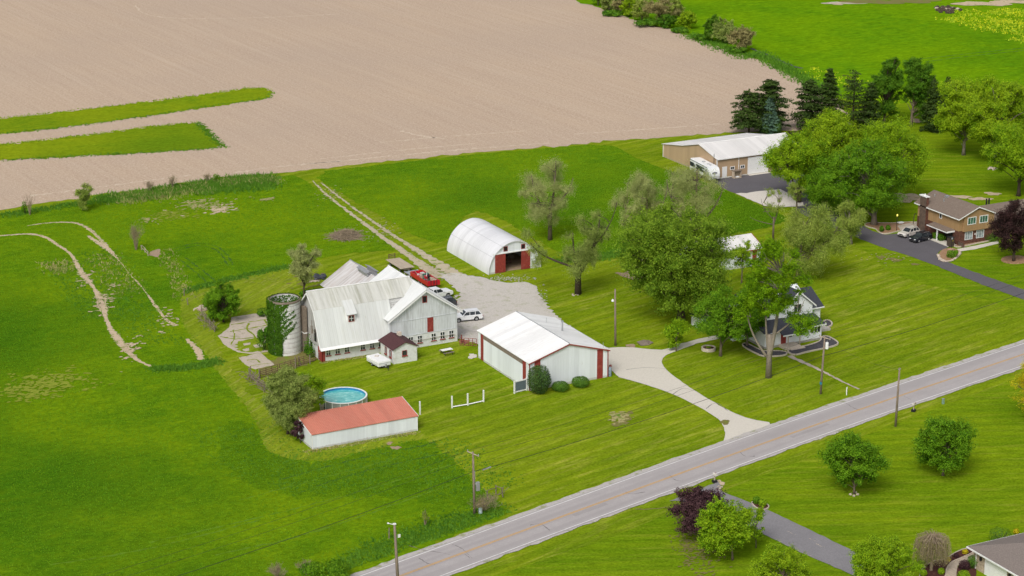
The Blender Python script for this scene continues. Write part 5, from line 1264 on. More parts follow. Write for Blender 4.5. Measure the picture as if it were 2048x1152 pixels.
for i in range(26):                            # creepers running to the right
    t = 1.0; z = r_.uniform(0.8, 8.2); k = int(r_.uniform(12, 34)); dz = r_.uniform(0.05, 0.16); dt = r_.uniform(0.025, 0.05)
    for j in range(k):
        t += dt; z += dz*r_.uniform(0.2,1.3)
        if z > 8.7: break
        a = np.full(5, A(t))+r_.normal(0,0.03,5); zz = z+r_.normal(0,0.12,5)
        lv.put(np.stack([2.55*np.cos(a),2.55*np.sin(a),zz],1), np.stack([np.cos(a),np.sin(a),a*0+0.2],1)+rdir(r_,5)*0.5, 0.2, r_)
n = 1500; a = r_.uniform(0,6.28,n); lv.put(np.stack([2.13*np.cos(a),2.13*np.sin(a),8.75-np.abs(r_.normal(0,1.6,n))],1), np.stack([-np.cos(a),-np.sin(a),a*0+0.3],1)+rdir(r_,n)*0.5, 0.24, r_)
n = 500; a = r_.uniform(0,6.28,n); lv.put(np.stack([2.4*np.cos(a),2.4*np.sin(a),8.92+np.abs(r_.normal(0,0.06,n))],1), rdir(r_,n)+np.array([0,0,0.6]), 0.2, r_)
M['leaf_ivy'] = leaf_mat('ivy_leaves', [(0.016,0.052,0.003),(0.030,0.082,0.004),(0.052,0.118,0.005)], 0.25, 0.5, 1.5)
lv.build('ivy', M['leaf_ivy'], so)
lv = Leaves(); n = 900
P = np.stack([r_.uniform(120.9,121.7,n)-122, r_.uniform(303.4,306.5,n)-305, np.abs(r_.normal(0,1.1,n))],1)
vo = empty('ivy_clump', (122,305), 'ivy scrambling between the silo and the barn end wall', 'ivy'); lv.put(P, rdir(r_,n)+np.array([-0.5,-0.3,0.5]), 0.24, r_); lv.build('foliage', M['leaf_deep'], vo)
m_ = MB(); m_.tube([(-0.5,0,0),(-0.45,0.2,1.2),(-0.3,0.3,2.2)],[0.05,0.04,0.02],5); m_.build('stems', M['bark_dark'], vo)
sc = empty('silo_chute', (121.35,306.9), 'narrow weathered board chute between silo and barn', 'chute')
m_ = MB(); m_.box(-0.25,-0.5,0,0.3,0.5,7.6); m_.build('box', M['wood_old'], sc)
m_ = MB(); m_.box(-0.3,-0.56,3.2,0.32,0.56,3.35); m_.build('brace', M['white_trim'], sc)

# ================================================================== white metal garage with red corner panels
h = House('metal_garage', 'white metal garage with low gable roof and red corner panels', 'garage', 151.4, 283)
gx0, gx1, gy0, gy1 = 144.6, 158.3, 274.55, 291.75
w = MB(); w.prism([(gx0,-0.2),(gx0,4.5),(151.4,6.5),(gx1,4.5),(gx1,-0.2)], 'y', gy0, gy1); h.part('wall', w, M['white_y'])
w = MB(); w.prism([(gx0+0.02,-0.2),(gx0+0.02,4.45),(151.4,6.42),(gx1-0.02,4.45),(gx1-0.02,-0.2)], 'y', gy0-0.03, gy0-0.004); w.ribs((gx0,gy0-0.03,0.0),(gx1-gx0,0,0),(0,0,4.4),(0,-1,0),0.46,0.02,0.03); h.part('front_cladding', w, M['white_x'])
for xa, nm in ((gx0-0.2,'roof'),(gx1+0.2,'roof')):
    w = MB(); rslope_y(w, gy0-0.25, gy1+0.2, xa, 4.5, 151.4, 6.6)
    n = Vector((-(2.1),0,(151.4-xa))); n = (n if n.z > 0 else -n).normalized()
    w.ribs((xa,gy0-0.25,4.5), (0,gy1-gy0+0.45,0), (151.4-xa,0,2.1), n, 0.6, 0.018, 0.03); h.part('roof', w, M['white_roof_y'])
w = MB(); w.tube([(151.4,gy0-0.28,6.62),(151.4,gy1+0.22,6.62)], 0.07, 6); h.part('ridge_cap', w, M['grey_steel'])
w = MB()
for xa in (gx0-0.22, gx1+0.22):
    w.slab([(xa,gy0-0.29,4.42),(151.4,gy0-0.29,6.53),(151.4,gy0-0.29,6.33),(xa,gy0-0.29,4.22)], 0.04, (0,-1,0))
h.part('gable_trim', w, M['red_trim'])
for xa in (gx0-0.02, gx1-0.14):
    w = MB(); w.box(xa,gy0-0.09,-0.2,xa+0.16,gy0-0.031,4.35); h.part('corner_trim', w, M['red_trim'])
h.panel('red_panel', 'f', gy0-0.03, 145.5, 146.5, 0.0, 4.75, 'red_paint', 0.05); h.panel('red_panel', 'f', gy0-0.03, 156.35, 157.35, 0.0, 4.72, 'red_paint', 0.05)
h.panel('red_panel', 'l', gx0, 289.8, 290.8, 0.0, 4.3, 'red_paint', 0.05); h.panel('red_panel', 'l', gx0, 275.55, 276.55, 0.0, 4.3, 'red_paint', 0.05)
w = MB(); w.box(gx0-0.13,276.6,3.72,gx0-0.002,289.75,4.3); h.part('door_track', w, M['wood_old'])
w = MB(); w.box(gx0-0.10,276.7,0.02,gx0-0.004,289.7,3.75); w.ribs((gx0-0.10,276.7,0.02),(0,13,0),(0,0,3.7),(-1,0,0),0.46,0.015,0.03); h.part('sliding_door', w, M['white_y'])
w = MB(); w.cyl(154.6,282.5,5.4,7.15,0.14,10); w.cyl(154.6,282.5,7.15,7.3,0.2,10); h.part('flue_pipe', w, M['grey_steel'])
w = MB(); w.cyl(157.6,274.9,4.5,5.6,0.03,6); w.cyl(154.2,287.0,5.6,6.6,0.03,6); h.part('antenna', w, M['grey_steel'])

# ================================================================== red-roofed shed by the road
h = House('lean_to_shed', 'long low white shed with salmon-red metal roof', 'shed', 114.4, 270)
sx0, sx1, sy0, sy1 = 106.35, 122.6, 267.25, 272.6
w = MB(); w.prism([(sy0,-0.2),(sy0,2.27),(sy1,3.32),(sy1,-0.2)], 'x', sx0, sx1); h.part('wall', w, M['white_y'])
w = MB(); w.box(sx0+0.01,sy0-0.03,0.02,sx1-0.01,sy0-0.003,2.24); w.ribs((sx0,sy0-0.03,0.02),(sx1-sx0,0,0),(0,0,2.2),(0,-1,0),0.46,0.02,0.03); h.part('front_cladding', w, M['white_x'])
w = MB(); rslope(w, sx0-0.12, sx1+0.14, sy0-0.15, 2.30, sy1+0.2, 3.42, 0.06)
n = Vector((0,-1.12,5.7)).normalized(); w.ribs((sx0-0.12,sy0-0.15,2.30),(sx1-sx0+0.26,0,0),(0,5.70,1.12),n,0.30,0.04,0.06); h.part('roof', w, M['red_roof'])
w = MB()
for xa in (sx0-0.17, sx1+0.14):
    w.slab([(xa,sy0-0.15,2.33),(xa+0.05,sy0-0.15,2.33),(xa+0.05,sy1+0.2,3.45),(xa,sy1+0.2,3.45)],0.2,(0,-0.19,0.98))
h.part('verge_trim', w, M['white_trim'])
for xa in (sx0, sx1):
    w = MB(); w.box(xa-0.06,sy0-0.06,-0.2,xa+0.06,sy0-0.031,2.2); h.part('corner_trim', w, M['white_trim'])

# ================================================================== round-roofed barn
h = House('arched_barn', 'white arch-roofed barn with red sliding doors standing open', 'barn', 171.2, 339)
cx, qy0, qy1, hw, hh = 171.15, 330.7, 347.4, 5.25, 5.6
def arch(hw, hh, n=13, cc=0.36):
    Rr = cc+hw; P = []
    a1 = math.atan2(hh, cc) if cc > 0 else math.pi/2
    a1 = math.acos(cc/Rr)
    for i in range(n+1):
        a = a1*i/n; P.append((-(Rr*math.cos(a)-cc), Rr*math.sin(a)))
    Q = [(-x, z) for x, z in P[:-1]][::-1]
    return P+Q
AR = arch(hw, hh)
w = MB(); k = len(AR); V = [(cx+x, qy0-0.25, z) for x, z in AR]+[(cx+x, qy1+0.1, z) for x, z in AR]
w.add(V, [(i,i+1,k+i+1,k+i) for i in range(k-1)])
ARi = arch(hw-0.1, hh-0.1); V = [(cx+x, qy0-0.25, z) for x, z in ARi]+[(cx+x, qy1+0.1, z) for x, z in ARi]
w.add(V, [(i+1,i,k+i,k+i+1) for i in range(k-1)])
V = [(cx+x, qy0-0.25, z) for x, z in AR]+[(cx+x, qy0-0.25, z) for x, z in ARi]; w.add(V, [(i,k+i,k+i+1,i+1) for i in range(k-1)])
M['arch_roof'] = sheet_metal('arched_metal_roof', (0.72,0.725,0.745), 'y', 0.66, (0.56,0.56,0.58), 0.4, (1,1,0.25), 0.4, 0.93)
h.part('roof', w, M['arch_roof'], smooth=True)
w = MB()
for q in (5, 9):
    x, z = AR[q]; w.tube([(cx+x*1.005,qy0-0.25,z+0.01),(cx+x*1.005,qy1+0.1,z+0.01)], 0.025, 4); w.tube([(cx-x*1.005,qy0-0.25,z+0.01),(cx-x*1.005,qy1+0.1,z+0.01)], 0.025, 4)
h.part('seam', w, M['grey_steel'])
# front wall with the door opening left out
w = MB(); door = (168.15, 174.3, 3.45)
def under(x): # arch height at x
    t = abs(x-cx); 
    Rr = 0.36+hw-0.12; return math.sqrt(max(0, Rr*Rr-(t+0.36)**2))
xs = list(np.linspace(cx-hw+0.15, cx+hw-0.15, 41))
for a, c in zip(xs[:-1], xs[1:]):
    za, zc = under(a), under(c); lo = door[2] if (a+c)/2 > door[0] and (a+c)/2 < door[1] else -0.1
    if max(za, zc) <= lo: continue
    w.slab([(a,qy0,lo),(c,qy0,lo),(c,qy0,max(lo,zc)),(a,qy0,max(lo,za))], 0.1, (0,-1,0))
h.part('front_wall', w, M['white_x'])
w = MB(); P = [(cx+x, z) for x, z in ARi]; w.prism(P, 'y', qy1-0.2, qy1); h.part('back_wall', w, M['white_x'])
w = MB(); w.box(cx-hw+0.2,qy0+0.3,0.02,cx+hw-0.2,qy1-0.3,0.06); h.part('floor', w, M['dirt'])
h.panel('sliding_door', 'f', qy0-0.03, 167.3, 169.35, 0.05, 3.55, 'red_paint', 0.08); h.panel('sliding_door', 'f', qy0-0.03, 172.5, 174.3, 0.05, 3.55, 'red_paint', 0.08)
w = MB(); w.box(166.9,qy0-0.16,3.5,175.0,qy0-0.002,3.68); h.part('door_rail', w, M['white_trim'])
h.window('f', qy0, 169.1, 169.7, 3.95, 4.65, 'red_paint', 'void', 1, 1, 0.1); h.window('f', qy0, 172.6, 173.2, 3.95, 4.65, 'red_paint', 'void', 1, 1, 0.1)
r_ = np.random.default_rng(4)
ho = empty('stored_machinery', (171.6,336), 'dark stored implements and crates deep inside the arch-roofed barn', 'implement')
w = MB()
for i in range(9): 
    x, y = r_.uniform(-2.6,2.2), r_.uniform(-2,4); s = r_.uniform(0.4,0.9); w.box(x,y,0.06,x+s,y+s*1.3,0.06+r_.uniform(0.6,1.8))
w.build('crate', M['wood_old'], ho, 0.03)
w = MB(); w.tube([(-1,-1,0.5),(1,-1,0.5)],0.45,12); w.tube([(-1,-1,0.6),(-0.5,1.5,1.6)],0.08,6); w.build('roller', M['rusty_steel'], ho)

# ================================================================== tan pole barn
h = House('pole_barn', 'big tan pole barn with off-white roof and lean-to on its far side', 'barn', 248, 376)
tx0, tx1 = 238.0, 259.2
w = MB(); w.prism([(369.05,-0.2),(369.05,4.2),(375.93,5.72),(382.2,4.1),(390.35,2.75),(390.35,-0.2)], 'x', tx0, tx1); h.part('wall', w, M['tan_y'])
w = MB(); w.box(tx0+0.02,369.02,0.0,tx1-0.02,369.047,4.12); h.part('front_cladding', w, M['tan_x'])
for ya,za,yb,zb in ((368.65,4.22,375.93,5.93),(382.2,4.28,375.93,5.93),(390.7,2.82,382.2,4.28)):
    w = MB(); rslope(w, tx0-0.25, tx1+0.25, ya, za, yb, zb)
    n = Vector((0,-(zb-za),(yb-ya))); n = (n if n.z > 0 else -n).normalized()
    w.ribs((tx0-0.25,ya,za),(tx1-tx0+0.5,0,0),(0,yb-ya,zb-za),n,0.6,0.018,0.03); h.part('roof', w, M['white_roof_x'])
w = MB(); w.tube([(tx0-0.3,375.93,5.96),(tx1+0.3,375.93,5.96)],0.08,6); h.part('ridge_cap', w, M['white_trim'])
w = MB(); w.box(tx0-0.05,368.97,-0.1,tx0+0.12,369.018,4.15); w.box(tx0-0.06,390.3,-0.1,tx0+0.1,390.42,2.75); w.box(tx0-0.05,369.0,-0.1,tx0-0.004,369.16,4.15); h.part('corner_trim', w, M['white_trim'])
w = MB(); w.box(243.25,368.93,0,243.37,369.015,4.15); w.box(tx0,368.6,4.06,tx1,368.72,4.2); w.box(tx0,368.98,0.02,245.4,369.014,0.16); h.part('gutter', w, M['white_trim'])
h.panel('door', 'f', 369.02, 239.3, 240.45, 0.05, 2.4, 'white_trim', 0.07)
for a in (241.35, 243.85): h.window('f', 369.02, a, a+0.85, 1.65, 2.15, 'white_trim', 'glass', 2, 1, 0.12)
w = MB(); w.box(245.55,368.93,0.12,250.6,369.015,3.72)
for i in range(1,6): w.box(245.55,368.915,0.12+i*0.6-0.012,250.6,368.94,0.12+i*0.6+0.012)
h.part('overhead_door', w, M['white_trim'])
w = MB(); w.box(245.4,368.85,3.78,250.9,369.01,4.02); h.part('door_hood', w, M['tan_siding_x'])
w = MB(); w.box(245.5,368.0,0,250.7,369.0,0.06); h.part('door_sill', w, M['concrete'])
w = MB(); w.cyl(237.8,369.9,0,5.2,0.05,8); h.part('mast', w, M['black_metal'])
so2 = empty('wood_box', (242.2,367.9), 'open-fronted wooden bin standing by the pole barn windows', 'bin')
w = MB(); w.box(-0.9,-0.45,0,-0.8,0.5,1.55); w.box(0.8,-0.45,0,0.9,0.5,1.55); w.box(-0.8,0.42,0,0.8,0.5,1.55); w.box(-0.8,-0.45,0,0.8,0.42,0.12); w.build('case', M['wood_pale'], so2)
w = MB(); w.box(-0.98,-0.55,1.551,0.98,0.56,1.62); w.build('lid', M['wood_old'], so2); w = MB(); w.box(-0.3,-0.3,0.121,0.5,0.3,0.35); w.build('sack', M['white_trim'], so2, 0.05)

# ================================================================== brown split-level house
h = House('brown_house', 'brown split-level house, brick below and tan boards above, weathered shingle roof', 'house', 255.5, 313)
hx0, hx1, hy0, hy1 = 251.35, 259.3, 307.1, 319.4
hm = (hx0+hx1)/2
w = MB(); w.box(hx0,hy0,-0.2,hx1,hy1,2.75); h.part('brick_wall', w, M['brick_x'])
w = MB(); w.box(hx0-0.03,hy0+0.02,-0.2,hx0-0.002,hy1-0.02,2.74); h.part('brick_side', w, M['brick_y'])
w = MB(); w.prism([(hx0,2.75),(hx0,5.4),(hm,7.0),(hx1,5.4),(hx1,2.75)], 'y', hy0, hy1); h.part('board_wall', w, M['tan_siding_y'])
w = MB(); w.prism([(hx0+0.9,2.6),(hx0+0.9,5.75),(hm,7.0),(hx1-0.05,5.4),(hx1-0.05,2.6)], 'y', hy0-0.35, hy0-0.004); h.part('front_gable', w, M['tan_siding_x'])
w = MB(); w.prism([(hx0+0.01,2.75),(hx0+0.01,5.4),(hx0+0.88,5.75),(hx0+0.88,2.75)], 'y', hy0-0.03, hy0-0.003); h.part('front_boarding', w, M['tan_siding_x'])
for xa in (hx0-0.55, hx1+0.55):
    w = MB(); rslope_y(w, hy0-0.7, hy1+0.5, xa, 5.35, hm, 7.2, 0.14); h.part('roof', w, M['brown_shingle'])
w = MB()
for xa in (hx0-0.56, hx1+0.56): w.slab([(xa,hy0-0.74,5.30),(hm,hy0-0.74,7.14),(hm,hy0-0.74,6.94),(xa,hy0-0.74,5.10)],0.04,(0,-1,0))
w.box(hx0-0.62,hy0-0.7,5.08,hx0-0.54,hy1+0.5,5.27); h.part('fascia', w, M['white_trim'])
w = MB(); w.box(hx0-0.62,316.2,-0.2,hx0-0.031,318.1,7.1); ch = h.part('chimney', w, M['brick_y'])
w = MB(); w.box(hx0-0.75,316.05,7.1,hx0+0.1,318.25,7.28); w.cyl(hx0-0.3,317.1,7.28,7.6,0.15,8); h.part('chimney_cap', w, M['white_trim'], ch)
w = MB(); w.cyl(hx0-0.08,318.5,0.1,5.1,0.05,6); h.part('downpipe', w, M['white_trim'])
for a0, a1 in ((253.15,254.9),(255.9,257.65)): h.window('f', hy0-0.35, a0, a1, 3.95, 5.15, 'white_trim', 'glass_green', 3, 1, 0.12)
for a0, a1 in ((252.95,254.6),(255.6,257.25)): h.window('f', hy0, a0, a1, 0.95, 2.35, 'white_trim', 'glass_pale', 3, 1, 0.07)
h.window('l', hx0, 312.2, 312.75, 4.0, 4.85, 'white_trim', 'glass', 1, 1, 0.09)
w = MB(); w.slab([(hm-0.42,hy0-0.355,6.45),(hm+0.42,hy0-0.355,6.45),(hm,hy0-0.355,6.78)],0.06,(0,-1,0)); h.part('gable_vent', w, M['brick_x'])
w = MB(); w.slab([(249.6,308.2,2.55),(251.3,308.2,2.85),(251.3,314.2,2.85),(249.6,314.2,2.55)],0.16,(-0.17,0,0.98)); pr = h.part('porch_roof', w, M['brown_shingle'])
w = MB(); w.box(249.52,308.15,2.36,249.59,314.25,2.52); w.box(249.6,308.12,2.36,251.3,308.19,2.66); h.part('porch_fascia', w, M['white_trim'], pr)
w = MB(); w.box(249.75,311.3,0.02,249.95,311.5,2.4); h.part('porch_post', w, M['white_trim'])
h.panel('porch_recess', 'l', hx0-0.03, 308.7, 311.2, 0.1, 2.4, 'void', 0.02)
w = MB(); w.box(249.2,307.2,0,251.3,314.0,0.14); h.part('porch_step', w, M['concrete'])
w = MB(); w.box(251.3,305.4,0,251.55,306.95,0.95); w.box(251.25,305.35,0.951,251.6,306.98,1.03); h.part('garden_wall', w, M['brick_y'])
w = MB()
for (x,y) in ((253.5,314.5),(255.0,311.0),(253.9,317.8)): w.cyl(x,y,5.9,7.0,0.12,8)
w.box(254.4,314.9,6.7,255.1,315.5,7.25); h.part('roof_vent', w, M['grey_steel'])
w = MB(); w.box(255.16,hy0-0.09,1.6,255.30,hy0-0.002,1.95); h.part('wall_lamp', w, M['white_trim'])
# side wing of the same house
w = MB(); w.prism([(308.4,-0.2),(308.4,3.3),(312.6,4.9),(317.2,3.3),(317.2,-0.2)], 'x', hx1, 276); h.part('wing_wall', w, M['tan_siding_x'])
for ya in (307.9, 317.7):
    w = MB(); rslope(w, hx1-0.3, 276.4, ya, 3.3, 312.7, 5.15, 0.14); h.part('wing_roof', w, M['brown_shingle'])
w = MB(); w.cyl(262.5,313.1,4.7,6.2,0.16,8); w.cyl(263.1,313.1,4.7,6.2,0.16,8); h.part('flue_pipe', w, M['black_metal'])

# ================================================================== white farmhouse behind the tall tree
h = House('farmhouse', 'white two-storey farmhouse with charcoal roofs and red front door', 'house', 193, 279)
fy = 274.33
w = MB(); w.box(187.0,fy,0.35,197.85,277.4,2.72); h.part('front_wall', w, M['siding'])
w = MB(); w.box(186.98,fy-0.03,-0.2,197.87,277.4,0.35); w.box(187.0,277.4,-0.2,201.9,288,0.35); h.part('foundation', w, M['concrete_wall'])
w = MB(); rslope(w, 186.6, 198.35, fy-0.45, 2.72, 277.42, 3.62, 0.14); h.part('front_roof', w, M['dark_shingle'])
w = MB(); w.box(186.55,fy-0.55,2.52,198.4,fy-0.44,2.72); w.box(198.36,fy-0.4,2.62,198.42,277.3,2.78); h.part('gutter', w, M['white_trim'])
w = MB(); w.prism([(277.4,0.35),(277.4,5.1),(281.4,7.5),(285.4,5.1),(285.4,0.35)], 'x', 187.0, 197.6); h.part('main_wall', w, M['siding'])
for ya in (277.0, 285.8):
    w = MB(); rslope(w, 186.6, 192.0 if ya < 280 else 198.0, ya, 4.95, 281.4, 7.75, 0.14); h.part('main_roof', w, M['dark_shingle'])
w = MB(); w.prism([(192.2,3.2),(192.2,5.1),(195.1,7.45),(198.0,5.1),(198.0,3.2)], 'y', 277.33, 281.0); h.part('gable_wall', w, M['siding'])
for xa in (191.7, 198.5):
    w = MB(); rslope_y(w, 276.95, 281.4, xa, 5.0, 195.1, 7.85, 0.14); h.part('gable_roof', w, M['dark_shingle'])
w = MB()
for xa in (191.68, 198.52): w.slab([(xa,276.91,4.98),(195.1,276.91,7.83),(195.1,276.91,7.55),(xa,276.91,4.70)],0.05,(0,-1,0))
h.part('bargeboard', w, M['white_trim'])
w = MB(); w.box(197.6,280.33,0.35,201.75,287.5,3.35); h.part('wing_wall', w, M['siding'])
for ya in (279.9, 287.9):
    w = MB(); rslope(w, 197.65, 202.2, ya, 3.35, 283.9, 5.7, 0.14); h.part('wing_roof', w, M['dark_shingle'])
w = MB(); w.box(197.7,279.8,3.18,202.2,279.89,3.36); h.part('wing_gutter', w, M['white_trim'])
h.window('f', 277.33, 194.4, 195.8, 4.1, 5.5, 'white_trim', 'glass', 2, 1, 0.1)
h.window('f', 277.4, 188.6, 189.8, 3.9, 4.7, 'white_trim', 'glass', 2, 1, 0.1)
h.window('f', fy, 195.8, 197.55, 1.35, 2.55, 'white_trim', 'glass', 3, 1, 0.09, None, 0.12)
h.window('f', fy, 187.9, 188.6, 1.3, 2.3, 'white_trim', 'glass', 1, 1, 0.09); h.window('f', fy, 191.5, 192.15, 1.35, 2.35, 'white_trim', 'glass', 1, 1, 0.09)
h.panel('door', 'f', fy, 190.0, 190.95, 0.45, 2.5, 'red_paint', 0.06)
w = MB(); rslope(w, 189.3, 193.0, fy-1.7, 2.45, fy-0.46, 2.80, 0.12); pr = h.part('porch_roof', w, M['dark_shingle'])
w = MB(); w.box(189.25,fy-1.78,2.25,193.05,fy-1.69,2.45); h.part('porch_fascia', w, M['white_trim'], pr)
for x in (190.35, 192.6):
    w = MB(); w.box(x-0.06,fy-1.6,0.46,x+0.06,fy-1.48,2.4); h.part('porch_post', w, M['wood_pale'])
w = MB(); w.box(189.6,fy-2.0,-0.1,192.5,fy-0.04,0.45)
for i in range(3): w.box(190.2+0.1*i,fy-2.0-0.33*(i+1),-0.1,193.0-0.05*i,fy-2.0-0.33*i-0.002,0.33-0.12*i)
h.part('front_steps', w, M['edging'])
w = MB(); w.box(186.9,277.4,2.9,186.99,285.2,3.05); h.part('belt_board', w, M['white_trim'])
w = MB(); w.prism([(184.6,0),(184.6,2.5),(187.0,3.1),(187.0,0)], 'y', 280.0, 284.5); h.part('back_porch', w, M['siding'])
w = MB(); rslope_y(w, 279.7, 284.8, 184.2, 2.5, 187.0, 3.3, 0.12); h.part('back_porch_roof', w, M['dark_shingle'])

def bed(name, label, px, mat, edge=0.28, seed=0, zz=0.02):
    P = smooth_poly([np.array(G(*p)) for p in px], 2)
    c = np.mean(P, 0); o = empty(name, c, label, 'flower bed')
    m_ = MB(); a = sum(P[i][0]*P[(i+1)%len(P)][1]-P[(i+1)%len(P)][0]*P[i][1] for i in range(len(P)))
    edge *= 0.7
    if a < 0: P = P[::-1]
    m_.slab([(p[0]-c[0],p[1]-c[1],0.12) for p in P], 0.14, (0,0,1)); m_.build('fill', M[mat], o)
    if edge:
        m_ = MB(); n = len(P)
        for i in range(n):
            q, p = P[i]-c, P[(i+1)%n]-c; L = np.linalg.norm(p-q)
            if L < 0.05: continue
            d = (p-q)/L; nn = np.array([d[1],-d[0]])*edge
            m_.slab([(q[0],q[1],0.22),(q[0]+nn[0],q[1]+nn[1],0.22),(p[0]+nn[0]-d[0]*0.03,p[1]+nn[1]-d[1]*0.03,0.22),(p[0]-d[0]*0.03,p[1]-d[1]*0.03,0.22)], 0.25, (0,0,1))
        m_.build('edging', M['edging'], o)
    return o
bed('flower_bed', 'dark stone bed with pale block edging along the farmhouse front wall', [(1572,702),(1600,697),(1642,685),(1644,676),(1652,672),(1675,685),(1674,691),(1650,697),(1610,705),(1588,712)], 'dark_gravel')
bed('flower_bed', 'small dark bed with pale rounded edging behind the farmhouse corner', [(1640,655),(1652,640),(1662,645),(1663,652),(1652,656)], 'dark_gravel', 0.3)
bed('flower_bed', 'dark bed wrapping the left corner of the farmhouse beside the tall tree', [(1483,692),(1520,712),(1535,714),(1572,712),(1574,704),(1535,703),(1524,704),(1490,686)], 'dark_gravel', 0.2)
bed('flower_bed', 'small red mulch bed with two shrubs beside the worn driveway', [(1501,1006),(1512,1016),(1522,1023),(1540,1016),(1530,1008),(1516,1005)], 'mulch', 0.14)
bed('flower_bed', 'long dark mulch bed in front of the brick garage house', [(1838,1165),(1842,1140),(1870,1122),(1890,1122),(1912,1106),(1938,1097),(1950,1105),(1930,1114),(1892,1130),(1890,1165)], 'mulch', 0.12)
bed('flower_bed', 'mulch bed between paved path and brick garage wall', [(1913,1168),(1913,1133),(1930,1126),(1952,1118),(1953,1168)], 'mulch', 0.0)
bed('flower_bed', 'tan mulch bed under the large shade tree', [(1727,450),(1740,446),(1775,448),(1840,444),(1842,452),(1800,462),(1768,470),(1756,464),(1752,458),(1736,455)], 'tan_mulch', 0.12)
bed('flower_bed', 'tan mulch bed along the brown house front', [(1907,489),(1930,484),(1985,474),(1990,480),(1950,488),(1920,495),(1908,494)], 'tan_mulch', 0.25)
bed('flower_bed', 'round tan mulch ring under the copper-leaved tree', [(2000,520),(2010,513),(2040,511),(2062,518),(2055,526),(2030,529),(2008,526)], 'tan_mulch', 0.0)
zone('house_walk', [(1890,506),(1900,500),(1912,499),(1950,492),(1995,482),(1998,487),(1950,499),(1915,504),(1903,508)], M['concrete'], E_*7.5, 0.03, 1, 0)
zone('garage_path', [(1885,1165),(1892,1131),(1930,1113),(1952,1104),(1954,1114),(1915,1132),(1912,1165)], M['wood_pale'], E_*7, 0.02, 1, 0)
zone('terrace', [(1795,452),(1842,443),(1842,452),(1800,461)], M['slab'], 0.135, 0.03, 1, 0)

# ================================================================== white detached garage behind the huge tree
h = House('detached_garage', 'white detached garage with red door panels half hidden by the huge tree', 'garage', 205.5, 317)
w = MB(); w.prism([(313.55,-0.2),(313.55,3.3),(317.3,4.75),(321.0,3.3),(321.0,-0.2)], 'x', 199.4, 212.0); h.part('wall', w, M['white_x'])
for ya in (313.1, 321.5):
    w = MB(); rslope(w, 199.0, 212.4, ya, 3.25, 317.3, 4.95, 0.1); n = Vector((0,-(1.7),(317.3-ya))); n = (n if n.z > 0 else -n).normalized()
    w.ribs((199.0,ya,3.25),(13.4,0,0),(0,317.3-ya,1.7),n,0.6,0.018,0.03); h.part('roof', w, M['white_roof_x'])
w = MB(); w.slab([(212.4,313.05,3.3),(212.5,313.05,3.3),(212.5,317.3,5.0),(212.4,317.3,5.0)],0.2,(0,-0.37,0.93)); w.box(199.0,313.0,3.05,212.4,313.09,3.22); h.part('roof_trim', w, M['red_trim'])
h.panel('red_panel', 'f', 313.55, 210.3, 211.2, 0.0, 3.1, 'red_paint', 0.05); h.panel('red_panel', 'f', 313.55, 200.2, 201.1, 0.0, 3.1, 'red_paint', 0.05)
h = House('red_shed', 'small red-walled shed glimpsed between the trunks of the huge tree', 'shed', 192.5, 318)
w = MB(); w.prism([(316.9,-0.1),(316.9,2.2),(318.2,2.9),(319.5,2.2),(319.5,-0.1)], 'x', 191.0, 194.2); h.part('wall', w, M['red_paint'])
for ya in (316.6, 319.8):
    w = MB(); rslope(w, 190.8, 194.4, ya, 2.1, 318.2, 3.05, 0.08); h.part('roof', w, M['old_roof'])
h.panel('door', 'f', 316.9, 192.1, 193.1, 0.0, 1.9, 'wood_old', 0.05)
# garden hut and wishing well between driveway and farmhouse
c_ = G(1405,652)
h = House('garden_hut', 'small white hut with dark hipped roof behind the planter tree', 'hut', c_[0], c_[1])
x, y = c_; w = MB(); w.box(x-1.3,y-1.0,0,x+1.3,y+1.4,1.95); h.part('wall', w, M['siding'])
w = MB(); V = [(x-1.6,y-1.3,1.9),(x+1.6,y-1.3,1.9),(x+1.6,y+1.7,1.9),(x-1.6,y+1.7,1.9),(x-0.5,y+0.2,2.75),(x+0.5,y+0.2,2.75)]; w.add(V,[(0,1,5,4),(1,2,5),(2,3,4,5),(3,0,4),(3,2,1,0)]); h.part('roof', w, M['dark_shingle'])
h.panel('door', 'f', y-1.0, x-0.4, x+0.4, 0.05, 1.8, 'glass_pale', 0.04)
c_ = G(1408,632); wo = empty('wishing_well', c_, 'little roofed well with white posts behind the garden hut', 'well')
w = MB(); w.lathe([(0.7,0),(0.7,0.8),(0.55,0.8),(0.55,0.1)],14); w.build('kerb', M['edging'], wo)
for s in (-0.6,0.6):
    w = MB(); w.box(s-0.08,-0.08,0.8,s+0.08,0.08,2.3); w.build('post', M['white_trim'], wo)
w = MB(); rslope(w,-1.0,1.0,-0.8,2.15,0,2.75,0.07); rslope(w,-1.0,1.0,0.8,2.15,0,2.75,0.07); w.build('roof', M['dark_shingle'], wo)

# ================================================================== brick garage house, bottom right corner
h = House('brick_house', 'tan brick house with grey-brown hip roof and white garage doors at the bottom right corner', 'house', 172, 184)
w = MB(); w.box(163.95,172,-0.3,186,193.5,2.75); h.part('wall', w, M['tan_brick'])
ex0, ey1, ez = 163.3, 194.05, 2.75; ry_, rx_ = 183.0, 174.5; rz_ = 6.0
w = MB(); V = [(ex0,171,ez),(ex0,ey1,ez),(187,ey1,ez),(187,171,ez),(rx_,183.0,rz_),(180,183.0,rz_),(rx_,178,rz_),(180,178,rz_)]
w.add(V, [(1,0,6,4),(2,1,4,5),(3,2,5,7),(0,3,7,6),(4,6,7,5)]); h.part('roof', w, M['grey_shingle'])
w = MB(); w.box(ex0-0.08,171,ez-0.2,ex0-0.005,ey1+0.05,ez-0.02); w.box(ex0,ey1+0.005,ez-0.2,187,ey1+0.08,ez-0.02); w.box(ex0,171,ez-0.05,ex0+0.62,ey1,ez-0.012); h.part('gutter', w, M['white_trim'])
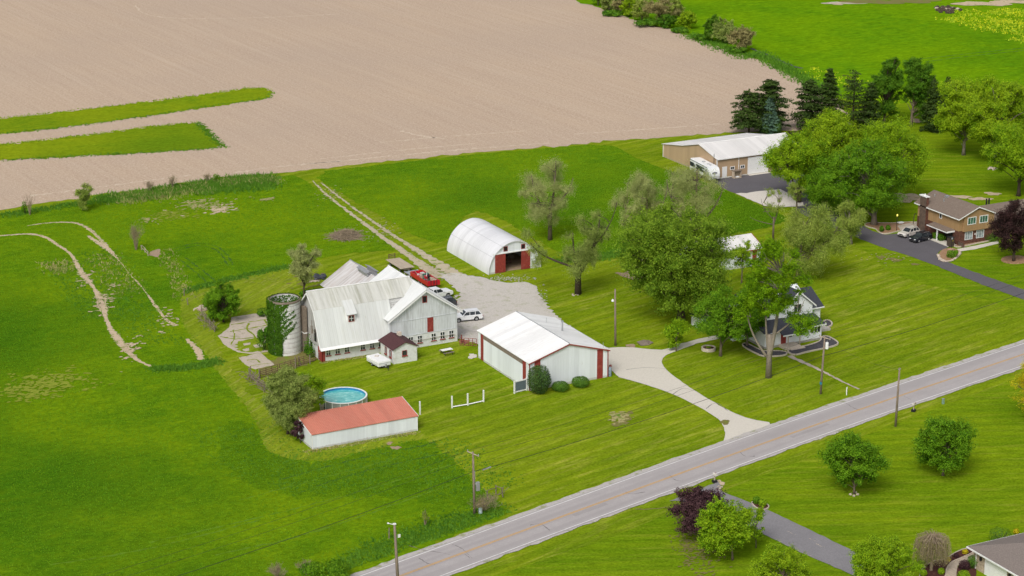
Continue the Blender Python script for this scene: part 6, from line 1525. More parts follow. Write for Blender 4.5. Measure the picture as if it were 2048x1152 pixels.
w = MB(); w.cyl(163.86,192.9,0,2.6,0.06,8); h.part('downpipe', w, M['white_trim'])
for a0, a1 in ((187.2,191.3),(181.4,186.0)): h.panel('garage_door', 'l', 163.95, a0, a1, 0.0, 2.15, 'white_trim', 0.03)
for a in (192.0, 186.6):
    w = MB(); w.box(163.72,a-0.12,1.55,163.94,a+0.12,2.0); h.part('wall_lamp', w, M['black_metal'])
# ------------------------------------------------------------------ vehicles
def paint(name, c, rough=0.25):
    t = NT(name); n = t.noise(t.coord(), 0.8, 3); t.color(t.ramp(n, [(0.3, tuple(x*0.94 for x in c)), (0.7, c)])); t.rough(rough)
    t.b.inputs['Coat Weight'].default_value = 0.5; t.b.inputs['Coat Roughness'].default_value = 0.08
    return t.m
M['paint_white'] = paint('white_car_paint', (0.80,0.81,0.82)); M['paint_black'] = paint('black_car_paint', (0.012,0.014,0.022)); M['paint_silver'] = paint('pearl_car_paint', (0.62,0.58,0.53))
M['paint_dark'] = paint('charcoal_car_paint', (0.045,0.048,0.055)); M['paint_red'] = paint('red_truck_paint', (0.52,0.012,0.03), 0.4)
M['lamp_clear'] = plain('clear_lamp', (0.75,0.76,0.75), 0.15, 0.05); M['lamp_red'] = plain('red_lamp', (0.40,0.01,0.012), 0.2, 0.1); M['trim_black'] = plain('black_plastic', (0.025,0.025,0.027), 0.6, 0.2)

def wheel(o, x, y, r, wdt):
    m = MB(); s = 1 if y > 0 else -1
    m.tube([(x,y-wdt/2,r),(x,y-wdt/2+0.02,r),(x,y+wdt/2-0.02,r),(x,y+wdt/2,r)], [r*0.93,r,r,r*0.93], 20)
    w = m.build('wheel', M['rubber'], o)
    m = MB(); m.tube([(x,y+s*wdt/2-s*0.03,r),(x,y+s*(wdt/2+0.012),r)], [r*0.66,r*0.60], 14); m.build('rim', M['rim'], w)

def car(name, label, cat, xy, rz, kind, mat, group=None):
    """L length, z0 sill, zb belt line, zr roof; hood and cabin from side profile; +x is forward"""
    S = {'suv': dict(L=5.15,W=1.96,z0=0.30,zb=1.12,zr=1.75,hood=1.10,ax=(1.62,-1.45),r=0.38,cab=[(0.95,1.10),(0.25,1.68),(-1.9,1.70),(-2.35,1.12)],roof=(0.22,-1.95)),
         'cuv': dict(L=4.55,W=1.84,z0=0.28,zb=1.02,zr=1.66,hood=1.00,ax=(1.36,-1.26),r=0.34,cab=[(0.95,1.0),(0.15,1.58),(-1.55,1.60),(-2.1,1.04)],roof=(0.12,-1.6)),
         'pickup': dict(L=5.85,W=2.02,z0=0.42,zb=1.25,zr=1.92,hood=1.26,ax=(1.85,-1.75),r=0.42,cab=[(1.05,1.25),(0.45,1.85),(-0.95,1.87),(-1.25,1.27)],roof=(0.42,-0.98))}[kind]
    o = empty(name, xy, label, cat, group, rz)
    L, W, r = S['L'], S['W'], S['r']; f, k = L/2, -L/2; z0 = S['z0']
    P = [(f-0.05,z0+0.08),(f,z0+0.28),(f-0.02,S['hood']-0.28),(f-0.22,S['hood']-0.08),(S['cab'][0][0],S['hood']+0.02),(S['cab'][-1][0],S['zb']),(k+0.06,S['zb']-0.04),(k,S['zb']-0.35),(k+0.02,z0+0.2),(k+0.12,z0+0.05)]
    def arc(cx): return [(cx-(r+0.07)*math.cos(a), r+(r+0.07)*math.sin(a)) for a in np.linspace(-0.1, math.pi+0.1, 9)]
    P += [p for p in arc(S['ax'][1])] + [p for p in arc(S['ax'][0])]
    P = [(a, max(z, z0) if i >= 10 else z) for i, (a, z) in enumerate(P)]
    m = MB(); n = len(P); hw = W/2
    V = [(a,-hw,z) for a, z in P]+[(a,hw,z) for a, z in P]
    m.add(V, [tuple(range(n)), tuple(range(2*n-1,n-1,-1))]+[(i,i+n,(i+1)%n+n,(i+1)%n) for i in range(n)])
    bo = m.build('body', mat, o, 0.06)
    cb = S['cab']; b0, b1 = hw-0.05, hw-0.24
    m = MB(); V = []
    for s in (-1, 1):
        V += [(cb[0][0],s*b0,cb[0][1]-0.02),(cb[1][0],s*b1,cb[1][1]),(cb[2][0],s*b1,cb[2][1]),(cb[3][0],s*b0,cb[3][1]-0.02)]
    m.add(V, [(0,1,2,3),(7,6,5,4),(0,4,5,1),(1,5,6,2),(2,6,7,3),(3,7,4,0)]); m.build('windows', M['glass'], o)
    m = MB(); zr = S['zr']; x0, x1 = S['roof']
    m.slab([(x0+0.05,-b1-0.03,cb[1][1]+0.03),(x0+0.05,b1+0.03,cb[1][1]+0.03),(x1-0.08,b1+0.03,cb[2][1]+0.05),(x1-0.08,-b1-0.03,cb[2][1]+0.05)], 0.09, (0,0,1)); m.build('roof', mat, o, 0.03)
    m = MB()
    for s in (-1, 1):
        def q(x, t): return (x, s*(b0+(b1-b0)*t+0.012), None)
        zb_, zt = S['zb']-0.02, cb[1][1]
        m.tube([(cb[0][0],s*(b0+0.005),cb[0][1]),(cb[1][0],s*(b1+0.005),cb[1][1])], 0.045, 5)
        m.tube([(cb[3][0],s*(b0+0.005),cb[3][1]),(cb[2][0],s*(b1+0.005),cb[2][1])], 0.06, 5)
        xs = [-0.35] if kind == 'pickup' else ([-0.30,-1.25] if kind == 'suv' else [-0.30,-1.15])
        for x in xs: m.tube([(x,s*(b0+0.002),zb_),(x-0.05,s*(b1+0.002),zt)], 0.045, 5)
    m.build('pillar', mat, o)
    if kind != 'pickup':
        m = MB()
        for s in (-1,1): m.tube([(x0-0.1,s*(b1-0.05),zr+0.02),((x0+x1)/2,s*(b1-0.05),zr+0.07),(x1+0.1,s*(b1-0.05),zr+0.03)],0.025,5)
        m.build('roof_rail', M['rim'], o)
    else:
        m = MB(); m.box(k+0.12,-hw+0.14,S['zb']-0.05,cb[3][0]-0.12,hw-0.14,S['zb']+0.004); m.build('bed_cover', M['trim_black'], o)
    for ax in S['ax']:
        for s in (-1,1): wheel(o, ax, s*(hw-0.12), r, 0.24)
    for s in (-1,1):
        m = MB(); m.box(f-0.20,s*(hw-0.36)-0.19,S['hood']-0.36,f+0.02,s*(hw-0.36)+0.19,S['hood']-0.20); m.build('headlight', M['lamp_clear'], o, 0.02)
        m = MB(); m.box(k-0.02,s*(hw-0.13)-0.11,S['zb']-0.40,k+0.12,s*(hw-0.13)+0.12,S['zb']-0.12); m.build('tail_light', M['lamp_red'], o, 0.02)
        m = MB(); m.box(cb[0][0]-0.25,s*(hw+0.02)-0.1,S['zb']+0.0,cb[0][0]-0.08,s*(hw+0.02)+0.12,S['zb']+0.15); m.build('mirror', mat, o, 0.02)
    m = MB(); m.box(f-0.08,-0.5,z0+0.30,f+0.025,0.5,S['hood']-0.25); m.build('grille', M['trim_black'], o)
    m = MB(); m.box(f-0.15,-hw+0.1,z0-0.02,f+0.04,hw-0.1,z0+0.22); m.build('bumper', M['trim_black'], o, 0.03)
    m = MB(); m.box(k-0.04,-hw+0.1,z0-0.02,k+0.15,hw-0.1,z0+0.22); m.build('bumper', M['trim_black'], o, 0.03)
    m = MB(); m.box(k+0.9,-hw+0.3,0.16,f-0.9,hw-0.3,z0+0.1); m.build('underbody', M['trim_black'], o)
    return o

def place_car(name, label, front_px, rear_px, kind, mat, ax, W, group, axx):
    a, b_ = np.array(G(*front_px)), np.array(G(*rear_px)); d = a-b_; d /= np.linalg.norm(d)
    n = np.array([-d[1], d[0]]); mid = (a+b_)/2
    if np.dot(n, mid) < 0: n = -n
    c = mid + n*(W/2-0.1) - d*axx
    return car(name, label, 'car' if kind != 'pickup' else 'pickup truck', c, math.atan2(d[1], d[0]), kind, mat, group)
GC = 'cars parked behind the barn'
place_car('parked_car', 'white station wagon style car parked beside the right corner of the barn', (917,645.6), (953.5,641.8), 'suv', M['paint_white'], None, 1.96, GC, 0.085)
car('parked_pickup', 'white pickup truck showing its bonnet behind the barn roof edge', 'pickup truck', (np.array(G(905,596))+np.array([-2.6,1.1])), R(8), 'pickup', M['paint_white'], GC)
car('parked_car', 'dark grey car mostly hidden between the white pickup and the barn', 'car', (np.array(G(916,613))+np.array([-2.4,0.9])), R(184), 'cuv', M['paint_dark'], GC)
GH2 = 'cars parked at the brown house'
def by_wheels(front_px, rear_px, *a): return place_car(*a)
place_car('parked_car', 'pearl white car parked beside the chimney of the brown house', (1811.5,477), (1836,470), 'cuv', M['paint_silver'], None, 1.84, GH2, 0.05)
place_car('parked_car', 'black car with silver wheels parked nearest the entrance post', (1836,486.5), (1858.5,480.8), 'cuv', M['paint_black'], None, 1.84, GH2, 0.05)

# ---- travel trailer beside the pole barn
o = empty('travel_trailer', (236.5,371.0), 'white travel trailer with dark side graphics parked at the pole barn corner', 'caravan', None, R(-96))
# +x forward (towards the forecourt)
M['rv_dark'] = plain('caravan_graphic', (0.025,0.03,0.045), 0.4, 0.3, 1.0); M['rv_grey'] = plain('caravan_grey', (0.42,0.43,0.45), 0.4, 0.1)
Pf = [(-4.9,0.62),(-4.9,3.05),(3.2,3.12),(3.75,2.95),(4.15,2.5),(4.35,1.9),(4.35,1.35),(4.1,0.62)]
m = MB(); m.prism([(a,z) for a,z in Pf], 'y', -1.22, 1.22); m.build('body', M['paint_white'], o, 0.10)
m = MB(); m.box(-4.85,-1.1,3.06,3.1,1.1,3.17); m.build('roof', M['white_trim'], o)
m = MB(); m.box(-1.2,-0.3,3.171,-0.6,0.3,3.33); m.box(1.0,-0.25,3.171,1.5,0.25,3.29); m.box(2.0,-0.2,3.171,2.4,0.2,3.3); m.build('roof_vent', M['rv_grey'], o)
for s in (-1, 1):
    m = MB(); m.box(-4.8,s*1.235-0.01,1.65,-2.6,s*1.235+0.01,2.55); m.box(-2.0,s*1.235-0.01,1.55,2.1,s*1.235+0.01,2.05); m.box(-2.0,s*1.235-0.01,2.25,3.1,s*1.235+0.01,2.62); m.slab([(-4.1,s*1.245,0.75),(-1.4,s*1.245,0.75),(-0.2,s*1.245,1.45),(-4.1,s*1.245,1.2)],0.01,(0,s,0)); m.build('graphic', M['rv_dark'], o)
    m = MB(); m.box(-4.88,s*1.24-0.02,2.92,3.2,s*1.24+0.03,3.02); m.build('awning', M['rv_dark'], o)
    m = MB(); m.box(-1.5,s*1.25-0.01,1.6,0.8,s*1.25+0.012,2.3); m.build('window', M['glass'], o)
for x in (-2.35, 2.45):
    m = MB(); m.box(x-0.36,-1.29,0.7,x+0.36,-1.20,2.72); d = m.build('door', M['paint_white'], o)
    m = MB(); m.box(x-0.2,-1.31,1.75,x+0.2,-1.285,2.4); m.build('window', M['glass'], d)
m = MB(); m.ell((4.3,0,1.98),(0.10,0.62,0.24),14,8); m.build('front_emblem', M['rv_dark'], o)
m = MB(); m.ell((4.36,0,1.98),(0.06,0.45,0.13),14,8); m.build('front_emblem', M['rv_grey'], o)
m = MB(); m.box(-4.0,-1.0,0.42,4.0,1.0,0.62); m.tube([(4.0,0.8,0.5),(5.3,0,0.5)],0.06,6); m.tube([(4.0,-0.8,0.5),(5.3,0,0.5)],0.06,6); m.cyl(5.2,0,0.05,0.7,0.05,8); m.box(4.35,-0.35,0.5,4.7,0.35,0.95); m.build('chassis', M['trim_black'], o)
for x in (-0.9,-0.05):
    for s in (-1,1): wheel(o, x, s*1.08, 0.36, 0.24)
for s in (-1,1):
    m = MB(); m.box(-4.93,s*0.95-0.1,1.0,-4.88,s*0.95+0.1,1.3); m.build('tail_light', M['lamp_red'], o)
# ---- folded camper on the lawn by the barn
o = empty('folding_camper', (129.15,295.65), 'low white folded camper trailer parked on the lawn beside the milk house', 'camper trailer', None, R(-84))
m = MB(); m.box(-1.9,-1.08,0.42,1.9,1.08,0.95); m.build('body', M['paint_white'], o, 0.05)
m = MB(); m.add([(-1.98,-1.14,0.98),(1.98,-1.14,0.98),(1.98,1.14,0.98),(-1.98,1.14,0.98),(-1.9,-1.06,1.28),(1.9,-1.06,1.28),(1.9,1.06,1.28),(-1.9,1.06,1.28)],[(3,2,1,0),(4,5,6,7),(0,1,5,4),(1,2,6,5),(2,3,7,6),(3,0,4,7)]); m.build('lid', M['white_trim'], o, 0.04)
m = MB(); m.lathe([(0.42,1.282),(0.42,1.33),(0.34,1.33),(0.34,1.282)],4,(-0.7,0.1,0)); m.build('lid_hatch', M['wood_pale'], o)
m = MB(); m.box(-1.94,-1.10,0.951,1.94,1.10,0.978); m.box(-1.7,-1.1,0.55,1.5,-1.083,0.66); m.build('trim_strip', M['rv_grey'], o)
m = MB(); m.tube([(1.9,0.6,0.45),(3.1,0,0.45)],0.05,6); m.tube([(1.9,-0.6,0.45),(3.1,0,0.45)],0.05,6); m.cyl(3.0,0,0.02,0.6,0.04,8); m.box(-1.6,-0.9,0.3,1.7,0.9,0.42); m.build('chassis', M['trim_black'], o)
m = MB(); m.cyl(2.25,0,0.46,0.85,0.16,12); m.build('gas_bottle', M['grey_steel'], o)
for s in (-1,1): wheel(o, -0.25, s*1.0, 0.28, 0.2)
# ---- red grain trailer with junk, hay wagon
a = np.array([155.3,327.6])
o = empty('dump_trailer', (153.7,330.9), 'red open trailer heaped with scrap behind the white pickup', 'trailer', None, 0)
m = MB(); 
for b4 in ((-1.2,-3.6,0.7,-1.12,3.6,1.45),(1.12,-3.6,0.7,1.2,3.6,1.45),(-1.12,-3.6,0.7,1.12,-3.5,1.62),(-1.12,3.5,0.7,1.12,3.6,1.45),(-1.12,-3.5,0.7,1.12,3.5,0.8)): m.box(*b4)
m.build('box', M['paint_red'], o)
m = MB()
for x in (-0.55,0.0,0.55): m.box(x-0.06,-3.63,0.72,x+0.06,-3.602,1.7)
m.box(-0.07,-3.66,1.1,0.11,-3.635,1.45); m.build('tailgate_strut', M['trim_black'], o)
for y in (-1.6,-0.7):
    for s in (-1,1): wheel(o, s*0.0+0, 0, 0.01, 0.01) if False else None
def wheel_y(o, x, y, r, wdt):
    m = MB(); s = 1 if x > 0 else -1
    m.tube([(x-wdt/2,y,r),(x-wdt/2+0.02,y,r),(x+wdt/2-0.02,y,r),(x+wdt/2,y,r)],[r*0.93,r,r,r*0.93],18); w = m.build('wheel', M['rubber'], o)
    m = MB(); m.tube([(x+s*wdt/2-s*0.03,y,r),(x+s*(wdt/2+0.01),y,r)],[r*0.6,r*0.55],12); m.build('rim', M['rim'], w)
for y in (-0.9,0.2):
    for s in (-1,1): wheel_y(o, s*1.0, y, 0.38, 0.24)
m = MB(); m.box(-0.8,-3.4,0.45,0.8,3.8,0.69); m.tube([(0,3.8,0.55),(0,5.4,0.5)],0.08,6); m.cyl(0,5.3,0.02,0.5,0.05,6); m.build('chassis', M['trim_black'], o)
js = empty('scrap_heap', (153.7,330.4), 'mixed scrap and bicycles heaped in the red trailer', 'scrap')
r_ = np.random.default_rng(12); cols = ['white_trim','paint_red','black_metal','rv_grey','rusty_steel','paint_silver','wood_pale','glass_green']
for i, mt in enumerate(cols):
    m = MB()
    for k in range(7):
        x, y, z = r_.uniform(-0.8,0.8), r_.uniform(-2.6,2.6), r_.uniform(0.85,1.5); s = r_.uniform(0.14,0.36)
        if k % 3 == 0: m.tube([(x,y,z),(x+r_.normal(0,0.4),y+r_.normal(0,0.5),z+r_.uniform(0.1,0.7))],0.035,5)
        else: m.box(x-s,y-s*1.3,0.82,x+s,y+s*1.3,z+s*0.6)
    m.build('scrap_piece', M[mt], js)
wo = empty('glazed_frame', (153.9,335.9), 'old glazed door frame lying on low timbers behind the red trailer', 'frame')
m = MB(); m.box(-1.3,-1.5,0.5,1.3,1.5,0.62); m.build('base', M['wood_old'], wo); m = MB(); m.box(-1.2,-1.4,0.621,1.2,1.4,0.66); m.build('pane', M['glass_pale'], wo)
m = MB()
for x in (-1.25,-0.4,0.4,1.25): m.box(x-0.05,-1.45,0.661,x+0.05,1.45,0.70)
for (x,y) in ((-1.2,-1.4),(1.2,-1.4),(1.2,1.4),(-1.2,1.4)): m.box(x-0.07,y-0.07,0,x+0.07,y+0.07,0.5)
m.build('bar', M['rv_grey'], wo)
o = empty('hay_wagon', (153.6,341.2), 'flat pale-planked hay wagon standing behind the barn', 'wagon', None, 0)
m = MB()
for i in range(9): m.box(-1.35+i*0.3,-3.2,0.95,-1.35+i*0.3+0.285,3.2,1.03)
m.build('deck', M['wood_pale'], o)
m = MB(); m.box(-0.9,-3.1,0.75,-0.7,3.1,0.948); m.box(0.7,-3.1,0.75,0.9,3.1,0.948); m.box(-0.6,-3.1,0.6,0.6,-2.9,0.75); m.build('bearer', M['wood_old'], o)
for y in (-2.1,2.1):
    for s in (-1,1): wheel_y(o, s*0.95, y, 0.36, 0.2)
m = MB()
for x in (-0.75,0.45): m.box(x-0.05,3.15,1.031,x+0.05,3.25,2.0)
for z in (1.25,1.55,1.85): m.box(-0.8,3.12,z,0.5,3.149,z+0.12)
m.build('end_rack', M['rusty_steel'], o)
o = empty('red_tractor', (np.array(G(1602,368))), 'small orange-red garden tractor half hidden under the forecourt tree', 'tractor', None, R(-100))
m = MB(); m.box(-0.2,-0.35,0.45,1.0,0.35,0.95); m.build('bonnet', M['paint_red'], o, 0.06); m = MB(); m.box(-1.0,-0.5,0.5,-0.2,0.5,0.75); m.build('deck', M['paint_red'], o, 0.05); m = MB(); m.box(-0.7,-0.25,0.75,-0.3,0.25,0.9); m.box(-0.75,-0.25,0.9,-0.65,0.25,1.25); m.build('seat', M['trim_black'], o, 0.03)
for s in (-1,1): wheel(o, -0.6, s*0.5, 0.42, 0.25); wheel(o, 0.75, s*0.45, 0.26, 0.18)
m = MB(); m.tube([(0,0,0.9),(-0.2,0,1.15)],0.03,6); m.lathe([(0.18,1.15),(0.2,1.17),(0.18,1.19)],12,(-0.2,0,0)); m.build('steering_wheel', M['trim_black'], o)

# ------------------------------------------------------------------ pool
pc = np.array([117.55,282.5]); 
o = empty('swimming_pool', pc, 'round above-ground swimming pool with blue water and white rim', 'pool')
pr_ = 3.50
m = MB(); m.lathe([(pr_,0.0),(pr_,1.25)], 56); m.build('wall', M['grey_steel'], o)
M['pool_liner'] = plain('blue_pool_liner', (0.03,0.24,0.50), 0.4, 0.25, 4.0)
t = NT('pool_water'); n = t.noise(t.coord((1,2.2,1)), 1.1, 4, 0.6, 0.8); n2 = t.noise(t.coord(), 0.35, 3)
c = t.ramp(n, [(0.35,(0.07,0.40,0.40)),(0.55,(0.14,0.53,0.51)),(0.70,(0.36,0.70,0.66))]); t.color(c); t.rough(0.06); t.b.inputs['Specular IOR Level'].default_value = 0.5; t.bump(n, 0.25, 0.05); M['pool_water'] = t.m
m = MB(); m.lathe([(pr_-0.06,1.25),(pr_-0.06,0.2)], 56); m.build('liner', M['pool_liner'], o)
m = MB(); m.lathe([(0.001,0.92),(pr_-0.065,0.92)], 56); m.build('water', M['pool_water'], o)
m = MB(); m.lathe([(pr_-0.14,1.25),(pr_-0.14,1.32),(pr_+0.10,1.32),(pr_+0.10,1.25),(pr_-0.14,1.25)], 56); m.build('rim', M['white_trim'], o)
for i in range(18):
    a = 2*math.pi*i/18; m = MB(); x, y = (pr_+0.045)*math.cos(a), (pr_+0.045)*math.sin(a)
    m.cyl(x, y, 0, 1.25, 0.06, 6); m.build('upright', M['white_trim'], o)
a = math.atan2(-RGT[1]-FWD[1]*0.9, -RGT[0]-FWD[0]*0.9); x, y = pc[0]+3.95*math.cos(a), pc[1]+3.95*math.sin(a)
o = empty('pool_pump', (x,y), 'tan pool pump and filter drum against the pool wall', 'pump')
m = MB(); m.lathe([(0.3,0.05),(0.32,0.75),(0.2,0.95),(0.01,1.0)],16); m.build('filter_tank', M['wood_pale'], o); m = MB(); m.tube([(0.25,0.1,0.2),(0.7,0.2,0.2)],0.12,10); m.build('motor', M['black_metal'], o)

# ------------------------------------------------------------------ utility poles and wires
def add_pole(name, label, px, h, group, lean=0.0, arm=None, r=0.16, rz=None):
    xy = np.array(px) if rz == 'w' else np.array(G(*px)); o = empty(name, xy, label, 'utility pole', group)
    top = (RGT[0]*lean, RGT[1]*lean, h)
    m = MB(); m.tube([(0,0,-0.3),(top[0]*0.5,top[1]*0.5,h*0.5),top],[r*1.15,r,r*0.75],10); m.build('pole', M['pole_wood'], o, smooth=True)
    return o, xy, np.array(top)
GPOLE = 'utility poles along the road'
rd = np.array([math.cos(ROAD_ANG), math.sin(ROAD_ANG)]); rn = np.array([-rd[1], rd[0]])
def crossarm(o, top, half, dz=-0.25, name='crossarm'):
    m = MB(); z = top[2]+dz
    m.tube([(top[0]+rn[0]*half,top[1]+rn[1]*half,z),(top[0]-rn[0]*half,top[1]-rn[1]*half,z)],0.075,4); m.build(name, M['wood_pale'], o)
    for s in (-1,0.1,1):
        m = MB(); m.lathe([(0.02,0),(0.07,0.06),(0.06,0.14),(0.08,0.18),(0.02,0.24)],8,(top[0]+rn[0]*half*0.93*s,top[1]+rn[1]*half*0.93*s,z+0.05)); m.build('insulator', M['grey_steel'], o)
def transformer(o, top, z, side, r=0.24, h=0.95):
    m = MB(); x, y = top[0]+RGT[0]*side, top[1]+RGT[1]*side
    m.lathe([(0.01,0),(r,0.02),(r,h),(r*0.85,h+0.06),(0.01,h+0.08)],16,(x,y,z)); k = m.build('transformer', M['white_trim'], o)
    m = MB(); m.cyl(x,y,z+h,z+h+0.3,0.05,6); m.cyl(x+0.1,y,z+h,z+h+0.2,0.04,6); m.build('bushing', M['grey_steel'], k)
o, p1, t1 = add_pole('utility_pole', 'timber pole with tilted crossarm and grey meter box on the pasture corner', (949,1028), 8.7, GPOLE, -0.15); crossarm(o, t1, 1.15)
m = MB(); m.box(0.25,-0.15,3.2,0.75,0.2,4.4); m.build('meter_box', M['grey_steel'], o, 0.03); m = MB(); m.tube([(0.12,0,4.2),(0.3,0,4.2)],0.04,5); m.tube([(0.1,0.05,0.1),(0.1,0.05,6)],0.03,5); m.build('conduit', M['white_trim'], o)
o, p2, t2 = add_pole('utility_pole', 'timber pole with white transformer can in front of the farmhouse', (1641,788), 9.2, GPOLE, 0.25); crossarm(o, t2, 1.1); transformer(o, t2*0.9, 7.2, 0.42)
m = MB(); m.tube([(0.0,0,1.55),(0.0,0,1.95)],0.19,10); m.build('marker_band', plain('blue_marker', (0.02,0.20,0.30), 0.5), o)
o, p3, t3 = add_pole('utility_pole', 'weathered timber pole with white top bracket at the bottom edge of the picture', (797,1180), 8.6, GPOLE, -0.35, r=0.18)
m = MB(); m.tube([tuple(t3+np.array([0,0,-0.05])), tuple(t3+np.array([-RGT[0]*0.7,-RGT[1]*0.7,0.12]))],0.04,5); m.box(t3[0]-0.16,t3[1]-0.16,t3[2]-0.02,t3[0]+0.16,t3[1]+0.16,t3[2]+0.12); m.ell((t3[0]-RGT[0]*0.75,t3[1]-RGT[1]*0.75,t3[2]+0.14),(0.14,0.14,0.10),8,6); m.build('bracket', M['white_trim'], o)
m = MB(); m.box(RGT[0]*0.1-0.08,RGT[1]*0.1-0.08,t3[2]-1.7,RGT[0]*0.25+0.1,RGT[1]*0.25+0.08,t3[2]-1.3); m.build('insulator', M['white_trim'], o)
o, p4, t4 = add_pole('utility_pole', 'bare timber pole on the near verge without any crossarm', (1791,853), 9.0, GPOLE, 0.12); m = MB(); m.box(-0.22+t4[0],-0.05+t4[1],8.75,0.22+t4[0],0.05+t4[1],8.87); m.build('top_bracket', M['grey_steel'], o)
o, p5, t5 = add_pole('utility_pole', 'yard light pole standing on the lawn beside the gravel yard', (1231,691), 9.5, GPOLE, -0.2)
m = MB(); m.tube([(0,0,7.55),(-RGT[0]*0.5,-RGT[1]*0.5,7.75)],0.035,5); m.build('lamp_arm', M['grey_steel'], o)
m = MB(); m.lathe([(0.01,0.35),(0.1,0.33),(0.2,0.15),(0.22,0.0),(0.01,0.0)],12,(-RGT[0]*0.55,-RGT[1]*0.55,7.45)); m.build('lamp_head', M['white_trim'], o)
def wire(label, pts, r=0.022, mat='black_metal', sag=0.7):
    c = pts[0]; o = empty('power_line', (c[0],c[1]), label, 'power line', 'power lines over the fields'); m = MB()
    for a, b2 in zip(pts[:-1], pts[1:]):
        a, b2 = np.array(a), np.array(b2); L = [a+(b2-a)*t-np.array([0,0,sag*4*t*(1-t)]) for t in np.linspace(0,1,17)]
        m.tube([(q[0]-c[0],q[1]-c[1],q[2]) for q in L], r, 4)
    m.build('wire', M[mat], o)
span = np.array(p2)-np.array(p1)
def at(p, t, off, z): return (p[0]+t[0]+rn[0]*off, p[1]+t[1]+rn[1]*off, z)
pl, pr2 = np.array(p1)-span*1.05, np.array(p2)+span*1.05
z9 = 8.55
wire('thin conductor on the field-side end of the crossarms', [at(pl,t1*0,1.05,z9), at(p1,t1,1.05,t1[2]-0.1), at(p2,t2,1.0,t2[2]-0.1), at(pr2,t2*0,1.0,z9+0.5)], 0.017, 'black_metal', 1.0)
wire('thin conductor on the road-side end of the crossarms', [at(pl,t1*0,-1.05,z9), at(p1,t1,-1.05,t1[2]-0.1), at(p2,t2,-1.0,t2[2]-0.1), at(pr2,t2*0,-1.0,z9+0.5)], 0.017, 'black_metal', 1.0)
wire('thick dark cable slung below the crossarms along the road', [at(pl,t1*0,0.1,5.8), at(p1,t1*0.6,0.15,5.9), at(p2,t2*0.6,0.15,6.0), at(pr2,t2*0,0.1,6.1)], 0.034, 'black_metal', 0.8)
wire('service wire crossing the road to the bare timber pole', [at(p2,t2,0,t2[2]-0.4), at(p4,t4,0,8.75)], 0.012, 'black_metal', 0.8)
o = empty('splice_case', at(p1,t1*0.6,0.15,5.9)[:2]+rd*2.4, 'grey splice case hanging on the thick cable by the meter-box pole', 'cable case', None, ROAD_ANG, 5.72)
m = MB(); m.tube([(-0.7,0,0),(0.7,0,0.0)],0.11,8); m.build('case', M['grey_steel'], o)

# ------------------------------------------------------------------ fences, posts, gates
def rail_gate(name, label, a, b2, h, mat, rails=5, cat='gate', group=None, rr=0.035, uprights=1, z=0.12):
    a, b2 = np.array(a), np.array(b2); L = np.linalg.norm(b2-a); o = empty(name, a, label, cat, group, math.atan2(*(b2-a)[::-1]))
    m = MB()
    for i in range(rails): m.tube([(0.05,0,z+(h-z)*i/(rails-1)),(L-0.05,0,z+(h-z)*i/(rails-1))], rr, 5)
    m.build('rail', M[mat], o); m = MB()
    for i in range(uprights+2): m.tube([(0.05+(L-0.1)*i/(uprights+1),0,z),(0.05+(L-0.1)*i/(uprights+1),0,h)], rr*1.15, 5)
    m.build('upright', M[mat], o)
    return o
GG = 'rusty pipe gates in front of the barnyard'
A_, B_ = np.array(G(519,757)), np.array(G(632,721.5))
lab = ['rusty five-bar pipe gate nearest the rail fence corner','rusty five-bar pipe gate in the middle of the barnyard row','rusty five-bar pipe gate nearest the barn']
for i in range(3): rail_gate('pipe_gate', lab[i], A_+(B_-A_)*(i/3+0.01), A_+(B_-A_)*((i+1)/3-0.01), 1.35, 'rusty_steel', 5, 'gate', GG, 0.045, 2)
rail_gate('pipe_gate', 'short pale pipe gate leaning at the barn corner', G(636,721), G(660,718), 1.35, 'grey_steel', 5, 'gate', None, 0.035, 1)
rail_gate('pipe_gate', 'red pipe gate between barn corner and metal garage', G(919,691), G(954,693), 1.3, 'rusty_red', 4, 'gate', None, 0.045, 3)
def post(name, label, px, h, mat='wood_old', r=0.09, group=None, lean=0.0, cat='post', sq=False):
    xy = G(*px); o = empty(name, xy, label, cat, group); m = MB()
    if sq: m.box(-r,-r,-0.2,r,r,h)
    else: m.tube([(0,0,-0.2),(RGT[0]*lean,RGT[1]*lean,h)], r, 8)
    m.build('shaft', M[mat], o); m = MB()
    if sq: m.add([(-r*1.3,-r*1.3,h),(r*1.3,-r*1.3,h),(r*1.3,r*1.3,h),(-r*1.3,r*1.3,h),(0,0,h+r)],[(0,1,4),(1,2,4),(2,3,4),(3,0,4),(3,2,1,0)])
    else: m.tube([(RGT[0]*lean,RGT[1]*lean,h-0.005),(RGT[0]*lean,RGT[1]*lean,h+0.04)],[r*1.02,r*0.7],8)
    m.build('cap', M[mat], o); return o
GY = 'old timber posts round the barnyard'
for i, (px, h, ln, lb) in enumerate([((591,737),1.9,0.0,'tall weathered post in the middle of the barnyard gates'),((602,731),1.5,-0.35,'pale leaning post propped against the barnyard gates'),((519,757),1.5,0,'weathered post at the corner of pipe gates and rail fence'),((501,751),1.5,0.05,'weathered post at the outer end of the rail fence by the slab'),
    ((666,838),1.4,0,'post hidden low between willow bush and pool') if False else ((540,772),1.6,-0.3,'leaning grey post below the rail fence'),((620,728),1.4,0,'thin post close to the barn end of the gates'),((368,592),1.3,0.1,'lone grey post on the mown meadow margin'),((376,610),1.2,-0.1,'grey post beside the rubble strip in the meadow')]):
    post('timber_post', lb, px, h, 'wood_old', 0.09, GY, ln)
